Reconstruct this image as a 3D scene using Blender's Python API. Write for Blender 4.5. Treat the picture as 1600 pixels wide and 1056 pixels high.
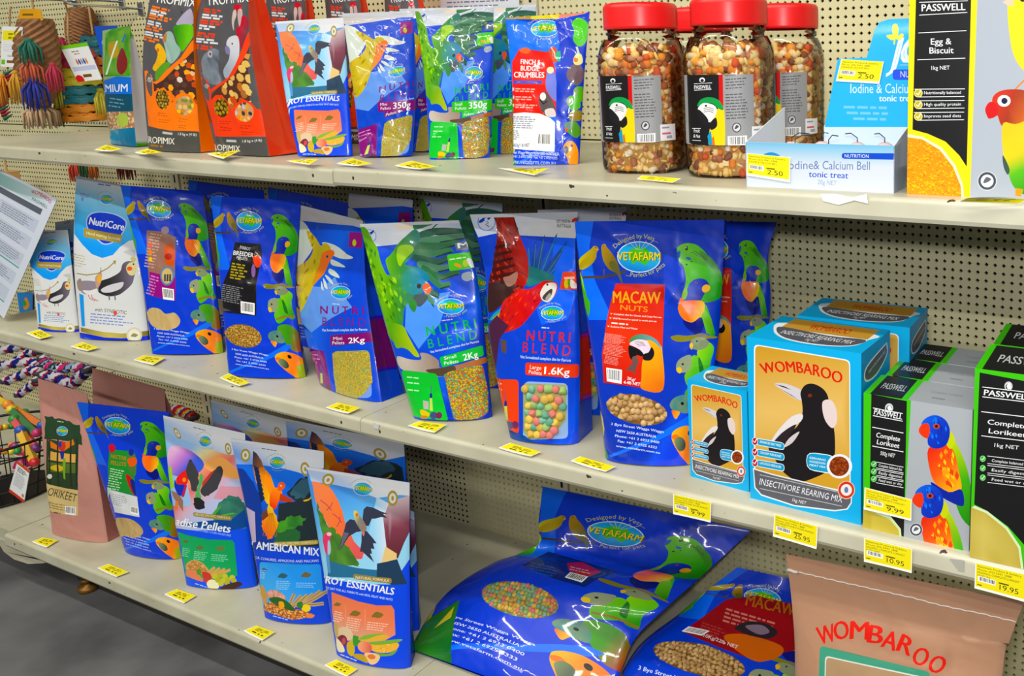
import bpy, math, random
import numpy as np
from mathutils import Vector, Matrix
from mathutils.geometry import delaunay_2d_cdt

# ---------------------------------------------------------------- scene, camera, light
for o in list(bpy.data.objects):
    bpy.data.objects.remove(o)
SC = bpy.context.scene
COL = SC.collection
S = 0.0127                       # one unit = one pegboard pitch (12.7 mm)
FLOOR = -66.0                    # floor height in units
F_PX, PPX, PPY = 1345.18, 1198.859, 349.991      # focal length and principal point (the photograph is a crop)
CAM = np.array([46.798, -100.395, 22.730])
YAW, PITCH, ROLL = -0.449627, 0.183626, -0.0173201

def M(p):                        # units -> metres, floor at zero
    p = np.asarray(p, float)
    return p * S - np.array([0, 0, FLOOR * S])

_cy, _sy, _cp, _sp = math.cos(YAW), math.sin(YAW), math.cos(PITCH), math.sin(PITCH)
C_F = np.array([_sy * _cp, _cy * _cp, -_sp])
_r0 = np.array([_cy, -_sy, 0.0]); _u0 = np.cross(_r0, C_F)
C_R = math.cos(ROLL) * _r0 + math.sin(ROLL) * _u0
C_U = -math.sin(ROLL) * _r0 + math.cos(ROLL) * _u0

cam = bpy.data.cameras.new('camera')
cam.sensor_width = 36.0; cam.sensor_fit = 'HORIZONTAL'
cam.lens = F_PX / 1600 * 36
cam.shift_x = (800 - PPX) / 1600; cam.shift_y = (PPY - 528) / 1600
cam.clip_start = 0.02; cam.clip_end = 60
camo = bpy.data.objects.new('camera', cam); COL.objects.link(camo)
mw = Matrix(((C_R[0], C_U[0], -C_F[0], 0), (C_R[1], C_U[1], -C_F[1], 0), (C_R[2], C_U[2], -C_F[2], 0), (0, 0, 0, 1)))
mw.translation = Vector(M(CAM)); camo.matrix_world = mw
SC.camera = camo

SC.view_settings.view_transform = 'Standard'; SC.view_settings.look = 'None'
SC.view_settings.gamma = 1.0; SC.view_settings.use_curve_mapping = False
SC.view_settings.exposure = 0.0

world = bpy.data.worlds.new('shop_interior'); SC.world = world; world.use_nodes = True
world.node_tree.nodes['Background'].inputs[0].default_value = (0.86, 0.93, 1.0, 1)
world.node_tree.nodes['Background'].inputs[1].default_value = 0.07

def area(name, loc, target, sx, sy, power, color=(1, 1, 1)):
    l = bpy.data.lights.new(name, 'AREA'); l.shape = 'RECTANGLE'; l.size = sx; l.size_y = sy
    l.energy = power; l.color = color
    o = bpy.data.objects.new(name, l); COL.objects.link(o); o.location = loc
    d = Vector(target) - Vector(loc)
    o.rotation_euler = d.to_track_quat('-Z', 'Y').to_euler()
    return o
# the camera's own flash, just above the lens
area('camera_flash', M([46.0, -100.6, 28.3]), M([-10, 0, -15]), 0.06, 0.035, 5.4, (0.94, 0.96, 1.0))
# fluorescent ceiling tubes running along the aisle
for ty, tp in ((-110, 13.5), (-185, 16.0), (-300, 21.0)):
    for j in range(4):
        cx = -190 + j * 105
        area('ceiling_tube', M([cx, ty, 142]), M([cx, ty, 0]), 1.2, 0.06, tp, (1.0, 0.975, 0.86))

# ---------------------------------------------------------------- geometry helpers (units)
def ray(px):
    px = np.atleast_2d(np.asarray(px, float))
    return C_F + ((px[:, 0:1] - PPX) / F_PX) * C_R - ((px[:, 1:2] - PPY) / F_PX) * C_U
def on_plane(px, P, n):
    d = ray(px); n = np.asarray(n, float)
    t = ((np.asarray(P) - CAM) @ n) / (d @ n)
    r = CAM + d * t[:, None]
    return r if np.ndim(px) > 1 else r[0]
def on_z(px, z): return on_plane(px, (0, 0, z), (0, 0, 1))
def on_y(px, y): return on_plane(px, (0, y, 0), (0, 1, 0))
def on_x(px, x): return on_plane(px, (x, 0, 0), (1, 0, 0))
def proj(P):
    d = np.asarray(P, float) - CAM; z = d @ C_F
    return np.stack([PPX + F_PX * (d @ C_R) / z, PPY - F_PX * (d @ C_U) / z], -1)
D = 35.09; XJ = -38.6; XL = -129.4
def shelf_z(k, X):
    if k == 0: return 12.15 + max(0.0, -39 - X) * 0.0115
    if k == 1: return -17.64 + max(0.0, -39 - X) * 0.0105
    return -54.6
def on_shelf(px, k):
    P = on_z(px, shelf_z(k, -39))
    for _ in range(4): P = on_z(px, shelf_z(k, P[0]))
    return P

def lin(c):
    c = np.asarray(c, float) / 255.0
    return np.where(c <= 0.04045, c / 12.92, ((c + 0.055) / 1.055) ** 2.4)

_rng = np.random.RandomState(7)
_LAT = _rng.rand(64, 64, 8)
def vnoise(x, y, seed=0):
    x = np.asarray(x, float) + 17.3 * seed; y = np.asarray(y, float) + 9.1 * seed
    xi = np.floor(x).astype(int); yi = np.floor(y).astype(int)
    fx = x - xi; fy = y - yi; fx = fx * fx * (3 - 2 * fx); fy = fy * fy * (3 - 2 * fy)
    L = _LAT[:, :, seed % 8]
    a = L[xi % 64, yi % 64]; b = L[(xi + 1) % 64, yi % 64]; c = L[xi % 64, (yi + 1) % 64]; d = L[(xi + 1) % 64, (yi + 1) % 64]
    return (a + (b - a) * fx) * (1 - fy) + (c + (d - c) * fx) * fy - 0.5

# ---------------------------------------------------------------- objects
def setp(o, label=None, cat=None, group=None, kind=None):
    if label: o['label'] = label
    if cat: o['category'] = cat
    if group: o['group'] = group
    if kind: o['kind'] = kind
    return o
def thing(name, base, label, cat, group=None, kind=None):
    o = bpy.data.objects.new(name, None); COL.objects.link(o)
    o.location = M(base); o.empty_display_size = 0.02
    return setp(o, label, cat, group, kind)
def root_of(o):
    v = Vector((0, 0, 0))
    while o is not None: v = v + o.location; o = o.parent
    return np.array(v)
def mk(name, V, F, mat, parent=None, cols=None, normals=None, smooth=True, label=None, kind=None, at=None):
    """mesh object from unit-space vertices; sits at its parent's origin (or at its own base)"""
    Vm = M(V)
    if parent is not None: org = root_of(parent)
    elif at is not None: org = M(at)
    else: org = np.array([(Vm[:, 0].min() + Vm[:, 0].max()) / 2, (Vm[:, 1].min() + Vm[:, 1].max()) / 2, Vm[:, 2].min()])
    me = bpy.data.meshes.new(name)
    me.from_pydata((Vm - org).tolist(), [], F if isinstance(F, list) else F.tolist())
    mats = mat if isinstance(mat, (list, tuple)) else [mat]
    for m in mats: me.materials.append(m)
    if smooth:
        me.polygons.foreach_set('use_smooth', np.ones(len(me.polygons), bool))
    if cols is not None:
        a = me.color_attributes.new('Col', 'FLOAT_COLOR', 'CORNER')
        cc = np.ones((len(cols), 4)); cc[:, :3] = cols
        a.data.foreach_set('color', cc.ravel())
    me.update()
    if normals is not None:
        me.normals_split_custom_set_from_vertices(np.asarray(normals).tolist())
    o = bpy.data.objects.new(name, me); COL.objects.link(o)
    if parent is not None: o.parent = parent
    else: o.location = org
    if label: o['label'] = label
    if kind: o['kind'] = kind
    return o
class MB:
    """collects simple shapes (units) into one mesh"""
    def __init__(s): s.v = []; s.f = []; s.n = 0
    def add(s, V, F):
        s.v.append(np.asarray(V, float)); s.f += [[i + s.n for i in q] for q in F]; s.n += len(V); return s
    def box(s, lo, hi):
        x0, y0, z0 = lo; x1, y1, z1 = hi
        return s.add([(x0, y0, z0), (x1, y0, z0), (x1, y1, z0), (x0, y1, z0), (x0, y0, z1), (x1, y0, z1), (x1, y1, z1), (x0, y1, z1)],
                     [(0, 3, 2, 1), (4, 5, 6, 7), (0, 1, 5, 4), (1, 2, 6, 5), (2, 3, 7, 6), (3, 0, 4, 7)])
    def hexa(s, P8):
        return s.add(P8, [(0, 3, 2, 1), (4, 5, 6, 7), (0, 1, 5, 4), (1, 2, 6, 5), (2, 3, 7, 6), (3, 0, 4, 7)])
    def tube(s, pts, r, n=8, closed=False, cap=True):
        pts = np.asarray(pts, float); m = len(pts)
        r = np.broadcast_to(np.asarray(r, float), (m,))
        rings = []; prev = None
        for i in range(m):
            a = pts[(i - 1) % m] if (closed or i > 0) else pts[i]
            b = pts[(i + 1) % m] if (closed or i < m - 1) else pts[i]
            t = b - a; t = t / (np.linalg.norm(t) + 1e-9)
            if prev is None:
                h = np.array([0, 0, 1.0]) if abs(t[2]) < 0.9 else np.array([1.0, 0, 0])
            else: h = prev
            x = h - t * (h @ t); x /= np.linalg.norm(x) + 1e-9; prev = x
            y = np.cross(t, x)
            an = np.arange(n) * 2 * math.pi / n
            rings.append(pts[i] + r[i] * (np.cos(an)[:, None] * x + np.sin(an)[:, None] * y))
        V = np.concatenate(rings); F = []
        for i in range(m if closed else m - 1):
            j = (i + 1) % m
            for k in range(n):
                F.append((i * n + k, i * n + (k + 1) % n, j * n + (k + 1) % n, j * n + k))
        if cap and not closed:
            F.append(tuple(range(n - 1, -1, -1))); F.append(tuple((m - 1) * n + k for k in range(n)))
        return s.add(V, F)
    def lathe(s, prof, c, n=32, sq=None, ax=None):
        """prof: list of (radius, z); sq: superellipse exponent for a squarish section"""
        an = np.arange(n) * 2 * math.pi / n
        cx, sx = np.cos(an), np.sin(an)
        if sq: k = (np.abs(cx) ** sq + np.abs(sx) ** sq) ** (-1 / sq); cx, sx = cx * k, sx * k
        V = np.concatenate([np.stack([c[0] + r * cx, c[1] + r * sx, np.full(n, c[2] + z)], 1) for r, z in prof])
        F = [(i * n + k, i * n + (k + 1) % n, (i + 1) * n + (k + 1) % n, (i + 1) * n + k) for i in range(len(prof) - 1) for k in range(n)]
        return s.add(V, F)
    def prism(s, poly, h0, h1, axis=2):
        """extrude a polygon (2-D in the other two axes) between h0 and h1"""
        p = np.asarray(poly, float); n = len(p)
        def lift(h):
            o = np.zeros((n, 3)); ax = [a for a in (0, 1, 2) if a != axis]
            o[:, ax[0]] = p[:, 0]; o[:, ax[1]] = p[:, 1]; o[:, axis] = h; return o
        return s.add(np.concatenate([lift(h0), lift(h1)]), [tuple(range(n - 1, -1, -1)), tuple(range(n, 2 * n))] + [(i, (i + 1) % n, n + (i + 1) % n, n + i) for i in range(n)])
    def build(s, name, mat, parent=None, smooth=False, cols=None, **kw):
        return mk(name, np.concatenate(s.v), s.f, mat, parent, smooth=smooth, cols=cols, **kw)

def copy_tree(o, parent=None, delta=None, label=None, group=None):
    c = o.copy(); COL.objects.link(c); c.parent = parent
    if delta is not None: c.location = Vector(c.location) + Vector(np.asarray(delta, float) * S)
    if label: c['label'] = label
    if group: c['group'] = group
    for ch in o.children: copy_tree(ch, c)
    return c

# ---------------------------------------------------------------- materials
def nodes(name):
    m = bpy.data.materials.new(name); m.use_nodes = True
    nt = m.node_tree; b = nt.nodes['Principled BSDF']
    return m, nt, b
def add_bump(nt, b, scale, strength, dist=0.002, detail=3, stretch=None, kind='noise'):
    tc = nt.nodes.new('ShaderNodeTexCoord'); src = tc.outputs['Object']
    if stretch:
        mp = nt.nodes.new('ShaderNodeMapping'); mp.inputs['Scale'].default_value = stretch
        nt.links.new(src, mp.inputs[0]); src = mp.outputs[0]
    if kind == 'noise':
        t = nt.nodes.new('ShaderNodeTexNoise'); t.inputs['Scale'].default_value = scale; t.inputs['Detail'].default_value = detail; out = t.outputs[0]
    else:
        t = nt.nodes.new('ShaderNodeTexVoronoi'); t.inputs['Scale'].default_value = scale; out = t.outputs[0]
    nt.links.new(src, t.inputs['Vector'])
    bp = nt.nodes.new('ShaderNodeBump'); bp.inputs['Strength'].default_value = strength; bp.inputs['Distance'].default_value = dist
    nt.links.new(out, bp.inputs['Height']); nt.links.new(bp.outputs[0], b.inputs['Normal'])
    return t
def plain(name, rgb, rough=0.5, metal=0.0, bump=None, coat=0.0, spec=0.5, vary=0.0, vscale=40):
    m, nt, b = nodes(name)
    c = (*lin(rgb), 1)
    b.inputs['Base Color'].default_value = c
    b.inputs['Roughness'].default_value = rough; b.inputs['Metallic'].default_value = metal
    b.inputs['Coat Weight'].default_value = coat; b.inputs['Specular IOR Level'].default_value = spec
    if vary:
        n = nt.nodes.new('ShaderNodeTexNoise'); n.inputs['Scale'].default_value = vscale; n.inputs['Detail'].default_value = 4
        tc = nt.nodes.new('ShaderNodeTexCoord'); nt.links.new(tc.outputs['Object'], n.inputs['Vector'])
        r = nt.nodes.new('ShaderNodeMix'); r.data_type = 'RGBA'
        r.inputs[6].default_value = (*[x * (1 - vary) for x in c[:3]], 1); r.inputs[7].default_value = (*[min(1, x * (1 + vary)) for x in c[:3]], 1)
        nt.links.new(n.outputs[0], r.inputs[0]); nt.links.new(r.outputs[2], b.inputs['Base Color'])
    if bump: add_bump(nt, b, *bump)
    return m
def printed(name, rough, coat=0.0, bump=None, spec=0.3, stretch=None, sat=1.12, val=1.06):
    """print colours come from the mesh's colour attribute"""
    m, nt, b = nodes(name)
    a = nt.nodes.new('ShaderNodeVertexColor'); a.layer_name = 'Col'
    hs = nt.nodes.new('ShaderNodeHueSaturation'); hs.inputs['Saturation'].default_value = sat; hs.inputs['Value'].default_value = val
    nt.links.new(a.outputs[0], hs.inputs['Color']); nt.links.new(hs.outputs[0], b.inputs['Base Color'])
    b.inputs['Roughness'].default_value = rough; b.inputs['Coat Weight'].default_value = coat
    b.inputs['Coat Roughness'].default_value = 0.05; b.inputs['Specular IOR Level'].default_value = spec
    if bump: add_bump(nt, b, *bump, stretch=stretch)
    return m
FILM = printed('glossy_film', 0.3, 0.6, (22, 0.4, 0.006, 2))
SATIN = printed('satin_film', 0.36, 0.2, (30, 0.2, 0.004, 2), sat=1.02, val=1.04)
PAPER = printed('woven_paper', 0.75, 0.0, (420, 0.45, 0.001, 2), sat=1.05, val=1.0)
CARD = printed('printed_card', 0.42, 0.12, (300, 0.03, 0.0006, 2), sat=1.2, val=1.0)
MATTE = printed('printed_paper', 0.7, 0.0, sat=1.1, val=1.0)
CLEAR = None
def clear_mat(name, tint=(1, 1, 1), ior=1.45, rough=0.05, haze=0.0):
    m = bpy.data.materials.new(name); m.use_nodes = True; nt = m.node_tree
    for n in list(nt.nodes): nt.nodes.remove(n)
    o = nt.nodes.new('ShaderNodeOutputMaterial'); t = nt.nodes.new('ShaderNodeBsdfTransparent'); t.inputs[0].default_value = (*tint, 1)
    g = nt.nodes.new('ShaderNodeBsdfGlossy'); g.inputs['Roughness'].default_value = rough
    fr = nt.nodes.new('ShaderNodeFresnel'); fr.inputs[0].default_value = ior
    mx = nt.nodes.new('ShaderNodeMixShader'); nt.links.new(fr.outputs[0], mx.inputs[0]); nt.links.new(t.outputs[0], mx.inputs[1]); nt.links.new(g.outputs[0], mx.inputs[2])
    out = mx.outputs[0]
    if haze:
        d = nt.nodes.new('ShaderNodeBsdfDiffuse'); d.inputs[0].default_value = (0.9, 0.9, 0.92, 1)
        m2 = nt.nodes.new('ShaderNodeMixShader'); m2.inputs[0].default_value = haze
        nt.links.new(out, m2.inputs[1]); nt.links.new(d.outputs[0], m2.inputs[2]); out = m2.outputs[0]
    nt.links.new(out, o.inputs[0])
    return m
CLEAR = clear_mat('clear_plastic', (0.985, 0.985, 0.985), 1.32, .03)
FILMCLEAR = clear_mat('clear_film', (0.98, 0.98, 0.98), 1.5, 0.08)
def colmat(name, rgb, **k): return plain(name, rgb, **k)

# ================================================================ the fixture
def shelf_paint():
    m, nt, b = nodes('cream_shelf_paint')
    tc = nt.nodes.new('ShaderNodeTexCoord')
    n1 = nt.nodes.new('ShaderNodeTexNoise'); n1.inputs['Scale'].default_value = 9; n1.inputs['Detail'].default_value = 6
    n2 = nt.nodes.new('ShaderNodeTexNoise'); n2.inputs['Scale'].default_value = 70; n2.inputs['Detail'].default_value = 2
    nt.links.new(tc.outputs['Object'], n1.inputs['Vector']); nt.links.new(tc.outputs['Object'], n2.inputs['Vector'])
    r1 = nt.nodes.new('ShaderNodeValToRGB'); r1.color_ramp.elements[0].color = (*lin((180, 176, 152)), 1); r1.color_ramp.elements[1].color = (*lin((198, 194, 172)), 1)
    r1.color_ramp.elements[0].position = 0.3; r1.color_ramp.elements[1].position = 0.62
    nt.links.new(n1.outputs[0], r1.inputs[0])
    r2 = nt.nodes.new('ShaderNodeValToRGB'); r2.color_ramp.elements[0].position = 0.735; r2.color_ramp.elements[1].position = 0.75
    nt.links.new(n2.outputs[0], r2.inputs[0])
    mx = nt.nodes.new('ShaderNodeMix'); mx.data_type = 'RGBA'; nt.links.new(r2.outputs[0], mx.inputs[0])
    nt.links.new(r1.outputs[0], mx.inputs[6]); mx.inputs[7].default_value = (*lin((66, 54, 42)), 1)
    nt.links.new(mx.outputs[2], b.inputs['Base Color']); b.inputs['Roughness'].default_value = 0.36
    return m
SHELF = shelf_paint()
PEG = plain('pegboard_paint', (219, 211, 166), 0.55, vary=0.08, vscale=6)
POST = plain('upright_paint', (214, 206, 176), 0.45, vary=0.06, vscale=12)
DARK = plain('painted_cavity_shade', (16, 14, 10), 0.9)  # near-black colour standing in for the shade inside holes and slots
CHIP = plain('bare_metal_chip', (44, 36, 30), 0.6)

# floor
def floor_mat():
    m, nt, b = nodes('grey_vinyl_floor')
    tc = nt.nodes.new('ShaderNodeTexCoord')
    n = nt.nodes.new('ShaderNodeTexNoise'); n.inputs['Scale'].default_value = 5; n.inputs['Detail'].default_value = 8
    nt.links.new(tc.outputs['Object'], n.inputs['Vector'])
    r = nt.nodes.new('ShaderNodeValToRGB'); r.color_ramp.elements[0].color = (*lin((76, 76, 79)), 1); r.color_ramp.elements[1].color = (*lin((116, 116, 119)), 1)
    r.color_ramp.elements[0].position = 0.35; r.color_ramp.elements[1].position = 0.7
    nt.links.new(n.outputs[0], r.inputs[0]); nt.links.new(r.outputs[0], b.inputs['Base Color']); b.inputs['Roughness'].default_value = 0.55
    return m
b = MB().box((-330, -330, FLOOR - 3), (170, 30, FLOOR))
setp(b.build('floor', floor_mat()), kind='structure', label='grey smooth shop floor below the shelving')

# pegboard panels with diamond holes
def pegboard(name, x0, x1, z0, z1, ox, oz, label, deep=-60, y=0.0, t=0.35):
    """pegboard between x0..x1, z0..z1 with holes on the lattice ox+i, oz+j"""
    i0, i1 = math.ceil(x0 + 0.5 - ox), math.floor(x1 - 0.5 - ox); j0, j1 = math.ceil(z0 + 0.5 - oz), math.floor(z1 - 0.5 - oz)
    nx, nz = i1 - i0 + 1, j1 - j0 + 1
    ii, jj = np.meshgrid(np.arange(nx), np.arange(nz), indexing='ij')
    X = (ox + i0 + ii).ravel(); Z = (oz + j0 + jj).ravel(); n = len(X); h = 0.255
    offs = np.array([(-.5, -.5), (.5, -.5), (.5, .5), (-.5, .5), (0, -h), (h, 0), (0, h), (-h, 0)])
    V = np.zeros((n, 12, 3)); V[:, :8, 0] = X[:, None] + offs[:, 0]; V[:, :8, 2] = Z[:, None] + offs[:, 1]; V[:, :8, 1] = y
    V[:, 8:, 0] = V[:, 4:8, 0]; V[:, 8:, 2] = V[:, 4:8, 2]; V[:, 8:, 1] = y + t
    base = np.arange(n)[:, None, None] * 12
    T = np.array([(0, 1, 4), (1, 2, 5), (2, 3, 6), (3, 0, 7), (1, 5, 4), (2, 6, 5), (3, 7, 6), (0, 4, 7)])
    Fs = (T[None] + base).reshape(-1, 3).tolist()
    near = np.where(X > deep)[0]
    Q = np.array([(4, 5, 9, 8), (5, 6, 10, 9), (6, 7, 11, 10), (7, 4, 8, 11)])
    Fs += (Q[None] + near[:, None, None] * 12).reshape(-1, 4).tolist()
    V = V.reshape(-1, 3)
    # plain border
    m = MB(); m.add(V, Fs)
    xa, xb, za, zb = ox + i0 - .5, ox + i1 + .5, oz + j0 - .5, oz + j1 + .5
    for (a, b_, c, d) in ((x0, xa, z0, z1), (xb, x1, z0, z1), (xa, xb, z0, za), (xa, xb, zb, z1)):
        m.add([(a, y, c), (b_, y, c), (b_, y, d), (a, y, d)], [(0, 1, 2, 3)])
    o = m.build(name, PEG)
    return setp(o, label=label, kind='structure')
PB = [(-215, XL - 1.2), (XL + 1.2, XJ - 1.2), (XJ + 1.2, 64)]
for k, (a, b_) in enumerate(PB):
    side = ('beyond the shelf end', 'behind the left bay', 'behind the right bay')[k]
    pegboard('wall_pegboard', a, b_, 12.6, 52, .32, .18, 'cream perforated pegboard above the top shelf ' + side)
    pegboard('wall_pegboard', a, b_, -17.4, 12.4, 0, 0, 'cream perforated pegboard between top and middle shelf ' + side)
    pegboard('wall_pegboard', a, b_, -58, -17.6, 0, 0, 'cream perforated pegboard between middle and bottom shelf ' + side)
b = MB().box((-215, 3.0, FLOOR), (64, 4.0, 52)); setp(b.build('hole_shade_sheet', DARK), kind='structure')  # near-black sheet added behind the pegboard so its holes look dark
def post(X, label):
    t = thing('upright_post', (X, 0.5, FLOOR), label, 'post')
    b = MB(); b.box((X - 1.15, -0.35, FLOOR), (X + 1.15, 1.6, 52)); b.build('channel', POST, t)
    s = MB()
    z = FLOOR + 3
    while z < 50:
        s.box((X - .22, -0.37, z), (X + .22, -0.34, z + 1.5)); z += 2.5
    s.build('slot_row', DARK, t)
post(XJ, 'cream slotted upright post at the joint between the two bays')
post(XL, 'cream slotted upright post at the left end of the shelves')

def lip_profile(z, h=1.95, depth=D):
    # y,z profile: top plate with rolled front lip
    p = [(-0.3, z), (-depth + .55, z)]
    for a in range(0, 7):
        an = math.radians(90 + 15 * a); p.append((-depth + .5 + .5 * math.cos(an), z - .5 + .5 * math.sin(an)))
    p += [(-depth - .06, z - h + .35), (-depth + .1, z - h), (-depth + 1.5, z - h), (-depth + 1.5, z - h + .25), (-depth + .6, z - h + .3), (-depth + .5, z - .55), (-0.3, z - .55)]
    return p
def shelf(k, xa, xb, label, h=1.95, drop=0.0):
    t = thing('shelf', ((xa + xb) / 2, -D / 2, shelf_z(k, (xa + xb) / 2) - h), label, 'shelf')
    m = MB(); pa = lip_profile(shelf_z(k, xa) - drop, h); pb = lip_profile(shelf_z(k, xb) - drop, h); n = len(pa)
    V = [(xa, *q) for q in pa] + [(xb, *q) for q in pb]
    m.add(V, [tuple(range(n)), tuple(range(2 * n - 1, n - 1, -1))] + [(i, n + i, n + (i + 1) % n, (i + 1) % n) for i in range(n)])
    m.build('shelf_plate', SHELF, t)
    # bracket arms under both ends
    for X in (xa + .25, xb - .75) if k < 2 else ():
        z = shelf_z(k, X)
        MB().hexa([(X, -D + 4, z - 2.6), (X + .5, -D + 4, z - 2.6), (X + .5, -.4, z - 5.2), (X, -.4, z - 5.2), (X, -D + 4, z - .6), (X + .5, -D + 4, z - .6), (X + .5, -.4, z - .6), (X, -.4, z - .6)]).build('bracket', SHELF, t)
    # small screw holes in the lip
    for X in (xa + 3.2, xb - 3.2):
        z = shelf_z(k, X) - 1.0
        MB().prism([(X + .13 * math.cos(a * math.pi / 4), z + .2 * math.sin(a * math.pi / 4)) for a in range(8)], -D - .08, -D + .1, axis=1).build('screw_hole', CHIP, t)
    return t
shelf(0, XL, XJ - .08, 'cream top shelf of the left bay under the orange and red bags', 2.0, .12)
shelf(0, XJ + .08, 58, 'cream top shelf of the right bay under the nut jars')
shelf(1, XL, XJ - .05, 'cream middle shelf of the left bay under the white cockatiel pouches')
shelf(1, XJ + .05, 58, 'cream middle shelf of the right bay under the magpie boxes')
shelf(2, -131.6, XJ - .05, 'cream bottom shelf of the left bay under the pink paper bag', 2.2)
shelf(2, XJ + .05, 58, 'cream bottom shelf of the right bay under the slumped seed sacks', 2.2)
# base beneath the bottom shelf
setp(MB().box((XL + 3, -D + 7, FLOOR + .02), (58, -2, -57.4)).build('plinth', plain('kick_dark', (60, 58, 54), .7), label='dark recessed plinth under the bottom shelf', at=None), 'dark recessed plinth under the bottom shelf', 'plinth')
P = np.array([on_y(p, -D + .9) for p in ((-4, 846), (6, 862), (22, 874), (44, 881), (66, 880), (84, 874), (96, 864))]); P = np.concatenate([P, [[P[-1][0], P[-1][1], -56.9], [P[0][0], P[0][1], -56.9]]]); P[:, 2] = np.minimum(P[:, 2], -56.85)
m = MB().prism(P[:, [0, 2]], -D + .9, -D + 9, axis=1)
setp(m.build('base_foot', SHELF), 'rounded cream base foot under the left end of the bottom shelf', 'foot')
c = on_z((138, 916), FLOOR + .6)
m = MB().lathe([(0, 1.6), (.9, 1.6), (1.0, 1.2), (.55, .9), (.55, .4), (1.5, .3), (1.6, -.3), (1.5, -.6), (0, -.6)], c, 18)
setp(m.build('levelling_foot', plain('rusty_brass', (140, 98, 40), .45, .6, vary=.3), smooth=True), 'rusty brass levelling foot on the floor under the bottom shelf', 'foot')

# ================================================================ printed pouches
def catmull(P, n=6):
    P = np.asarray(P, float); m = len(P); out = []
    t = np.arange(n) / n
    for i in range(m):
        a, b, c, d = P[i - 1], P[i], P[(i + 1) % m], P[(i + 2) % m]
        T = t[:, None]
        out.append(0.5 * ((2 * b) + (-a + c) * T + (2 * a - 5 * b + 4 * c - d) * T ** 2 + (-a + 3 * b - 3 * c + d) * T ** 3))
    return np.concatenate(out)
_glyph = {}
def glyphs(text, bold=0.0, res=3):
    key = (text, bold, res)
    if key in _glyph: return _glyph[key]
    cu = bpy.data.curves.new('lettering_tmp', 'FONT'); cu.body = text; cu.resolution_u = res
    cu.fill_mode = 'FRONT'
    o = bpy.data.objects.new('lettering_tmp', cu); COL.objects.link(o)
    dg = bpy.context.evaluated_depsgraph_get(); dg.update()
    me = bpy.data.meshes.new_from_object(o.evaluated_get(dg))
    n = len(me.vertices); V = np.zeros(n * 3); me.vertices.foreach_get('co', V); V = V.reshape(-1, 3)[:, :2]
    F = [list(p.vertices) for p in me.polygons]
    bpy.data.objects.remove(o); bpy.data.curves.remove(cu); bpy.data.meshes.remove(me)
    if n:
        V = V.copy(); V[:, 0] -= V[:, 0].min(); V[:, 1] /= 0.70
        w = V[:, 0].max()
    else: w = 1.0
    if n:      # keep the outlines only: directed boundary edges
        cnt = {}
        for f in F:
            for i in range(len(f)): cnt[(f[i], f[(i + 1) % len(f)])] = 1
        F = [e for e in cnt if (e[1], e[0]) not in cnt]
        if bold > .008:      # heavier strokes: overlapping shifted outlines
            k = bold * .9; V = np.concatenate([V + [k, k * .5], V + [-k, -k * .5]]); F = F + [(a + n, b + n) for a, b in F]
    _glyph[key] = (V, F, w)
    return _glyph[key]

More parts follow.
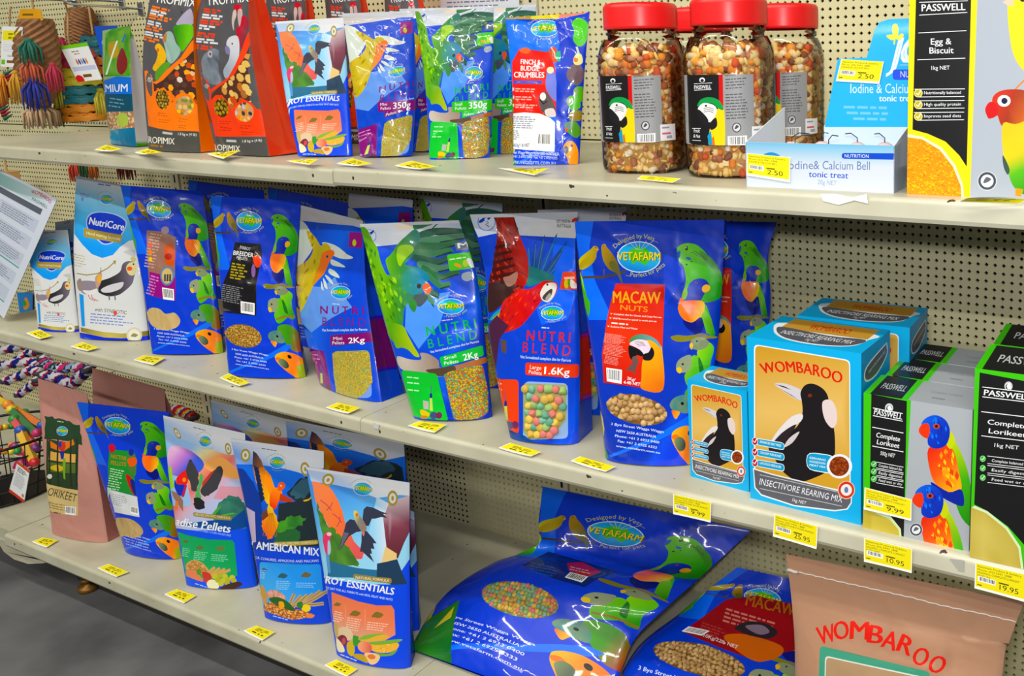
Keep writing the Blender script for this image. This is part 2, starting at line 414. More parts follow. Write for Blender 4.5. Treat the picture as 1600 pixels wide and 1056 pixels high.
class Surf:
    """front sheet of a package: left and right edge polylines (units, bottom to top), bulging towards normal n"""
    def __init__(s, L, R, n, bulge=1.5, b0=1.1, vt=.93, e=.55, wr=.12, seed=0, peak=.35, creases=9, bsag=0.0):
        s.L = np.asarray(L, float); s.R = np.asarray(R, float); s.n = np.asarray(n, float)
        s.bulge, s.b0, s.vt, s.e, s.wr, s.seed, s.peak, s.bsag = bulge, b0, vt, e, wr, seed, peak, bsag
        s.W = np.linalg.norm(s.R.mean(0) - s.L.mean(0)); s.H = np.linalg.norm((s.L[-1] + s.R[-1] - s.L[0] - s.R[0]) / 2)
        rg = random.Random(seed * 13 + 5)
        s.cr = [(rg.uniform(.05, .95), rg.uniform(.05, .95), rg.uniform(0, math.pi), rg.uniform(.15, .5), rg.choice((-1, 1)) * rg.uniform(.4, 1)) for _ in range(creases)]
    @staticmethod
    def edge(E, v):
        m = len(E)
        if m == 2: return E[0] + (E[1] - E[0]) * v[:, None]
        d = np.concatenate([[0], np.cumsum(np.linalg.norm(np.diff(E, axis=0), axis=1))]); d /= d[-1]
        i = np.clip(np.searchsorted(d, v, side='right') - 1, 0, m - 2)
        t = ((v - d[i]) / (d[i + 1] - d[i]))[:, None]
        p0 = E[np.maximum(i - 1, 0)]; p1 = E[i]; p2 = E[i + 1]; p3 = E[np.minimum(i + 2, m - 1)]
        q = 0.5 * ((2 * p1) + (-p0 + p2) * t + (2 * p0 - 5 * p1 + 4 * p2 - p3) * t ** 2 + (-p0 + 3 * p1 - 3 * p2 + p3) * t ** 3)
        return np.where((t < 0) | (t > 1), p1 + (p2 - p1) * t, q)
    def prof(s, v):
        v = np.clip(v, 0, 1)
        up = s.b0 + (1 - s.b0) * np.sin(np.clip(v / s.peak, 0, 1) * math.pi / 2)
        dn = np.cos(np.clip((v - s.peak) / (s.vt - s.peak), 0, 1) * math.pi / 2) ** 1.2
        return np.where(v < s.peak, up, dn)
    def base(s, u, v):
        u = np.asarray(u, float); v = np.asarray(v, float)
        P = Surf.edge(s.L, v) * (1 - u)[:, None] + Surf.edge(s.R, v) * u[:, None]
        uu = np.clip(u, 0, 1)
        return P + s.n * (s.bulge * (np.clip(4 * uu * (1 - uu), 0, 1) ** s.e) * s.prof(v))[:, None]
    def wrinkle(s, u, v):
        if not s.wr: return 0 * u
        x, y = u * s.W, v * s.H; k = s.seed
        q = 9.0 / max(s.W, 4)
        w = .75 * vnoise(x * .28 * q, y * .22 * q, k) + .5 * (.25 - np.abs(vnoise(x * .55 * q + .2 * y, y * .4 * q, k + 1))) + .22 * vnoise(x * 1.3 * q, y * .9 * q, k + 2)
        for (a, b, an, ln, am) in s.cr:
            dx, dy = x - a * s.W, y - b * s.H; c_, s_ = math.cos(an), math.sin(an)
            al, ac = dx * c_ + dy * s_, -dx * s_ + dy * c_
            w = w + am * .5 * np.exp(-np.abs(ac) / (.045 * s.W)) * np.exp(-(al / (ln * s.W)) ** 2)
        m = np.clip(np.minimum(u, 1 - u) * 9, 0.15, 1) * np.clip(np.minimum(v * 14, (1 - v) * 9 + .2), 0, 1)
        return s.wr * 2.0 * w * m
    def S(s, u, v):
        return s.base(u, v) + s.n * s.wrinkle(np.asarray(u, float), np.asarray(v, float))[:, None]
    def N(s, u, v):
        h = 2e-3
        a = s.S(u + h, v) - s.S(u - h, v); b = s.S(u, np.minimum(v + h, 1)) - s.S(u, np.maximum(v - h, 0))
        n = np.cross(a, b); return n / (np.linalg.norm(n, axis=1)[:, None] + 1e-12)
    def uv(s, px):
        """sheet coordinates of points of the artwork given in the photograph's frame"""
        px = np.atleast_2d(np.asarray(px, float))
        gu, gv = np.meshgrid(np.linspace(-.1, 1.1, 25), np.linspace(-.1, 1.1, 31), indexing='ij'); gu = gu.ravel(); gv = gv.ravel()
        if getattr(s, '_G', None) is None: s._G = proj(s.base(gu, gv))
        G = s._G
        k = np.argmin(((px[:, None, :] - G[None]) ** 2).sum(-1), 1)
        u, v = gu[k].copy(), gv[k].copy(); h = 1e-4
        for _ in range(9):
            p = proj(s.base(u, v))
            if np.abs(px - p).max() < .03: break
            a = (proj(s.base(u + h, v)) - p) / h; b = (proj(s.base(u, v + h)) - p) / h
            r = px - p; det = a[:, 0] * b[:, 1] - a[:, 1] * b[:, 0]; det = np.where(np.abs(det) < 1e-6, 1e-6, det)
            du = (r[:, 0] * b[:, 1] - r[:, 1] * b[:, 0]) / det; dv = (a[:, 0] * r[:, 1] - a[:, 1] * r[:, 0]) / det
            u = np.clip(u + np.clip(du, -.12, .12), -.4, 1.4); v = np.clip(v + np.clip(dv, -.12, .12), -.4, 1.4)
        return np.stack([u, v], -1)

def ink(c):
    """print colour; the bags' blue ink is purer than mixed colours"""
    r, g, b = c
    return lin((r * .55, g * .88, min(255, b * 1.02)) if b > 1.7 * max(r, g) else c)
class Design:
    """flat artwork: polygons painted one over another, in sheet coordinates"""
    def __init__(s, surf, base, origin=(0, 0), scale=1.0):
        s.surf = surf; s.shapes = []; s.o = np.array(origin, float); s.k = scale
        s.base = base; s._cdt = None; s.direct = False; s.tags = None
    def frame(s, x0, y0, scale): s.o = np.array([x0, y0], float); s.k = float(scale); s.direct = False; return s
    def sheet(s): s.direct = True; return s          # points given directly as (u, v)
    def to(s, P):
        P = np.atleast_2d(np.asarray(P, float))
        if s.direct: return P
        return s.surf.uv(P / s.k + s.o)
    def raw(s, UV, faces, col, part=None, clip=None): s.shapes.append((np.asarray(UV, float), faces, s.colfn(col), part, s.tags, clip)); s._cdt = None; return s
    def colfn(s, col):
        if isinstance(col, tuple) and isinstance(col[0], str):
            if col[0] == 'lin':                     # ('lin', p0, p1, c0, c1[, c2...])
                a, b = s.to([col[1], col[2]]); cs = [ink(c) for c in col[3:]]; d = b - a; L2 = d @ d
                def fn(uv):
                    t = np.clip(((uv - a) @ d) / L2, 0, 1) * (len(cs) - 1); i = np.minimum(t.astype(int), len(cs) - 2); f = (t - i)[:, None]
                    C = np.array(cs); return C[i] * (1 - f) + C[i + 1] * f
                return fn
            if col[0] == 'mix':                     # ('mix', c0, c1, scale)
                c0, c1 = lin(col[1]), lin(col[2]); k = col[3]; asp = s.surf.H / s.surf.W
                return lambda uv: c0 + (c1 - c0) * np.clip(.5 + 1.5 * vnoise(uv[:, 0] * k, uv[:, 1] * k * asp, 3), 0, 1)[:, None]
            if col[0] == 'grain':                   # random speckle of colours per triangle
                return ('grain', [lin(c) for c in col[1:]])
        c = ink(col)
        return lambda uv: np.broadcast_to(c, (len(uv), 3))
    def poly(s, P, col, part=None): UV = s.to(P); return s.raw(UV, [list(range(len(UV)))], col, part)
    def blob(s, P, col, part=None, n=5):
        UV = s.to(catmull(P, n)); return s.raw(UV, [list(range(len(UV)))], col, part)
    def ell(s, c, rx, ry, col, rot=0, part=None, n=26):
        t = np.arange(n) * 2 * math.pi / n; r = math.radians(rot)
        x, y = rx * np.cos(t), ry * np.sin(t)
        return s.poly(np.stack([c[0] + x * math.cos(r) - y * math.sin(r), c[1] + x * math.sin(r) + y * math.cos(r)], 1), col, part)
    def rrect(s, Q, col, r=.12, part=None, n=4):
        """rounded quad; corners in order, r relative to the shorter side"""
        Q = np.asarray(Q, float); out = []
        ls = min(np.linalg.norm(Q[1] - Q[0]), np.linalg.norm(Q[2] - Q[1])) * r
        for i in range(4):
            a, b, c = Q[i - 1], Q[i], Q[(i + 1) % 4]
            p = b + (a - b) / np.linalg.norm(a - b) * ls; q = b + (c - b) / np.linalg.norm(c - b) * ls
            for t in np.linspace(0, 1, n): out.append((1 - t) ** 2 * p + 2 * t * (1 - t) * b + t * t * q)
        return s.poly(out, col, part)
    def line(s, P, w, col, part=None, taper=False):
        P = np.asarray(P, float); d = np.gradient(P, axis=0); d /= np.linalg.norm(d, axis=1)[:, None] + 1e-9
        nn = np.stack([-d[:, 1], d[:, 0]], 1); ww = np.full(len(P), w / 2.0)
        if taper: ww = ww * np.linspace(1, .1, len(P))
        return s.poly(np.concatenate([P + nn * ww[:, None], (P - nn * ww[:, None])[::-1]]), col, part)
    def text(s, t, p0, p1, h, col, bold=0.0, up=None, arc=0.0, res=None, part=None):
        if res is None: res = 2 if len(t) > 14 else 3
        V, F, w = glyphs(t, bold, res)
        if not len(V): return s
        p0 = np.asarray(p0, float); p1 = np.asarray(p1, float); d = p1 - p0
        if up is None:
            up = np.array([d[1], -d[0]]) / np.linalg.norm(d)
            if s.direct: up = -up
        up = np.asarray(up, float) * h
        x = V[:, 0] / w
        P = p0 + x[:, None] * d + V[:, 1:2] * up
        if arc:
            an = np.arctan(4 * arc * (1 - 2 * x)) * (1 if not s.direct else -1)
            ux = np.cos(an) * up[0] + np.sin(an) * up[1]; uy = -np.sin(an) * up[0] + np.cos(an) * up[1]
            L = np.linalg.norm(d); un = up / (np.linalg.norm(up) + 1e-9)
            P = p0 + x[:, None] * d + (arc * L * 4 * x * (1 - x))[:, None] * un + V[:, 1:2] * np.stack([ux, uy], 1)
        UV = s.to(P); return s.raw(UV, F, col, part)
    def greek(s, p0, p1, rows, h, col, gap=None, seed=1, fill=.9, up=None):
        """lines of print too small to read"""
        rg = random.Random(seed); p0 = np.asarray(p0, float); p1 = np.asarray(p1, float); d = p1 - p0; L = np.linalg.norm(d); d /= L
        nn = np.array([-d[1], d[0]]) if up is None else -np.asarray(up, float)
        if s.direct: nn = -nn
        gap = gap or h * 1.9; P = []; F = []
        for r in range(rows):
            x = 0; end = L * rg.uniform(.7, 1) * fill + L * (1 - fill) * (r < rows - 1)
            while x < end:
                wl = min(h * rg.uniform(1.6, 5), end - x)
                if wl > h * .5:
                    a = p0 + d * x + nn * gap * r; q = [a, a + d * wl, a + d * wl + nn * h, a + nn * h]
                    F.append([len(P) + i for i in range(4)]); P += q
                x += wl + h * .9
        return s.raw(s.to(P), F, col) if P else s
    def barcode(s, Q, seed=1):
        Q = np.asarray(Q, float); s.poly(Q, (245, 245, 245)); rg = random.Random(seed); x = .08; P = []; F = []
        def at(a, b): return (Q[0] * (1 - a) + Q[1] * a) * (1 - b) + (Q[3] * (1 - a) + Q[2] * a) * b
        while x < .9:
            w = rg.choice((.02, .035, .05)); F.append([len(P) + i for i in range(4)]); P += [at(x, .1), at(x + w, .1), at(x + w, .8), at(x, .8)]; x += w + rg.choice((.025, .04))
        return s.raw(s.to(P), F, (25, 25, 25))
    def kernels(s, inside, size, cols, seed=1, part=None, shape=6, jit=.35, back=None):
        """grains seen through a window: small polygons packed inside a polygon of points"""
        rg = random.Random(seed); UV = s.to(inside)
        if back is not None: s.raw(UV, [list(range(len(UV)))], back, part)
        W, H = s.surf.W, s.surf.H; Q = UV * [W, H]; lo, hi = Q.min(0), Q.max(0)
        pts = []; y = lo[1]; row = 0
        while y < hi[1]:
            x = lo[0] + (row % 2) * size * .5
            while x < hi[0]:
                c = np.array([x + rg.uniform(-jit, jit) * size, y + rg.uniform(-jit, jit) * size * .8])
                if inpoly(c, Q): pts.append(c)
                x += size
            y += size * .84; row += 1
        groups = [([], []) for _ in cols]
        for c in pts:
            g = groups[rg.randrange(len(cols))]; r = size * rg.uniform(.4, .52); a0 = rg.random() * 6; e = rg.uniform(.75, 1)
            g[1].append([len(g[0]) + i for i in range(shape)])
            for i in range(shape):
                a = a0 + i * 2 * math.pi / shape; g[0].append((c + [r * math.cos(a), r * e * math.sin(a)]) / [W, H])
        for g, c in zip(groups, cols):
            if g[0]: s.raw(g[0], g[1], c, part, UV)
        s.last = [p / [W, H] for p in pts]
        return s
    def strokes(s, inside, n, length, width, ang, cols, seed=1, part=None, spread=20, wob=.5):
        """short feather or hair strokes inside an outline (lengths in frame pixels)"""
        rg = random.Random(seed); I = np.asarray(inside, float); lo, hi = I.min(0), I.max(0); UVc = s.to(I)
        groups = [([], []) for _ in cols]; tries = 0; m = 0
        while m < n and tries < n * 12:
            tries += 1; c = np.array([rg.uniform(lo[0], hi[0]), rg.uniform(lo[1], hi[1])])
            if not inpoly(c, I): continue
            m += 1; a = math.radians(ang + rg.uniform(-spread, spread)); L = length * rg.uniform(.6, 1.3); w = width * rg.uniform(.6, 1.3)
            t = np.array([math.cos(a), math.sin(a)]); q = np.array([-t[1], t[0]]); g = groups[rg.randrange(len(cols))]
            g[1].append([len(g[0]) + i for i in range(4)]); g[0].extend([c - t * L * .5, c + q * w * .5, c + t * L * .5, c - q * w * .5])
        for g, c in zip(groups, cols):
            if g[0]: s.raw(s.to(np.array(g[0])), g[1], c, part, UVc)
        return s
    def merge(s, other, skip=()):
        s.shapes += [x for x in other.shapes if x[4] not in skip]; s._cdt = None; return s
    def cdt(s, nu, nv):
        if s._cdt: return s._cdt
        W, H = s.surf.W, s.surf.H
        us, vs = np.linspace(0, 1, nu + 1), np.linspace(0, 1, nv + 1)
        bd = [(u, 0) for u in us] + [(1, v) for v in vs[1:]] + [(u, 1) for u in us[::-1][1:]] + [(0, v) for v in vs[::-1][1:-1]]
        P = [np.array(bd)]; n = len(bd); E = [(i, (i + 1) % n) for i in range(n)]
        gu, gv = np.meshgrid(us[1:-1], vs[1:-1], indexing='ij'); P.append(np.stack([gu.ravel(), gv.ravel()], 1)); n += gu.size
        live = []
        for k, (UV, F, c, part, tg, cl) in enumerate(s.shapes):
            if not len(UV) or UV[:, 0].max() < 0 or UV[:, 0].min() > 1 or UV[:, 1].max() < 0 or UV[:, 1].min() > 1: continue
            P.append(UV); live.append(k)
            if F and isinstance(F[0], tuple): E += [(a + n, b + n) for a, b in F]
            else:
                for fc in F: E += [(fc[i] + n, fc[(i + 1) % len(fc)] + n) for i in range(len(fc))]
            n += len(UV)
        A = np.concatenate(P) * [W, H]
        vo, eo, fo, ov, oe, of = delaunay_2d_cdt([Vector(a) for a in A], E, [], 0, 2e-4, False)
        uv = np.array([(v.x / W, v.y / H) for v in vo]); tri = np.array([list(f)[:3] for f in fo])
        cen = uv[tri].mean(1); ok = (cen > 0).all(1) & (cen < 1).all(1); tri = tri[ok]; cen = cen[ok]
        order = np.argsort(cen[:, 0]); sx = cen[order, 0]; own = np.full(len(tri), -1)
        def inside(a, b):                      # nonzero winding of directed edges a -> b
            lo = np.minimum(a.min(0), b.min(0)); hi = np.maximum(a.max(0), b.max(0))
            idx = order[np.searchsorted(sx, lo[0]):np.searchsorted(sx, hi[0])]
            idx = idx[(cen[idx, 1] >= lo[1]) & (cen[idx, 1] <= hi[1])]
            if not len(idx): return idx
            res = []
            for ch in np.array_split(idx, max(1, len(idx) * len(a) // 400000)):
                p = cen[ch]; y = p[:, 1:2]
                side = (b[:, 0] - a[:, 0]) * (y - a[:, 1]) - (p[:, 0:1] - a[:, 0]) * (b[:, 1] - a[:, 1])
                w = ((a[:, 1] <= y) & (b[:, 1] > y) & (side > 0)).sum(1).astype(int) - ((a[:, 1] > y) & (b[:, 1] <= y) & (side < 0)).sum(1)
                res.append(ch[w != 0])
            return np.concatenate(res)
        for k in live:
            UV, F = s.shapes[k][:2]; cl = s.shapes[k][5]
            if cl is not None:
                msk = np.zeros(len(tri), bool); msk[inside(cl, np.roll(cl, -1, 0))] = True
                for fc in F:
                    q = UV[fc]; t = inside(q, np.roll(q, -1, 0)); own[t[msk[t]]] = k
            elif isinstance(F[0], tuple): e = np.array(F); own[inside(UV[e[:, 0]], UV[e[:, 1]])] = k
            else:
                for fc in F: q = UV[fc]; own[inside(q, np.roll(q, -1, 0))] = k
        s._cdt = (uv, tri, own)
        return s._cdt
    def build(s, surf, parent, mat, name='front_panel', nu=26, nv=36, labels=None, flip=False):
        uv, tri, own = s.cdt(nu, nv)
        uvc = np.clip(uv, 0, 1)
        V = surf.S(uvc[:, 0], uvc[:, 1]); NN = surf.N(uvc[:, 0], uvc[:, 1])
        # orient triangles along the sheet normal
        a, b, c = uv[tri[:, 0]], uv[tri[:, 1]], uv[tri[:, 2]]
        ar = (b[:, 0] - a[:, 0]) * (c[:, 1] - a[:, 1]) - (b[:, 1] - a[:, 1]) * (c[:, 0] - a[:, 0])
        tri = tri.copy(); sw = ar < 0; tri[sw] = tri[sw][:, ::-1]
        keep = np.abs(ar) > 1e-10; tri = tri[keep]; own = own[keep]
        col = np.zeros((len(tri), 3, 3)); parts = np.array(['' for _ in range(len(tri))], dtype=object)
        bf = s.colfn(s.base)
        for k in set(own.tolist()):
            m = own == k
            fn = bf if k < 0 else s.shapes[k][2]
            if isinstance(fn, tuple):
                cs = np.array(fn[1]); rr = np.random.RandomState(k + 3); col[m] = cs[rr.randint(0, len(cs), m.sum())][:, None, :]
            else: col[m] = fn(uv[tri[m].ravel()]).reshape(-1, 3, 3)
            if k >= 0 and s.shapes[k][3]: parts[m] = s.shapes[k][3]
        res = {}
        for pn in sorted(set(parts.tolist())):
            m = parts == pn; T = tri[m]; ids, inv = np.unique(T.ravel(), return_inverse=True)
            nm = pn.split('|')[0] or name
            o = mk(nm, V[ids], inv.reshape(-1, 3), mat, parent, cols=col[m].reshape(-1, 3), normals=NN[ids])
            if labels and nm in labels: o['label'] = labels[nm]
            res[nm] = o
        return res
def inpoly(p, Q):
    x, y = p; c = False; n = len(Q); j = n - 1
    for i in range(n):
        if (Q[i][1] > y) != (Q[j][1] > y) and x < (Q[j][0] - Q[i][0]) * (y - Q[i][1]) / (Q[j][1] - Q[i][1] + 1e-12) + Q[i][0]: c = not c
        j = i
    return c

class Bag:
    """a filled bag: front sheet between two edge polylines traced at their own depth, back sheet, gussets"""
    def __init__(s, shelf, Lpx, Rpx, lean=6, depth=3.0, gusset=0.0, z=None, **kw):
        Lpx = np.asarray(Lpx, float); Rpx = np.asarray(Rpx, float)
        A = on_shelf(Lpx[0], shelf) if z is None else on_z(Lpx[0], z); B = on_shelf(Rpx[0], shelf) if z is None else on_z(Rpx[0], z)
        s.A, s.B = A, B
        d = B - A; d[2] = 0; d /= np.linalg.norm(d); nh = np.array([d[1], -d[0], 0.0])
        if nh @ (CAM - A) < 0: nh = -nh
        le = math.radians(lean); n = nh * math.cos(le) + np.array([0, 0, math.sin(le)])
        L = [A] + [on_plane(p, A, n) for p in Lpx[1:]]; R = [B] + [on_plane(p, A, n) for p in Rpx[1:]]
        s.n = n; s.nh = nh; s.depth = depth; s.gusset = gusset
        s.surf = Surf(L, R, n, **kw)
    @property
    def base(s):
        P = (s.A + s.B) / 2 - s.nh * s.depth * .5; P[2] = min(s.A[2], s.B[2]); return P
    def back(s, u, v):
        """back sheet; meets the front sheet at the side seams unless there is a gusset"""
        f = s.surf; P = Surf.edge(f.L, v) * (1 - u)[:, None] + Surf.edge(f.R, v) * u[:, None]
        t = np.clip(1 - v / f.vt, 0, 1) ** .75
        prof = s.gusset + (1 - s.gusset) * np.clip(4 * u * (1 - u), 0, 1) ** .5
        Q = P + s.n * (np.minimum(f.wrinkle(u, v), 0) - .07 - s.depth * t * prof)[:, None]
        Q[:, 2] = np.maximum(Q[:, 2], max(s.A[2], s.B[2]) + .06)
        return Q
    def body(s, root, back_col, side_col=None, mat=None, nv=36, side_design=None):
        mat = mat or FILM; side_col = side_col or back_col
        vs = np.linspace(0, 1, nv + 1); nu = 10; us = np.linspace(0, 1, nu + 1)
        gu, gv = np.meshgrid(us, vs, indexing='ij'); V = s.back(gu.ravel(), gv.ravel())
        F = [[i * (nv + 1) + j, i * (nv + 1) + j + 1, (i + 1) * (nv + 1) + j + 1, (i + 1) * (nv + 1) + j] for i in range(nu) for j in range(nv)]
        # underside closes front and back sheets
        fr = s.surf.S(us, 0 * us); n0 = len(V); V = np.concatenate([V, fr])
        F += [[i * (nv + 1), (i + 1) * (nv + 1), n0 + i + 1, n0 + i] for i in range(nu)]
        c = ink(back_col); mk('back_panel', V, F, mat, root, cols=np.broadcast_to(c, (sum(len(f) for f in F), 3)))
        if s.gusset:
            for side in (0, 1):
                u = np.full(nv + 1, float(side)); a = s.surf.S(u, vs); b = s.back(u, vs)
                inn = (1 if side == 0 else -1) * np.array([s.B[0] - s.A[0], s.B[1] - s.A[1], 0]) ; inn /= np.linalg.norm(inn)
                wd = np.linalg.norm(a - b, axis=1); ts = np.linspace(0, 1, 7); rows = []
                for t in ts:
                    pin = (.5 - abs(t - .5)) * 2
                    rows.append(a * (1 - t) + b * t + inn * (wd * .22 * pin * (vs ** .6))[:, None])
                V = np.concatenate(rows); m = nv + 1
                F = [[i * m + j, (i + 1) * m + j, (i + 1) * m + j + 1, i * m + j + 1] if side else [i * m + j, i * m + j + 1, (i + 1) * m + j + 1, (i + 1) * m + j] for i in range(6) for j in range(nv)]
                if callable(side_col):
                    gt = np.repeat(ts, m); gvv = np.tile(vs, 7); cc = side_col(gt, gvv); cols = cc[np.array(F).ravel()]
                else: cols = np.broadcast_to(lin(side_col), (len(F) * 4, 3))
                mk('side_gusset', V, F, mat, root, cols=cols)

# ================================================================ where the bags stand
B = {}
def place(key, *a, **k): B[key] = Bag(*a, **k)
# top shelf
place('premium', 0, [(174, 224), (162, 130), (160, 48)], [(213, 229), (205, 130), (203, 40)], lean=4, depth=3, gusset=1, bulge=.5, seed=1, wr=.12)
place('trop_o', 0, [(232, 234), (223, 90), (236, -20), (240, -90)], [(314, 238), (303, 90), (303, -20), (300, -90)], lean=3, depth=3, gusset=1, bulge=.7, seed=2, wr=.18)
place('trop_r', 0, [(338, 238), (304, 66), (318, -20), (322, -90)], [(421, 244), (393, 80), (388, -20), (386, -90)], lean=3, depth=6.5, gusset=1, bulge=.8, seed=3, wr=.18)
place('essS', 0, [(466, 244), (446, 150), (430, 34)], [(551, 243), (545, 150), (537, 27)], lean=6, depth=2.6, bulge=.7, seed=4, wr=.05)
place('nbmS', 0, [(563, 245), (553, 150), (535, 21)], [(645, 243), (650, 130), (645, 17)], lean=6, depth=2.6, bulge=.9, seed=5, wr=.16)
place('nbsS', 0, [(671, 249), (664, 130), (648, 14)], [(765, 246), (770, 130), (771, 9)], lean=6, depth=2.6, bulge=.9, seed=6, wr=.16)
place('finch', 0, [(802, 258), (801, 150), (790, 28)], [(905, 256), (912, 130), (921, 19)], lean=5, depth=2.4, bulge=.7, seed=7, wr=.18)
# middle shelf
place('coreS', 1, [(60, 515), (50, 430), (37, 361)], [(124, 518), (115, 440), (106, 359)], lean=8, depth=2.8, bulge=.7, seed=8, wr=.04)
place('core', 1, [(125, 527), (115, 400), (119, 274)], [(233, 531), (213, 370), (194, 290)], lean=9, depth=3.4, bulge=1.1, seed=9, wr=.05)
place('vmain', 1, [(237, 551), (220, 430), (188, 289)], [(349, 551), (335, 430), (316, 299)], lean=10, depth=3.6, bulge=1.3, seed=10, wr=.16)
place('vbreed', 1, [(357, 584), (345, 450), (329, 306)], [(478, 589), (462, 470), (470, 314)], lean=9, depth=3.6, bulge=1.3, seed=11, wr=.18)
place('nbm', 1, [(501, 597), (466, 470), (468, 320)], [(597, 628), (574, 470), (567, 345)], lean=8, depth=3.6, gusset=.9, bulge=1.2, seed=12, wr=.13)
place('nbs', 1, [(646, 651), (600, 500), (562, 350)], [(769, 651), (748, 450), (717, 344)], lean=9, depth=3.6, bulge=1.5, seed=13, wr=.16)
place('nbl', 1, [(797, 681), (766, 540), (757, 420), (734, 335)], [(904, 692), (906, 540), (899, 400), (903, 331)], lean=8, depth=3.8, gusset=.9, bulge=1.3, seed=14, wr=.16)
place('vmac', 1, [(946, 715), (932, 600), (908, 440), (898, 346)], [(1090, 722), (1118, 560), (1127, 466), (1132, 343)], lean=7, depth=3.6, bulge=1.5, seed=15, wr=.16)
# bottom shelf
place('lori', 2, [(82, 831), (70, 730), (59, 591)], [(169, 847), (150, 720), (136, 615)], lean=7, depth=5, gusset=1, bulge=.9, seed=16, wr=.12)
place('vnect', 2, [(197, 858), (148, 715), (120, 628)], [(286, 871), (267, 740), (264, 644)], lean=9, depth=4, bulge=1.5, seed=17, wr=.12)
place('para', 2, [(291, 911), (267, 770), (255, 649)], [(402, 915), (386, 790), (383, 677)], lean=9, depth=4, bulge=1.3, seed=18, wr=.04)
place('amer', 2, [(414, 961), (385, 800), (360, 685)], [(520, 971), (507, 830), (506, 705)], lean=9, depth=4, bulge=1.3, seed=19, wr=.04)
place('essen', 2, [(526, 1018), (500, 860), (478, 729)], [(642, 1042), (640, 880), (640, 754)], lean=9, depth=4, bulge=1.3, seed=20, wr=.04)
# bags standing behind the front row
place('trop_r1', 0, [(440, 223), (420, 60), (415, -20), (418, -85)], [(508, 225), (482, 60), (476, -20), (472, -85)], lean=3, depth=3.5, gusset=1, bulge=.6, seed=23, wr=.1)
place('trop_r2', 0, [(530, 222), (512, 50), (507, -20), (509, -85)], [(596, 224), (568, 50), (561, -20), (558, -85)], lean=3, depth=3.5, gusset=1, bulge=.6, seed=24, wr=.1)
place('trop_r3', 0, [(618, 221), (604, 50), (600, -20), (602, -85)], [(680, 223), (658, 50), (651, -20), (648, -85)], lean=3, depth=3, gusset=1, bulge=.6, seed=25, wr=.1)
place('nbmS2', 0, [(632, 236), (630, 130), (624, 14)], [(682, 236), (692, 130), (692, 12)], lean=5, depth=2, bulge=.7, seed=26, wr=.1)
place('nbsS2', 0, [(746, 240), (744, 130), (738, 10)], [(815, 240), (830, 130), (838, 7)], lean=5, depth=2, bulge=.7, seed=27, wr=.1)
place('coreS2', 1, [(92, 503), (88, 420), (86, 347)], [(138, 508), (128, 420), (118, 342)], lean=8, depth=2, bulge=.5, seed=28, wr=.04)
place('vb1', 1, [(322, 520), (302, 400), (294, 281)], [(430, 528), (418, 400), (412, 297)], lean=10, depth=2.5, bulge=1, seed=29, wr=.1)
place('vb2', 1, [(452, 532), (428, 420), (418, 292)], [(560, 556), (552, 440), (550, 318)], lean=10, depth=2.5, bulge=1, seed=30, wr=.1)
place('nbm2', 1, [(565, 576), (542, 440), (545, 302)], [(636, 592), (640, 440), (645, 312)], lean=9, depth=2.5, gusset=.8, bulge=.9, seed=31, wr=.08)
place('nbs2', 1, [(700, 592), (680, 450), (655, 306)], [(785, 606), (782, 450), (785, 318)], lean=9, depth=2.5, bulge=1, seed=32, wr=.08)
place('nbl2', 1, [(862, 632), (850, 500), (840, 328)], [(946, 648), (960, 500), (980, 323)], lean=9, depth=2.5, gusset=.8, bulge=1, seed=33, wr=.08)
place('vmac2', 1, [(1080, 645), (1066, 520), (1050, 345)], [(1178, 652), (1203, 490), (1200, 400), (1214, 347)], lean=6, depth=3.2, bulge=1.2, seed=34, wr=.14)
place('lori2', 2, [(152, 800), (146, 700), (144, 575)], [(272, 832), (264, 720), (257, 608)], lean=8, depth=4, gusset=1, bulge=.8, seed=35, wr=.08)
place('para2', 2, [(352, 822), (339, 740), (329, 624)], [(474, 855), (468, 760), (461, 658)], lean=9, depth=3, bulge=1, seed=36, wr=.04)
place('amer2', 2, [(468, 858), (456, 760), (446, 654)], [(642, 905), (638, 800), (631, 692)], lean=9, depth=3, bulge=1, seed=37, wr=.04)
place('essen2', 2, [(565, 970), (548, 860), (534, 745)], [(655, 984), (652, 890), (647, 800)], lean=9, depth=3, bulge=1, seed=38, wr=.04)

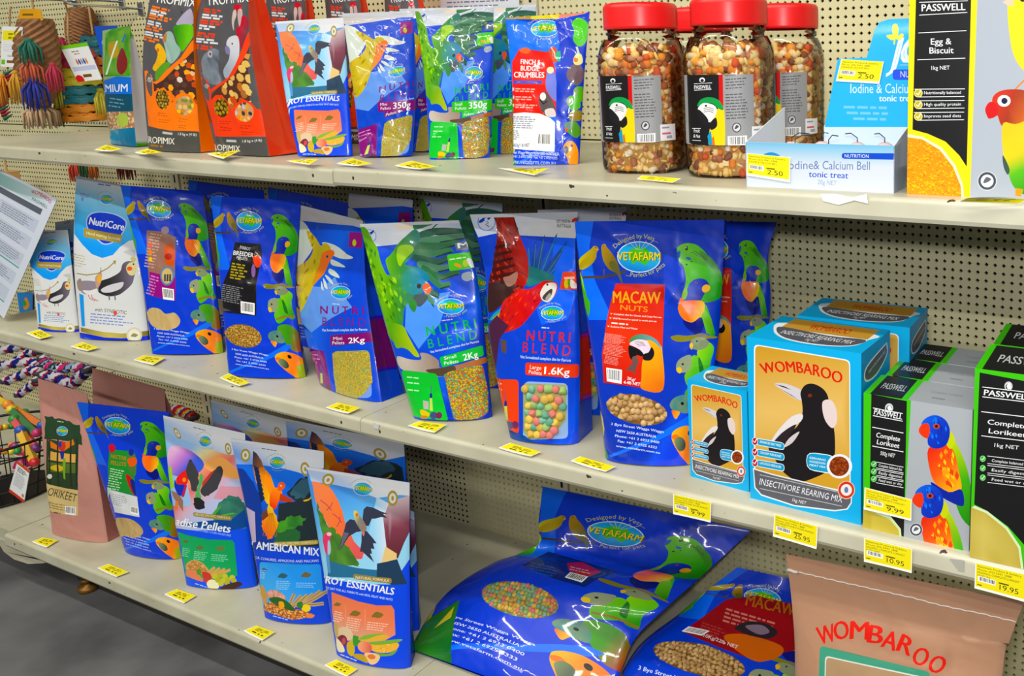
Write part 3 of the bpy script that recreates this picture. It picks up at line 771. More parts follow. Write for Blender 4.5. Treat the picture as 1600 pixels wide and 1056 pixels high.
# ================================================================ artwork: blue bird-column bags
YEL = (236, 204, 30); WHT = (238, 240, 244); BLK = (14, 14, 16)
def logo(d, c, rx, ry, slope=0.0, arcs=True, big=True):
    """oval globe badge with its name across and two arched lines"""
    c = np.asarray(c, float); ax = np.array([1, slope]); ax /= np.linalg.norm(ax); ay = np.array([-ax[1], ax[0]]); rot = math.degrees(math.atan(slope))
    p = 'logo'
    def q(x, y): return c + ax * x * rx + ay * y * ry
    d.ell(c, rx * 1.04, ry * 1.06, (225, 236, 250), rot, p); d.ell(c, rx, ry, ('lin', q(0, -1), q(0, 1), (70, 150, 226), (60, 190, 236), (50, 130, 220)), rot, p)
    d.blob([q(-.55, -.1), q(-.42, -.45), q(-.2, -.62), q(-.02, -.75), q(.1, -.5), q(.3, -.62), q(.5, -.3), q(.6, .05), q(.42, .25), q(.34, .55), q(.1, .4), q(-.1, .3), q(-.3, .5), q(-.4, .2)], (86, 190, 62), p, 3)
    if big:
        for k in (-.38, -.16, 0.02, .22, .44): d.line([q(k * .3, -.5), q(k * 1.5, -1.12)], rx * .02, (196, 206, 190), p)
    n = 'VETAFARM'
    d.text(n, q(-1.0, .28), q(1.04, .24), ry * .56, (70, 92, 20), .03, part=p); d.text(n, q(-1.02, .24), q(1.0, .2), ry * .56, (246, 212, 20), .02, part=p)
    if arcs:
        d.text('Designed by Vets...', q(-1.12, -.55), q(.86, -.98), ry * .3, (188, 190, 60), .008, arc=.17, part=p)
        d.text('...Perfect for pets', q(-.62, 1.28), q(1.25, .52), ry * .3, (188, 190, 60), .008, arc=-.13, part=p)

def art_v(bag, key='macaw'):
    s = bag.surf
    d = Design(s, ('lin', (905, 350), (1010, 725), (44, 64, 180), (38, 88, 226), (34, 74, 220), (30, 66, 215)))
    f = d.frame
    f(890, 335, 6.4)
    d.poly([(40, 70), (240, 60), (200, 330), (250, 640), (430, 1056), (190, 1056), (120, 600)], (48, 118, 240))
    d.blob([(960, 400), (1130, 540), (1150, 640), (1060, 760), (950, 900), (950, 700)], (52, 76, 206))
    # two canaries on a branch
    d.line([(130, 630), (240, 625), (330, 628), (430, 605), (560, 570)], 26, (74, 60, 44))
    d.blob([(80, 500), (110, 430), (210, 350), (240, 318), (270, 318), (290, 345), (272, 385), (268, 430), (230, 490), (150, 545), (95, 545)], ('lin', (100, 400), (250, 540), (212, 196, 20), (170, 140, 10)))
    d.blob([(90, 520), (140, 450), (210, 420), (230, 450), (170, 500), (110, 545)], (188, 160, 12))
    d.ell((262, 330), 6, 6, BLK); d.poly([(272, 340), (296, 352), (274, 360)], (226, 168, 110))
    d.blob([(318, 330), (330, 300), (358, 296), (378, 330), (430, 390), (480, 480), (505, 580), (530, 690), (505, 660), (470, 590), (400, 550), (345, 470), (325, 400)], ('lin', (330, 320), (480, 560), (178, 138, 14), (148, 118, 20), (90, 92, 60)))
    d.blob([(400, 480), (450, 470), (490, 560), (470, 580), (420, 540)], (100, 96, 40)); d.ell((338, 318), 5, 5, BLK)
    for x in (120, 350): d.line([(x, 545), (x - 4, 610)], 8, (120, 84, 66))
    # green wing peeping round the left edge
    d.poly([(95, 555), (130, 640), (175, 830), (205, 880), (200, 980), (185, 1030), (150, 900)], (70, 160, 40)); d.poly([(100, 560), (130, 660), (150, 780), (130, 700)], (190, 210, 60))
    logo(d, (697, 425), 212, 148, 0.02)
    # green budgerigar
    d.blob([(1080, 330), (1120, 300), (1180, 286), (1260, 300), (1330, 350), (1390, 420), (1460, 500), (1520, 600), (1530, 780), (1480, 850), (1380, 880), (1250, 880), (1160, 760), (1165, 640), (1140, 520), (1090, 450), (1076, 380)], ('lin', (1100, 320), (1480, 800), (110, 190, 60), (84, 186, 30), (60, 170, 30), (40, 140, 40)))
    d.blob([(1300, 360), (1420, 440), (1500, 560), (1528, 700), (1490, 640), (1420, 540), (1340, 450)], (60, 140, 34))
    for k in range(6): d.line([(1215 + k * 26, 385 + k * 13), (1262 + k * 24, 368 + k * 16), (1300 + k * 20, 400 + k * 18)], 6, (60, 84, 30))
    d.blob([(1076, 380), (1110, 360), (1106, 420), (1080, 450)], (60, 110, 190)); d.ell((1190, 440), 26, 14, (60, 110, 200), 20)
    d.ell((1172, 500), 9, 9, BLK); d.ell((1218, 470), 7, 7, (40, 60, 30)); d.ell((1172, 340), 14, 22, BLK, 10); d.ell((1168, 332), 5, 6, WHT)
    # rainbow lorikeet
    d.blob([(1200, 690), (1250, 650), (1310, 640), (1370, 660), (1396, 720), (1350, 790), (1300, 870), (1220, 880), (1150, 860), (1130, 800), (1180, 740)], ('lin', (1200, 680), (1300, 870), (84, 92, 190), (70, 66, 176), (58, 50, 150)))
    d.blob([(1330, 720), (1370, 700), (1404, 720), (1396, 760), (1350, 780), (1325, 760)], (236, 170, 40)); d.ell((1268, 682), 12, 10, (190, 70, 40)); d.ell((1268, 682), 5, 5, BLK)
    d.blob([(1140, 760), (1170, 720), (1180, 800), (1150, 850), (1125, 830)], (130, 190, 40))
    d.blob([(1115, 830), (1160, 860), (1300, 860), (1330, 880), (1350, 940), (1310, 1030), (1240, 1090), (1160, 1060), (1100, 990), (1098, 900)], ('lin', (1120, 860), (1300, 1050), (250, 92, 20), (255, 110, 12), (250, 160, 30), (244, 200, 30)))
    d.blob([(1280, 870), (1340, 890), (1350, 950), (1300, 1030), (1260, 980)], (238, 206, 40))
    d.poly([(1330, 880), (1370, 910), (1420, 1050), (1440, 1200), (1400, 1180), (1310, 1010)], (60, 180, 40))
    f(910, 480, 6.4)
    d.blob([(960, 10), (1000, 90), (1100, 150), (1180, 110), (1220, 30), (1200, -60), (1000, -60)], ('lin', (980, 0), (1180, 120), (255, 120, 16), (250, 100, 20), (240, 190, 30)))
    d.blob([(1010, 130), (1100, 150), (1180, 100), (1215, 150), (1200, 230), (1150, 275), (1080, 240), (1030, 190)], (42, 34, 120))
    d.poly([(1190, 80), (1230, 20), (1290, 120), (1330, 260), (1320, 300), (1240, 260)], ('lin', (1200, 60), (1320, 280), (120, 200, 40), (40, 130, 40)))
    d.blob([(880, 300), (940, 280), (1040, 285), (1160, 275), (1330, 290), (1330, 310), (1160, 320), (1020, 345), (930, 340)], (128, 122, 40)); d.ell((1190, 280), 60, 20, (120, 110, 90))
    # two green parrots
    d.blob([(1200, 400), (1260, 350), (1310, 390), (1310, 450), (1280, 560), (1290, 700), (1220, 720), (1190, 600), (1150, 500), (1150, 430)], ('lin', (1180, 400), (1260, 650), (140, 200, 40), (90, 190, 20), (50, 150, 30)))
    d.blob([(1075, 380), (1090, 330), (1150, 300), (1220, 310), (1265, 350), (1240, 400), (1170, 430), (1110, 420)], (130, 142, 110)); d.blob([(1072, 370), (1100, 360), (1105, 400), (1090, 425), (1074, 400)], (226, 180, 30)); d.ell((1145, 340), 9, 9, BLK)
    d.blob([(1085, 500), (1150, 490), (1200, 560), (1210, 650), (1180, 720), (1060, 790), (1020, 700), (1040, 640)], ('lin', (1060, 520), (1180, 740), (120, 190, 40), (80, 180, 20), (70, 170, 30)))
    d.blob([(1160, 500), (1200, 570), (1215, 660), (1170, 640)], (40, 110, 40))
    d.blob([(935, 590), (960, 530), (1020, 490), (1080, 480), (1090, 560), (1060, 640), (1000, 655), (950, 640)], (140, 150, 120)); d.blob([(940, 610), (975, 600), (995, 640), (970, 662), (942, 640)], (226, 186, 30)); d.ell((1002, 570), 11, 11, BLK)
    d.line([(1040, 740), (1160, 700), (1290, 690)], 26, (140, 120, 50))
    f(920, 590, 7.04)
    d.blob([(1060, 150), (1180, 100), (1300, 140), (1330, 300), (1300, 480), (1200, 520), (1130, 420), (1080, 300)], ('lin', (1080, 200), (1280, 460), (80, 160, 40), (60, 140, 40), (160, 60, 30)))
    d.blob([(890, 300), (920, 240), (990, 200), (1070, 195), (1110, 260), (1110, 370), (1050, 392), (980, 370), (915, 350)], ('mix', (70, 130, 130), (110, 140, 110), 22)); d.ell((1028, 285), 17, 19, BLK)
    d.blob([(912, 362), (960, 362), (1002, 380), (985, 420), (958, 455), (930, 420)], ('lin', (920, 370), (960, 450), (236, 110, 50), (240, 170, 50)))
    # light diagonal swoosh and sun conure
    d.poly([(220, 850), (440, 760), (700, 660), (960, 500), (1110, 410), (1200, 420), (1100, 520), (960, 590), (760, 690), (480, 790), (240, 880)], (70, 128, 244))
    d.blob([(912, 640), (930, 590), (1000, 545), (1100, 530), (1230, 590), (1290, 750), (1240, 960), (1130, 1000), (1080, 940), (1010, 860), (960, 780), (920, 700)], ('lin', (930, 600), (1150, 950), (236, 180, 30), (244, 140, 20), (236, 110, 20), (230, 170, 30)))
    d.blob([(915, 640), (960, 620), (1000, 650), (960, 680), (920, 670)], (240, 120, 50))
    d.blob([(942, 690), (980, 650), (1030, 660), (1062, 710), (1056, 780), (1010, 810), (970, 780), (948, 730)], ('lin', (950, 680), (1050, 790), (120, 136, 100), (40, 54, 50))); d.ell((1112, 610), 24, 32, (20, 26, 20))
    d.poly([(1150, 760), (1290, 700), (1290, 990), (1120, 1010)], (150, 170, 40))
    d.poly([(120, 350), (150, 430), (172, 560), (165, 640), (140, 660)], (200, 190, 40)); d.poly([(140, 720), (200, 820), (218, 890), (160, 880)], (50, 140, 50))
    # address
    c = (216, 226, 246)
    for t, a, b, h in (('3 Bye Street Wagga Wagga', (248, 515), (825, 606), 27), ('NSW 2650 AUSTRALIA', (308, 592), (742, 660), 29), ('Phone: +61 2 6933 0400', (292, 645), (776, 722), 27), ('Fax: +61 2 6925 6333', (322, 702), (746, 780), 27), ('www.vetafarm.com.au', (302, 755), (782, 836), 24)):
        d.text(t, a, b, h, c, .012)
    return d
TAN = [(196, 158, 104), (184, 144, 90), (206, 170, 118), (172, 132, 82)]
def oval(c, rx, ry, rot, n=30):
    t = np.arange(n) * 2 * math.pi / n; r = math.radians(rot)
    return np.stack([c[0] + rx * np.cos(t) * math.cos(r) - ry * np.sin(t) * math.sin(r), c[1] + rx * np.cos(t) * math.sin(r) + ry * np.sin(t) * math.cos(r)], 1)
def lbl_macaw(d):
    f = d.frame; d.tags = 'label'; P = 'printed_label'
    f(890, 335, 6.4)
    d.poly([(462, 690), (958, 700), (940, 1056), (905, 1700), (905, 1746), (340, 1680), (325, 1390), (370, 1056)], ('lin', (500, 700), (520, 1700), (200, 34, 30), (222, 52, 24), (206, 40, 34)), P)
    for dx, c in ((5, (120, 10, 10)), (0, (246, 150, 30))):
        d.text('MACAW', (432 + dx, 884), (912 + dx, 890), 118, c, .03, part=P)
    d.text('NUTS', (505, 955), (780, 975), 54, (240, 150, 60), .01, part=P)
    f(910, 480, 6.4); c = (240, 226, 214)
    for t, a, b in (('Complete diet for Llamas and Large Parrots', (310, 75), (790, 108), ), ('Well flavoured to appeal to exotic parrots', (300, 118), (742, 148)), ('Reduces Mess and Waste', (282, 200), (550, 224))):
        d.text(t, a, b, 17, c, .02, part=P); d.text('v', (a[0] - 32, a[1] - 4), (a[0] - 14, a[1] - 2), 20, c, .03, part=P)
    d.greek((290, 150), (540, 174), 1, 14, (240, 226, 214)); d.greek((226, 258), (440, 290), 8, 5, (226, 170, 160), 12.5, 3); d.greek((226, 362), (450, 400), 8, 5, (226, 170, 160), 14, 4); d.greek((232, 480), (380, 512), 6, 5, (226, 170, 160), 14, 5)
    # macaw portrait
    d.blob([(640, 330), (700, 320), (780, 380), (800, 460), (806, 825), (600, 815), (590, 700), (600, 540), (640, 430)], ('lin', (650, 350), (700, 820), (246, 170, 40), (244, 150, 20), (222, 110, 20)), P)
    d.blob([(465, 350), (490, 305), (550, 275), (620, 272), (700, 300), (760, 350), (795, 430), (770, 400), (700, 340), (620, 325), (540, 325)], ('lin', (480, 320), (780, 380), (70, 130, 70), (110, 160, 180)), P)
    d.blob([(470, 370), (500, 340), (560, 322), (640, 335), (665, 370), (680, 410), (660, 450), (610, 475), (580, 430), (520, 395)], (226, 208, 224), P)
    d.blob([(465, 385), (510, 395), (575, 430), (610, 470), (590, 490), (540, 480), (520, 530), (480, 510), (462, 440)], BLK, P)
    d.blob([(610, 470), (660, 450), (690, 400), (715, 440), (712, 490), (680, 530), (620, 530), (600, 500)], (20, 18, 24), P)
    for k in range(4): d.line([(515 + k * 12, 350 + k * 14), (560 + k * 12, 340 + k * 14), (610 + k * 8, 352 + k * 12)], 4, (90, 60, 80), P)
    d.ell((578, 348), 9, 8, (240, 220, 160), part=P); d.ell((578, 348), 4, 4, BLK, part=P)
    d.blob([(500, 500), (540, 490), (560, 540), (540, 600), (520, 670), (505, 640), (440, 625), (490, 570)], (106, 78, 76), P)
    d.barcode([(240, 602), (398, 624), (394, 764), (246, 738)], 4)
    d.text('2Kg/', (445, 722), (528, 738), 30, WHT, .02, part=P); d.text('4.4lb NET', (412, 762), (578, 784), 32, WHT, .02, part=P)
    f(920, 590, 7.04)
    d.kernels(oval((530, 350), 338, 158, 13), .62, TAN, 5, 'window', 7, .22, (120, 88, 50))
    d.tags = None
    return d
VM = art_v(B['vmac']); VBASE = Design(B['vmac'].surf, (36, 70, 210)); VBASE.merge(VM); lbl_macaw(VM)

# ================================================================ artwork: blue blend pouches with a flying bird
PEL = [(226, 180, 70), (206, 170, 60), (112, 176, 140), (96, 160, 130), (216, 112, 100), (150, 170, 80)]
def coeliac(d, c, r):
    d.ell(c, r, r * 1.02, (60, 80, 170)); d.ell(c, r * .93, r * .95, (206, 212, 226))
    x, y = c
    d.line([(x - r * .8, y - r * .1), (x + r * .5, y - r * .75)], r * .13, (50, 70, 170)); d.blob([(x - r * .9, y), (x - r * .4, y - r * .45), (x - r * .2, y - r * .2), (x - r * .6, y + r * .1)], (50, 70, 170)); d.blob([(x + r * .1, y - r * .5), (x + r * .6, y - r * .95), (x + r * .6, y - r * .6), (x + r * .2, y - r * .2)], (50, 70, 170))
    d.line([(x, y - r * .1), (x + r * .25, y + r * .1), (x - r * .1, y + r * .3), (x + r * .3, y + r * .55)], r * .1, (50, 70, 170))
def flag(d, c, w):
    x, y = c
    d.blob([(x - w, y + w * .4), (x - w * .9, y - w * .2), (x - w * .2, y - w * .5), (x + w * .1, y), (x - w * .4, y + w * .2)], (200, 60, 40)); d.poly([(x - w * .3, y + .3 * w), (x + w * .3, y - w * .7), (x + w * .6, y - w * .3), (x + w, y + w * .7), (x, y + w * .4)], (34, 44, 120))
def nb_words(d, col, n0, n1, nh, b0, b1, bh):
    d.text('N U T R I', n0, n1, nh, col, .022); d.text('B L E N D', b0, b1, bh, col, -.006)
def syringe(d, x, y, k, body=(190, 210, 110)):
    """feeding syringe with fruit, at its lower end (x, y); k = scale"""
    d.poly([(x - 12 * k, y), (x + 16 * k, y), (x + 6 * k, y - 110 * k), (x - 14 * k, y - 110 * k)], body)
    d.poly([(x - 16 * k, y - 110 * k), (x + 8 * k, y - 110 * k), (x + 4 * k, y - 150 * k), (x - 12 * k, y - 150 * k)], (60, 60, 130)); d.line([(x - 4 * k, y - 150 * k), (x - 6 * k, y - 215 * k)], 6 * k, (90, 90, 150))
    d.poly([(x - 70 * k, y - 90 * k), (x - 24 * k, y - 80 * k), (x - 20 * k, y - 10 * k), (x - 66 * k, y - 16 * k)], (176, 176, 170))
    d.blob([(x - 90 * k, y - 10 * k), (x - 40 * k, y + 4 * k), (x - 10 * k, y + 30 * k), (x - 40 * k, y + 60 * k), (x - 90 * k, y + 30 * k)], (222, 190, 50))
    d.ell((x + 24 * k, y + 42 * k), 34 * k, 32 * k, (70, 80, 120)); d.ell((x + 70 * k, y + 40 * k), 28 * k, 30 * k, (110, 50, 90))
    d.ell((x - 60 * k, y + 56 * k), 34 * k, 14 * k, (190, 140, 60))

def art_nbl(bag):
    d = Design(bag.surf, ('lin', (770, 340), (860, 690), (40, 74, 200), (38, 96, 230), (44, 84, 224), (30, 66, 204)))
    f = d.frame; f(720, 325, 6.036)
    d.poly([(880, 240), (1120, 260), (1130, 700), (1000, 1056), (760, 1100), (700, 900), (860, 700)], (46, 108, 238))
    d.poly([(40, 20), (1300, -30), (1300, 292), (1095, 285), (580, 258), (330, 240), (165, 275)], ('lin', (200, 150), (1200, 150), (196, 206, 226), (206, 206, 208), (196, 194, 194)), 'top_seal')
    coeliac(d, (243, 130), 84)
    d.text('100% MADE IN', (905, 138), (1030, 142), 30, (50, 50, 56), .01); d.text('AUSTRALIA', (908, 180), (1040, 188), 36, (50, 50, 56), .012); flag(d, (1100, 115), 50)
    # scarlet macaw: far wing, near wing, body, head
    tips = [(640, 345), (710, 305), (792, 250), (912, 235), (1008, 315), (960, 400), (905, 560)]
    for i, t in enumerate(tips):
        b0 = np.array([650 + 28 * i, 690 - 8 * i]); t = np.array(t, float); n = np.array([-(t - b0)[1], (t - b0)[0]]); n = n / np.linalg.norm(n)
        d.blob([b0 - n * 20, b0 + (t - b0) * .6 - n * 20, t, b0 + (t - b0) * .6 + n * 20, b0 + n * 26], ((44, 96, 170), (34, 74, 140), (50, 80, 130))[i % 3], n=3)
        d.line([b0, b0 + (t - b0) * .9], 6, (80, 130, 180))
    d.blob([(620, 560), (700, 560), (800, 600), (880, 640), (860, 690), (760, 700), (650, 740), (600, 700)], (40, 110, 110))
    wing = [(285, 10), (380, -20), (468, 0), (520, 150), (570, 290), (625, 430), (640, 560), (630, 680), (560, 800), (470, 860), (400, 900), (262, 980), (258, 760), (275, 650), (305, 560), (312, 480), (330, 380), (345, 260), (330, 130)]
    d.blob(wing, ('lin', (280, 500), (600, 420), (70, 26, 24), (130, 34, 30), (176, 40, 36)), n=3)
    d.strokes(wing, 60, 150, 22, 62, [(90, 26, 22), (60, 20, 20), (160, 44, 34), (190, 60, 44)], 3, spread=24)
    for k in range(7): d.poly([(320 - k * 8, 360 + k * 70), (470 + k * 12, 330 + k * 66), (480 + k * 12, 350 + k * 66), (330 - k * 8, 392 + k * 72)], (66, 22, 20))
    d.blob([(262, 740), (300, 700), (420, 680), (500, 700), (480, 800), (400, 900), (265, 985)], (52, 30, 30)); d.blob([(400, 660), (460, 640), (540, 600), (520, 700), (440, 740)], (150, 110, 100))
    d.poly([(255, 1056), (330, 980), (400, 930), (420, 1000), (330, 1056)], (60, 150, 170)); d.poly([(300, 1040), (400, 960), (420, 1020), (350, 1060)], (180, 140, 50))
    body = [(400, 880), (480, 820), (560, 770), (660, 760), (740, 710), (800, 690), (790, 800), (760, 880), (700, 960), (620, 1056), (540, 1130), (400, 1180), (330, 1200), (360, 1040)]
    d.blob(body, ('lin', (420, 900), (740, 800), (190, 40, 34), (206, 44, 44), (190, 40, 52)), n=3)
    d.strokes(body, 40, 60, 18, 120, [(226, 70, 50), (150, 26, 34), (170, 30, 40)], 4)
    d.blob([(740, 720), (800, 685), (870, 690), (912, 720), (900, 800), (850, 870), (790, 880), (750, 850), (745, 790)], (196, 44, 44))
    d.blob([(752, 790), (800, 715), (880, 705), (905, 740), (880, 830), (830, 885), (790, 880), (760, 850)], (212, 206, 200)); d.blob([(770, 850), (800, 800), (860, 760), (860, 810), (820, 870)], (60, 56, 50)); d.blob([(800, 850), (840, 800), (850, 830), (815, 875)], (150, 150, 140)); d.ell((818, 722), 9, 11, BLK)
    d.poly([(965, 602), (1150, 596), (1150, 772), (932, 766)], (232, 70, 36)); d.greek((975, 650), (1120, 645), 1, 22, (250, 190, 170)); d.ell((995, 715), 22, 44, (220, 190, 60)); d.ell((1025, 705), 16, 40, (90, 150, 50)); d.blob([(1040, 670), (1110, 745), (1040, 750)], (240, 220, 210))
    logo(d, (864, 990), 104, 64, .0, big=False)
    f(760, 480, 4.8)
    d.poly([(5, 150), (80, 60), (170, 140), (100, 240), (70, 470), (30, 500), (15, 300)], (70, 34, 60)); d.poly([(110, 240), (150, 250), (150, 350), (115, 330)], (90, 70, 60))
    nb_words(d, (214, 50, 44), (302, 249), (627, 266), 78, (268, 336), (628, 364), 78)
    d.greek((415, 148), (500, 154), 1, 8, (210, 220, 240)); d.text('Vet formulated complete diet for Parrots', (252, 382), (635, 408), 22, (214, 224, 246), .014)
    d.rrect([(290, 415), (697, 428), (692, 526), (290, 508)], (232, 62, 34), .2)
    d.text('Large', (325, 460), (412, 470), 30, WHT, .005); d.text('Pellets', (316, 497), (416, 508), 28, WHT, .005); d.text('1.6Kg', (436, 500), (622, 512), 56, WHT, .025)
    d.rrect([(35, 525), (240, 545), (242, 952), (60, 860)], (232, 66, 30), .14); d.greek((50, 560), (150, 572), 1, 10, (250, 190, 170)); d.greek((60, 604), (150, 616), 1, 10, (250, 190, 170)); d.greek((52, 660), (130, 680), 2, 10, (250, 190, 170), 30)
    syringe(d, 148, 845, .95)
    d.rrect([(285, 555), (614, 570), (612, 985), (272, 992)], (150, 178, 220), .12, 'window')
    d.poly([(285, 572), (602, 580), (604, 840), (480, 985), (330, 985), (275, 940), (275, 620)], (150, 160, 110), 'window')
    d.win = d.to([(290, 572), (606, 580), (608, 840), (480, 982), (330, 984), (277, 940), (277, 610)])
    d.poly([(20, 900), (280, 960), (420, 1056), (120, 980)], (36, 80, 150))
    return d
def art_nbs(bag):
    d = Design(bag.surf, ('lin', (580, 370), (720, 660), (34, 84, 210), (40, 112, 230), (36, 92, 220), (24, 62, 190)))
    f = d.frame; f(555, 330, 6.036)
    d.poly([(480, 860), (760, 780), (900, 760), (800, 1056), (600, 1300), (470, 1100)], (110, 160, 246))
    d.poly([(-20, 150), (100, 150), (740, 20), (1000, 20), (1100, 235), (1020, 215), (800, 250), (400, 312), (195, 332), (60, 350)], ('lin', (100, 200), (1000, 120), (196, 204, 220), (214, 214, 220), (180, 190, 205)), 'top_seal')
    coeliac(d, (135, 235), 62); d.blob([(340, 110), (480, 70), (560, 140), (430, 170)], (226, 206, 180))
    fan = [((560, 140), (700, 100), (860, 20), (700, 190)), ((590, 240), (760, 190), (1000, 185), (1050, 200)), ((560, 300), (800, 260), (1060, 225), (1080, 250)), ((560, 330), (800, 330), (960, 290), (1000, 320)), ((560, 390), (760, 400), (900, 360), (930, 390)), ((560, 440), (760, 480), (880, 440), (900, 480)), ((600, 500), (780, 540), (900, 520), (900, 560)), ((640, 540), (800, 620), (960, 570), (990, 600)), ((680, 600), (800, 700), (890, 680), (900, 720)), ((660, 660), (720, 760), (790, 790), (780, 830)), ((660, 780), (720, 840), (750, 880), (740, 900))]
    for i, (a, b, c, e) in enumerate(fan):
        a, b, c, e = map(np.array, (a, b, c, e)); w = np.array([0, 34])
        d.blob([a - w, b - w, c - w * .6, e, c + w * .9, b + w, a + w], ((64, 120, 84), (44, 90, 74), (80, 130, 100), (50, 104, 70))[i % 4], n=3); d.poly([b + w * .75, c + w * .55, e, c + w * 1.0, b + w * 1.1], (30, 44, 40))
    d.blob([(50, 150), (110, 170), (170, 290), (205, 345), (240, 480), (290, 590), (330, 600), (310, 560), (280, 460), (330, 410), (400, 310), (470, 240), (560, 170), (610, 220), (590, 300), (545, 360), (540, 430), (470, 500), (600, 530), (680, 590), (690, 650), (620, 700), (640, 760), (560, 820), (470, 900), (450, 1056), (420, 1250), (330, 1200), (270, 1056), (200, 850), (100, 560), (60, 350)],
           ('lin', (100, 400), (560, 800), (90, 150, 40), (110, 176, 40), (70, 140, 56), (60, 120, 110)), n=3)
    d.strokes([(80, 200), (170, 330), (280, 640), (560, 560), (640, 680), (480, 880), (420, 1050), (290, 1040), (120, 600)], 70, 70, 26, 70, [(130, 190, 50), (60, 120, 36), (84, 150, 44), (150, 200, 60)], 5)
    d.blob([(410, 330), (520, 320), (550, 370), (470, 450), (420, 520), (390, 440)], (150, 196, 50))
    d.blob([(470, 560), (600, 540), (690, 620), (650, 700), (580, 780), (470, 760), (430, 660)], ('lin', (450, 600), (640, 740), (60, 140, 110), (60, 130, 170)))
    d.ell((600, 705), 20, 24, (40, 40, 40)); d.blob([(640, 690), (680, 680), (712, 720), (700, 780), (660, 770), (636, 730)], (232, 96, 50)); d.blob([(550, 800), (620, 780), (690, 800), (650, 870), (600, 900), (560, 860)], (70, 84, 90)); d.blob([(500, 850), (550, 830), (580, 880), (560, 950), (520, 920)], (60, 130, 60))
    d.poly([(940, 300), (1070, 270), (1100, 360), (960, 370)], (96, 110, 120)); d.text('M', (975, 350), (1075, 330), 50, WHT, .02)
    d.rrect([(866, 410), (1140, 375), (1142, 530), (890, 566)], (84, 200, 50), .12); d.greek((890, 450), (1120, 415), 1, 12, (220, 250, 210)); d.ell((970, 510), 40, 16, (240, 160, 40), 20); d.ell((1040, 490), 26, 34, (190, 210, 80)); d.blob([(1050, 450), (1090, 450), (1130, 520), (1080, 520)], (224, 228, 224))
    d.blob([(1010, 590), (1090, 570), (1120, 620), (1060, 660), (1010, 640)], (160, 170, 180))
    logo(d, (905, 898), 122, 72, -.02, big=False); d.greek((815, 1028), (965, 1010), 1, 8, (224, 190, 190))
    f(590, 490, 5.868)
    tail = [(100, 90), (230, 110), (280, 200), (330, 290), (385, 390), (340, 390), (280, 330), (220, 310), (170, 310), (130, 200)]
    d.blob(tail, ('lin', (140, 100), (330, 380), (90, 160, 30), (170, 190, 40)), n=3)
    d.blob([(180, 390), (300, 420), (400, 420), (390, 360), (470, 370), (560, 430), (600, 500), (980, 400), (990, 450), (700, 540), (560, 580), (350, 545), (210, 500)], ('lin', (200, 400), (900, 450), (196, 186, 176), (150, 130, 120), (176, 110, 70)), n=3)
    d.blob([(440, 520), (560, 500), (700, 480), (700, 540), (560, 575)], (84, 66, 54))
    nb_words(d, (40, 176, 70), (452, 206), (905, 130), 88, (470, 318), (915, 230), 84)
    d.text('Vet formulated complete diet for Parrots', (486, 362), (930, 262), 22, (220, 228, 246), .014)
    d.rrect([(566, 400), (965, 288), (975, 385), (590, 494)], (46, 190, 70), .2)
    d.text('Small', (612, 424), (722, 402), 30, WHT, .005); d.text('Pellets', (612, 470), (742, 448), 30, WHT, .005); d.text('2Kg', (790, 432), (922, 400), 60, WHT, .02)
    d.rrect([(215, 515), (540, 550), (650, 985), (320, 940)], (50, 190, 66), .1)
    for k, y in enumerate((575, 625, 690)): d.greek((270 + k * 4, y), (430, y + 18), 1, 11, (190, 240, 190))
    syringe(d, 490, 890, 1.05)
    d.rrect([(605, 560), (970, 460), (1020, 930), (700, 1010)], (70, 110, 200), .16, 'window')
    d.kernels([(606, 560), (660, 530), (820, 490), (950, 470), (972, 500), (1015, 720), (1015, 900), (950, 950), (830, 985), (740, 985), (700, 950), (640, 740)], .235, PEL[:2] * 2 + PEL[2:5] + [(214, 96, 80)], 7, 'window', 6, .25, (120, 120, 60))
    return d
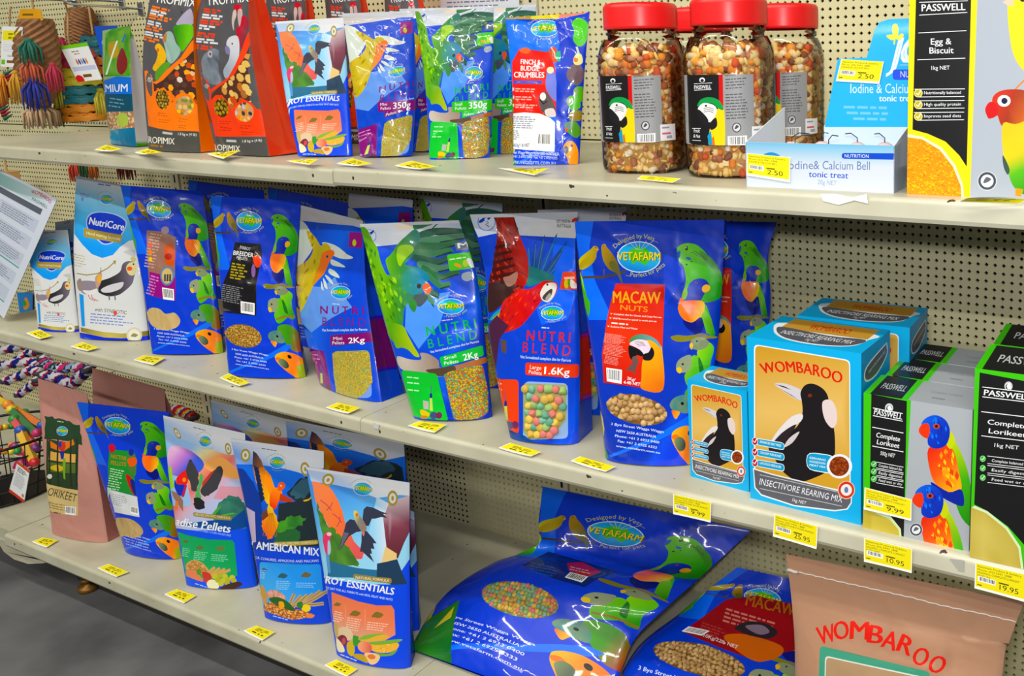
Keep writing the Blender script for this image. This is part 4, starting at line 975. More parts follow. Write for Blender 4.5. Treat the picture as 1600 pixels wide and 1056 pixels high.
def art_nbm(bag):
    d = Design(bag.surf, ('lin', (480, 330), (580, 630), (30, 80, 200), (34, 104, 226), (40, 112, 232), (26, 80, 210)))
    f = d.frame; f(455, 310, 6.21)
    d.poly([(10, 830), (300, 860), (420, 760), (600, 1056), (200, 1300), (60, 1200)], (120, 160, 236))
    d.poly([(60, 0), (130, 10), (330, 90), (560, 150), (700, 200), (720, 300), (600, 265), (330, 240), (90, 215), (60, 160)], ('lin', (100, 100), (650, 220), (196, 190, 190), (206, 208, 216)), 'top_seal')
    w = (206, 214, 206)
    d.blob([(70, 215), (150, 260), (200, 380), (200, 500), (120, 620), (10, 760), (15, 500), (40, 350)], w); 
    for p in ([(300, 430), (420, 450), (540, 540), (606, 572), (540, 590), (420, 560)], [(390, 590), (460, 620), (526, 666), (450, 660), (390, 640)], [(370, 680), (430, 710), (470, 770), (410, 755), (360, 720)], [(320, 740), (370, 770), (406, 836), (350, 800)], [(300, 770), (330, 820), (350, 880), (310, 850)], [(280, 800), (300, 850), (310, 895), (285, 870)]): d.blob(p, w, n=3)
    yb = [(150, 310), (200, 340), (260, 420), (295, 460), (330, 430), (390, 500), (300, 640), (230, 780), (190, 900), (120, 1056), (70, 1090), (10, 820), (10, 740), (60, 660), (160, 600), (210, 500), (170, 400)]
    d.blob(yb, ('lin', (60, 700), (300, 520), (186, 160, 20), (206, 180, 30), (190, 170, 40)), n=3); d.strokes(yb, 36, 80, 24, 110, [(214, 190, 60), (150, 130, 20), (186, 166, 40)], 8)
    d.blob([(300, 540), (350, 505), (405, 502), (420, 540), (380, 600), (320, 720), (250, 800), (200, 850), (230, 740), (270, 640)], ('lin', (380, 520), (220, 820), (240, 110, 44), (230, 130, 80), (206, 150, 70))); d.ell((352, 565), 13, 16, (90, 110, 120)); d.ell((352, 562), 7, 8, BLK)
    d.rrect([(565, 322), (690, 335), (690, 480), (556, 472)], (140, 36, 120), .12); d.ell((612, 430), 18, 34, (190, 190, 50))
    logo(d, (482, 912), 96, 60, .0, big=False); d.greek((395, 1018), (520, 1026), 1, 8, (206, 220, 240))
    f(320, 280, 2.934)
    nb_words(d, (126, 32, 120), (529, 616), (728, 620), 36, (537, 672), (735, 676), 40)
    d.text('Vet formulated complete diet for Parrots', (537, 698), (745, 694), 12, (214, 226, 246), .014)
    d.rrect([(572, 716), (800, 698), (798, 742), (576, 764)], (130, 36, 110), .22); d.text('Mini', (588, 738), (630, 736), 15, WHT); d.text('Pellets', (583, 758), (640, 756), 15, WHT); d.text('2Kg', (660, 752), (734, 748), 26, WHT, .02)
    d.rrect([(465, 780), (545, 785), (585, 985), (520, 970)], (130, 34, 120), .12); syringe(d, 535, 935, .42)
    d.greek((480, 800), (536, 806), 3, 4, (220, 170, 220), 18)
    d.rrect([(585, 790), (755, 782), (768, 1000), (605, 1014)], (130, 160, 226), .14, 'window')
    d.kernels([(583, 800), (600, 788), (740, 784), (756, 800), (770, 930), (730, 985), (690, 1010), (625, 1012), (606, 990), (590, 900)], .155, [(228, 188, 84), (216, 196, 90), (130, 170, 116), (112, 160, 124), (228, 140, 96), (196, 186, 96)], 9, 'window', 5, .25, (150, 140, 60))
    return d
NBL, NBS, NBM = art_nbl(B['nbl']), art_nbs(B['nbs']), art_nbm(B['nbm'])

# ================================================================ artwork: landscape pouches, white pouches, seed bags
GOLD = (170, 146, 60)
def medal(d, c, rx, ry, rot=0): d.ell(c, rx, ry, GOLD, rot); d.ell(c, rx * .66, ry * .66, (222, 222, 214), rot); d.ell(c, rx * .25, ry * .32, GOLD, rot)
def leafmark(d, c, r, col=(130, 110, 40)): x, y = c; d.blob([(x - r, y + r * .3), (x - r * .3, y - r * .5), (x + r * .4, y - r * .4), (x + r, y), (x + r * .3, y + r * .5), (x - r * .4, y + r * .4)], col, n=3)
def ragged(pts, amp, seed, n=4):
    """closed outline with a broken, leafy edge"""
    rg = random.Random(seed); P = np.asarray(pts, float); out = []
    for i in range(len(P)):
        for k in range(n): out.append(P[i] + (P[(i + 1) % len(P)] - P[i]) * k / n + np.array([rg.uniform(-amp, amp), rg.uniform(-amp, amp)]))
    return out
def art_essen(bag):
    d = Design(bag.surf, (34, 84, 236)); f = d.frame; f(470, 720, 6.21)
    d.poly([(40, 40), (1080, 40), (1080, 900), (900, 1200), (100, 1100)], ('lin', (500, 250), (560, 900), (70, 140, 226), (96, 180, 240), (150, 210, 240)))
    d.poly([(740, 350), (870, 420), (860, 800), (800, 1100), (560, 1100), (660, 700)], ('lin', (700, 700), (860, 700), (150, 210, 246), (220, 230, 244)))
    d.poly([(860, 400), (1070, 330), (1075, 640), (1000, 800), (940, 950), (830, 840), (800, 560)], ('lin', (900, 380), (930, 900), (206, 180, 190), (130, 60, 80), (96, 40, 50)))
    d.poly([(820, 830), (930, 900), (920, 1056), (800, 1100), (760, 1050)], (230, 196, 130)); d.blob([(740, 1060), (820, 1000), (930, 990), (920, 1100), (760, 1150)], (214, 90, 130))
    d.poly(ragged([(105, 190), (240, 225), (330, 320), (385, 440), (430, 580), (470, 680), (520, 780), (610, 880), (590, 960), (400, 900), (150, 420)], 8, 3), ('lin', (180, 250), (520, 900), (240, 130, 80), (246, 120, 60), (226, 90, 90)))
    for a, b in (((190, 380), (300, 480)), ((310, 400), (250, 480)), ((310, 510), (400, 600)), ((380, 540), (350, 640))): d.line([a, ((a[0] + b[0]) / 2 + 12, (a[1] + b[1]) / 2), b], 10, (190, 80, 80))
    d.poly(ragged([(155, 390), (190, 500), (260, 620), (340, 680), (400, 740), (460, 840), (560, 960), (560, 1040), (280, 980), (200, 700)], 14, 5), ('mix', (60, 110, 40), (90, 150, 50), 18))
    d.poly([(280, 970), (560, 1040), (700, 1056), (900, 1060), (900, 1120), (260, 1120)], (40, 110, 150))
    d.blob([(215, 760), (235, 705), (280, 690), (298, 715), (280, 770), (285, 840), (250, 905), (230, 860)], (226, 60, 110)); d.ell((275, 710), 24, 18, (238, 190, 200)); d.blob([(262, 780), (285, 790), (290, 880), (262, 920)], (170, 190, 220)); d.poly([(240, 900), (275, 910), (290, 1090), (262, 1080)], (90, 150, 210))
    # flying cockatiel
    dk = (50, 54, 74)
    d.poly([(600, 560), (610, 470), (640, 440), (700, 450), (780, 490), (845, 512), (800, 516), (838, 555), (780, 545), (720, 560), (690, 560), (660, 630), (620, 630)], dk)
    d.poly([(560, 580), (480, 565), (440, 600), (420, 680), (385, 790), (370, 870), (400, 840), (470, 730), (540, 690), (600, 680)], dk); d.poly([(420, 690), (470, 700), (400, 830), (372, 868)], (96, 100, 112))
    d.poly([(590, 680), (640, 680), (700, 750), (735, 800), (700, 800), (715, 855), (680, 850), (690, 900), (670, 900), (710, 985), (660, 940), (600, 880), (575, 880), (590, 780)], dk)
    d.blob([(515, 490), (545, 485), (580, 540), (620, 600), (640, 660), (600, 690), (560, 640), (525, 570)], ('lin', (530, 500), (610, 670), (210, 200, 90), (120, 120, 126), (150, 120, 100))); d.ell((545, 522), 12, 18, (232, 100, 40), 20); d.blob([(590, 690), (620, 690), (610, 730)], (200, 120, 120))
    top = [(40, 20), (440, 60), (1065, 190), (1075, 340), (960, 330), (740, 360), (500, 270), (320, 230), (100, 195)]
    d.poly(top, ('lin', (560, 120), (520, 300), (224, 226, 232), (216, 220, 232), (180, 200, 236)), 'top_seal')
    medal(d, (265, 185), 56, 62, 30); medal(d, (892, 362), 50, 76); logo(d, (602, 272), 88, 62, .12, arcs=False, big=False); d.text('Designed by Vets', (480, 235), (680, 215), 14, GOLD, arc=.22); d.text('Perfect for Pets', (556, 352), (710, 350), 14, GOLD, arc=-.15); d.greek((455, 118), (700, 160), 1, 9, (110, 110, 120))
    f(490, 870, 5.678)
    d.poly([(560, 60), (740, 20), (830, 240), (700, 250), (560, 200)], (30, 60, 90))
    d.rrect([(352, 150), (692, 190), (690, 240), (356, 196)], (150, 130, 60), .4); d.text('NATURAL FORMULA', (372, 192), (668, 224), 24, (236, 230, 200), .01)
    d.text('PARROT ESSENTIALS', (-40, 205), (708, 338), 64, (240, 242, 248), .03); d.text('COMPLETE DIET FOR ALL PARROTS with REAL FRUIT AND NUTS', (20, 265), (698, 390), 20, (210, 224, 250), .01)
    d.poly([(160, 310), (400, 395), (560, 430), (690, 430), (716, 470), (726, 690), (600, 760), (300, 740), (190, 640), (165, 480)], ('lin', (400, 420), (420, 700), (236, 124, 84), (240, 130, 90), (226, 160, 130)))
    leafmark(d, (212, 420), 34); leafmark(d, (370, 500), 50); leafmark(d, (566, 515), 54)
    for x, y, r in ((190, 480, 5), (302, 535, 6), (478, 575, 4)): d.greek((x, y), (x + (90, 130, 195)[(x > 250) + (x > 400)], y + 22), r, 7, (250, 214, 196), 20, x)
    d.line([(280, 420), (290, 620)], 3, (246, 170, 140)); d.line([(455, 460), (460, 640)], 3, (246, 170, 140))
    d.blob([(215, 640), (270, 620), (330, 650), (350, 720), (280, 740), (220, 700)], (222, 196, 160)); d.blob([(180, 590), (215, 600), (220, 700), (200, 720)], (200, 170, 90))
    d.ell((255, 745), 45, 55, (130, 40, 60)); d.ell((270, 745), 18, 30, (190, 80, 90)); d.blob([(205, 720), (260, 780), (275, 840), (215, 830)], (238, 226, 190)); d.blob([(300, 760), (350, 750), (366, 830), (340, 880), (300, 840)], (206, 176, 40)); d.blob([(350, 700), (400, 710), (420, 760), (360, 790)], (60, 150, 50))
    d.blob([(400, 720), (500, 690), (640, 690), (660, 720), (560, 745), (430, 745)], (236, 176, 60)); d.blob([(400, 730), (470, 690), (640, 680), (560, 700), (470, 730)], (130, 180, 60))
    d.blob([(490, 790), (560, 760), (740, 760), (745, 810), (660, 850), (540, 840)], (240, 180, 60)); d.strokes([(500, 790), (560, 765), (735, 765), (735, 815), (640, 845), (540, 835)], 40, 16, 9, 0, [(250, 206, 100), (214, 150, 40)], 3); d.blob([(480, 760), (600, 745), (780, 728), (740, 760), (560, 780)], (120, 176, 60)); d.blob([(540, 850), (660, 860), (745, 815), (700, 870), (580, 880)], (110, 170, 50))
    d.ell((455, 800), 66, 50, ('lin', (420, 770), (500, 840), (240, 160, 110), (226, 100, 90)), 20); d.blob([(450, 860), (520, 850), (590, 880), (560, 940), (500, 950)], (240, 196, 140)); d.ell((515, 885), 36, 22, (222, 120, 60), 10); d.blob([(360, 860), (450, 870), (480, 940), (420, 920), (360, 890)], (190, 156, 40)); d.greek((240, 860), (470, 950), 1, 9, (200, 214, 250))
    return d
def art_amer(bag):
    d = Design(bag.surf, (32, 78, 214)); f = d.frame; f(350, 680, 6.6)
    d.poly([(0, 80), (1050, 150), (1010, 1150), (300, 1150)], ('lin', (500, 330), (520, 1000), (70, 130, 230), (60, 110, 220), (40, 70, 150)))
    d.poly(ragged([(110, 330), (200, 350), (300, 480), (380, 640), (400, 800), (460, 1150), (300, 1150), (180, 640)], 8, 2), (44, 66, 150)); d.poly([(230, 740), (320, 790), (330, 1100), (290, 1100)], (190, 170, 200))
    d.poly(ragged([(650, 600), (780, 460), (880, 420), (1010, 500), (1030, 1150), (520, 1150), (540, 900), (580, 700), (740, 680)], 14, 7), (30, 44, 50)); d.poly(ragged([(680, 600), (780, 470), (900, 430), (960, 520), (840, 640), (740, 660)], 14, 9), (50, 90, 110))
    d.poly(ragged([(560, 920), (640, 850), (760, 820), (840, 860), (800, 920), (660, 980), (560, 1060), (520, 1060)], 14, 4), ('mix', (70, 150, 40), (40, 110, 40), 16)); d.poly(ragged([(540, 1000), (700, 960), (800, 1000), (760, 1110), (520, 1120)], 14, 5), (36, 96, 50))
    # sun-coloured parrot rising
    d.poly([(300, 160), (340, 190), (385, 260), (420, 350), (480, 410), (510, 500), (530, 560), (470, 640), (480, 720), (440, 700), (370, 580), (330, 480), (296, 330), (290, 270), (305, 250)], ('lin', (330, 200), (480, 660), (50, 50, 70), (214, 120, 30), (240, 150, 20), (240, 190, 30)))
    for k in range(9): d.poly([(292 + k * 9, 250 + k * 48), (340 + k * 8, 262 + k * 44), (352 + k * 9, 300 + k * 44), (310 + k * 9, 310 + k * 48)], (34, 44, 80))
    d.blob([(430, 360), (480, 430), (520, 560), (490, 640), (450, 560), (420, 450)], (250, 140, 20))
    d.blob([(480, 600), (530, 540), (580, 560), (600, 600), (560, 690), (530, 760), (480, 740), (470, 660)], ('lin', (520, 560), (520, 740), (250, 130, 20), (236, 60, 30))); d.blob([(555, 530), (570, 490), (605, 482), (632, 510), (620, 545), (590, 570), (560, 570)], (240, 90, 30)); d.ell((588, 520), 8, 8, WHT); d.ell((588, 520), 4, 4, BLK)
    d.poly([(580, 600), (650, 630), (730, 680), (640, 690), (570, 680)], (180, 60, 30)); d.blob([(820, 670), (880, 650), (912, 600), (916, 620), (880, 668), (830, 682)], (220, 180, 40), n=3)
    tail = [(455, 700), (500, 740), (540, 830), (558, 900), (530, 1000), (500, 1060), (450, 1070), (420, 1000), (385, 940), (400, 870), (440, 840)]
    d.poly(ragged(tail, 8, 6, 3), ('lin', (470, 740), (470, 1050), (220, 190, 40), (246, 130, 20), (240, 110, 10))); d.poly([(385, 820), (440, 750), (460, 830), (400, 880)], (110, 60, 40))
    for k in range(7): d.line([(470 + k * 6, 800), (400 + k * 24, 1040)], 5, (200, 90, 10))
    d.poly([(-10, 30), (220, 40), (640, 110), (860, 165), (1040, 160), (1040, 330), (880, 420), (760, 380), (560, 330), (330, 300), (100, 300)], ('lin', (500, 150), (480, 380), (214, 218, 228), (196, 206, 228), (130, 170, 236)), 'top_seal')
    d.poly([(300, 160), (340, 190), (385, 260), (410, 330), (340, 330), (296, 300)], ('lin', (310, 180), (390, 320), (40, 44, 70), (150, 90, 50)))
    medal(d, (222, 205), 50, 68); medal(d, (838, 350), 48, 74, -10); logo(d, (545, 280), 76, 60, .1, arcs=False, big=False); d.text('Designed by Vets', (438, 245), (625, 240), 14, GOLD, arc=.25); d.text('Perfect for Pets', (490, 355), (640, 340), 14, GOLD, arc=-.15); d.greek((390, 130), (632, 172), 1, 9, (110, 110, 120))
    f(380, 820, 6.4)
    d.rrect([(298, 172), (750, 148), (752, 192), (300, 214)], (170, 146, 60), .4); d.text('SPECIES SPECIFIC FORMULA', (312, 205), (735, 184), 24, (226, 216, 170), .01)
    d.text('SOUTH AMERICAN MIX', (-190, 205), (758, 312), 78, (226, 232, 246), .03, up=(0, -1)); d.text('FOR CONURES, AMAZONS AND MACAWS', (100, 335), (755, 370), 26, (200, 214, 246), .01, arc=-.03)
    d.rrect([(160, 370), (775, 392), (800, 720), (200, 800)], ('lin', (400, 400), (400, 760), (46, 150, 244), (70, 170, 246)), .1)
    leafmark(d, (395, 508), 50, (50, 90, 110)); leafmark(d, (628, 500), 54, (110, 96, 60)); leafmark(d, (205, 450), 34, (60, 100, 130))
    for x, y, r, w in ((170, 450, 5, 60), (328, 560, 5, 150), (528, 578, 3, 210)): d.greek((x, y), (x + w, y + 4), r, 7, (150, 206, 250), 19, x)
    for k in range(7):
        a = np.array((440 + 30 * k, 830 - 6 * k)); b = np.array([(510, 690), (580, 705), (640, 700), (700, 690), (775, 660), (850, 655), (805, 785)][k]); d.line([a, (a + b) / 2 + [0, 8], b], 36, (190, 160, 110)); d.line([a, (a + b) / 2 + [0, 8], b], 8, (140, 110, 70))
    d.blob([(240, 670), (300, 650), (380, 680), (430, 740), (330, 760), (240, 720)], ('grain', (214, 150, 130), (190, 120, 110), (226, 170, 150)))
    d.kernels([(210, 780), (330, 760), (470, 830), (600, 850), (710, 900), (660, 925), (500, 950), (330, 900), (210, 850)], .5, [(222, 150, 80), (206, 126, 60), (236, 170, 100)], 6, None, 6, .3, (150, 84, 40))
    d.blob([(180, 600), (215, 640), (240, 740), (215, 800), (185, 700)], (200, 150, 60)); d.blob([(260, 740), (340, 720), (450, 770), (520, 860), (430, 840), (330, 800)], (40, 96, 40)); d.blob([(355, 770), (400, 770), (412, 820), (370, 840)], (236, 160, 30)); d.ell((628, 832), 46, 38, (236, 206, 40)); d.blob([(540, 780), (590, 770), (590, 830), (545, 825)], (50, 120, 50)); d.blob([(630, 890), (710, 900), (690, 930), (630, 925)], (230, 130, 60)); d.greek((300, 905), (520, 965), 1, 9, (180, 200, 250))
    return d
def art_para(bag):
    d = Design(bag.surf, (30, 92, 240)); f = d.frame; f(245, 640, 7.04)
    d.poly([(60, 60), (1000, 250), (980, 1300), (60, 1300)], ('lin', (450, 380), (560, 1050), (150, 190, 240), (224, 220, 160), (240, 160, 110), (226, 110, 110), (214, 170, 190), (180, 190, 230)))
    d.blob([(130, 430), (240, 400), (400, 470), (520, 600), (420, 720), (200, 760), (130, 640)], ('lin', (200, 420), (260, 720), (226, 180, 220), (196, 120, 210), (120, 110, 220))); d.poly([(130, 700), (330, 760), (380, 1056), (160, 1056)], (150, 190, 240)); d.blob([(520, 620), (700, 520), (860, 640), (900, 760), (700, 720)], (244, 170, 90)); d.poly([(700, 840), (930, 850), (960, 1000), (620, 980)], (216, 150, 170))
    d.poly(ragged([(125, 600), (160, 640), (190, 850), (160, 900), (130, 760)], 10, 2), (150, 210, 40)); d.poly(ragged([(690, 1020), (800, 950), (920, 970), (980, 1100), (960, 1300), (600, 1250)], 20, 3), ('mix', (60, 130, 110), (40, 100, 90), 15))
    d.poly([(160, 890), (240, 920), (290, 1000), (290, 1120), (240, 1050), (180, 960)], (150, 110, 90)); d.poly([(205, 1000), (240, 1010), (230, 1100), (200, 1090)], (236, 120, 50))
    d.blob([(215, 760), (260, 700), (330, 655), (370, 670), (350, 740), (330, 820), (260, 840), (220, 810)], (232, 44, 40)); d.ell((302, 772), 20, 24, (244, 140, 30)); d.blob([(200, 770), (230, 820), (320, 830), (300, 930), (240, 940), (195, 850)], (50, 60, 190)); d.poly([(310, 820), (335, 830), (300, 960), (270, 960)], (190, 40, 70))
    dk = (60, 60, 66)
    d.poly(ragged([(340, 740), (320, 630), (350, 580), (372, 540), (410, 590), (450, 680), (460, 800), (430, 900), (390, 880)], 10, 8, 3), dk); d.poly(ragged([(480, 890), (540, 780), (620, 680), (700, 610), (725, 640), (730, 720), (660, 880), (560, 955), (510, 950)], 10, 9, 3), dk); d.poly([(500, 800), (590, 690), (640, 660), (560, 780), (500, 850)], (190, 60, 50))
    d.blob([(470, 720), (490, 706), (512, 740), (500, 800), (470, 900), (490, 960), (450, 1030), (420, 980), (440, 880), (462, 800)], (80, 170, 90)); d.poly(ragged([(410, 980), (450, 960), (530, 1020), (520, 1090), (430, 1100), (400, 1040)], 8, 4, 3), (34, 36, 40))
    d.poly([(55, 40), (420, 120), (985, 240), (985, 480), (800, 500), (600, 440), (400, 370), (250, 320), (110, 240)], ('lin', (500, 180), (470, 380), (222, 224, 230), (214, 220, 232), (170, 196, 232)), 'top_seal')
    medal(d, (225, 260), 26, 70, -30); medal(d, (785, 430), 34, 66, -12); logo(d, (530, 348), 66, 58, .25, arcs=False, big=False); d.text('Designed by Vets', (440, 290), (600, 300), 13, GOLD, arc=.28); d.text('Perfect for Pets', (500, 418), (620, 420), 13, GOLD, arc=-.2); d.greek((405, 190), (605, 240), 1, 9, (110, 110, 120))
    f(260, 770, 6.21)
    d.poly([(480, 160), (520, 120), (530, 140), (460, 230), (430, 220)], (70, 160, 60)); d.poly([(520, 215), (640, 190), (680, 200), (560, 225)], (80, 170, 70)); d.poly([(100, 300), (400, 270), (640, 250), (760, 160), (790, 330), (600, 370), (340, 340)], (30, 84, 150))
    d.rrect([(258, 186), (632, 226), (632, 270), (262, 226)], (150, 130, 60), .4); d.text('SPECIES SPECIFIC FORMULA', (270, 218), (615, 256), 22, (226, 216, 170), .008)
    d.text('Paradise Pellets', (-60, 290), (612, 388), 78, (236, 240, 246), .025, up=(.25, -1)); d.text('FOR ECLECTUS PARROTS AND OTHER FRUGIVORES', (90, 335), (625, 425), 20, (170, 200, 250), .008)
    d.poly([(110, 375), (400, 450), (640, 460), (660, 490), (690, 800), (600, 850), (190, 810), (150, 560)], ('lin', (400, 450), (400, 800), (20, 160, 90), (30, 170, 100))); leafmark(d, (190, 470), 30, (90, 120, 60)); leafmark(d, (325, 530), 42, (90, 120, 60)); leafmark(d, (525, 540), 46, (110, 120, 60))
    for x, y, r, w in ((160, 530, 5, 80), (272, 565, 5, 130), (438, 595, 4, 190)): d.greek((x, y), (x + w, y + 14), r, 7, (140, 220, 180), 18, x)
    d.blob([(190, 700), (260, 650), (350, 680), (410, 760), (330, 790), (220, 780)], (214, 160, 90)); d.kernels([(200, 710), (260, 655), (350, 690), (400, 760), (320, 780), (220, 770)], .45, [(222, 170, 100), (200, 140, 80)], 3, None, 6, .3, (170, 120, 60))
    for k in range(4): d.line([(360 + 40 * k, 810), (470 + 50 * k, 720 + 8 * k)], 26, (210, 160, 90))
    d.blob([(220, 740), (300, 780), (360, 860), (250, 830), (190, 790)], (226, 130, 90)); d.blob([(345, 770), (420, 780), (440, 850), (380, 870)], (200, 60, 50)); d.ell((452, 890), 62, 48, (238, 230, 190), 20)
    for k, (x, y) in enumerate([(470, 810), (520, 800), (570, 810), (500, 845), (550, 850), (600, 840), (640, 820), (655, 850), (530, 880), (590, 875)]): d.ell((x, y), 27, 25, ((196, 190, 50), (176, 176, 40))[k % 2])
    d.blob([(520, 930), (580, 890), (700, 860), (735, 890), (660, 930), (560, 950)], (70, 36, 34)); d.blob([(300, 740), (330, 740), (335, 790), (300, 790)], (80, 150, 40)); d.greek((280, 875), (500, 945), 1, 9, (170, 200, 250))
    return d
def art_core(bag):
    d = Design(bag.surf, (214, 216, 220)); f = d.frame; f(105, 265, 7.28)
    d.poly([(90, 200), (120, 60), (600, 60), (800, 790), (700, 810), (600, 880), (520, 970), (400, 1005), (280, 960), (170, 850), (80, 730)], ('lin', (400, 150), (400, 900), (206, 208, 214), (130, 190, 224), (70, 180, 240), (30, 150, 244)))
    d.blob([(215, 600), (230, 530), (300, 485), (420, 480), (560, 510), (660, 570), (672, 640), (620, 740), (560, 790), (500, 840), (420, 852), (350, 810), (290, 740), (230, 680)], (190, 206, 244), n=4); d.blob([(224, 600), (240, 540), (305, 495), (420, 490), (555, 520), (650, 578), (660, 640), (610, 735), (555, 785), (500, 828), (425, 840), (360, 800), (300, 735), (240, 670)], (34, 70, 214), n=4)
    d.text('NutriCore', (245, 620), (640, 694), 84, (240, 244, 250), .03); d.poly([(185, 665), (240, 672), (630, 745), (605, 835), (190, 765)], GOLD); d.text('Hand rearing formula', (215, 735), (600, 806), 34, (226, 220, 190), .01)
    d.greek((350, 155), (570, 185), 1, 16, (110, 110, 180)); d.greek((150, 262), (285, 290), 2, 14, (130, 150, 200), 30); d.ell((172, 335), 16, 24, (110, 140, 200)); logo(d, (448, 338), 72, 55, .05, arcs=False, big=False); d.text('Designed by Vets', (350, 290), (510, 285), 13, GOLD, arc=.25); d.text('Perfect for Pets', (390, 410), (545, 385), 13, GOLD, arc=-.15)
    f(105, 390, 6.6)
    d.greek((60, 40), (215, 75), 5, 8, (176, 160, 100), 27); d.line([(100, 245), (200, 262), (320, 245), (420, 190), (485, 130)], 11, (156, 136, 50)); d.poly([(470, 115), (502, 110), (495, 158)], (156, 136, 50))
    # cockatiel and chick
    d.blob([(340, 330), (440, 290), (540, 230), (570, 150), (620, 120), (690, 130), (715, 190), (690, 280), (670, 350), (600, 420), (520, 470), (420, 480), (340, 450), (320, 420)], ('lin', (420, 320), (660, 300), (40, 40, 46), (70, 64, 74), (110, 100, 120)), n=4); d.blob([(350, 410), (420, 370), (530, 340), (580, 340), (550, 400), (450, 440), (370, 440)], (206, 204, 212)); d.blob([(610, 170), (650, 130), (700, 140), (715, 200), (690, 260), (640, 260), (610, 215)], (214, 204, 150)); d.ell((642, 196), 28, 22, (232, 90, 40)); d.blob([(650, 90), (680, 70), (710, 100), (680, 130)], (190, 190, 110)); d.ell((682, 150), 9, 9, BLK)
    d.blob([(120, 340), (180, 320), (290, 330), (320, 380), (300, 440), (220, 460), (150, 440)], (140, 130, 146)); d.blob([(160, 420), (240, 420), (310, 400), (290, 450), (210, 460)], (224, 220, 224)); d.blob([(285, 300), (320, 250), (355, 240), (350, 330), (310, 400)], (190, 150, 140)); d.ell((330, 300), 26, 44, (226, 170, 60)); d.line([(345, 240), (350, 185)], 7, (110, 90, 80)); d.blob([(100, 330), (140, 300), (150, 420), (115, 410)], (150, 130, 120))
    for x in (230, 260): d.line([(x - 10, 465), (x, 500), (x + 60, 530)], 9, (206, 110, 120))
    for x in (430, 490): d.line([(x, 470), (x + 5, 520)], 12, (100, 90, 96))
    d.text('with SYNBIOTIC', (285, 632), (610, 670), 38, (60, 56, 66), .004); d.ell((495, 655), 19, 24, (232, 80, 60)); d.greek((245, 655), (700, 695), 4, 12, (120, 140, 214), 30)
    d.poly([(125, 450), (170, 470), (185, 790), (150, 790)], (40, 150, 236))
    d.poly([(140, 800), (380, 850), (560, 865), (840, 835), (840, 890), (560, 915), (380, 905), (140, 845)], ('lin', (140, 830), (840, 860), (130, 116, 50), (196, 180, 90), (130, 116, 40))); d.poly([(130, 845), (380, 905), (560, 915), (850, 885), (850, 1056), (130, 1056)], (30, 50, 214)); d.ell((692, 880), 82, 80, (206, 200, 170)); d.ell((692, 880), 62, 60, (224, 224, 214)); leafmark(d, (692, 882), 38, (150, 136, 70)); d.greek((180, 900), (440, 975), 1, 14, (120, 130, 230))
    d.blob([(580, 20), (690, 0), (700, 80), (650, 60)], (190, 190, 196))
    return d
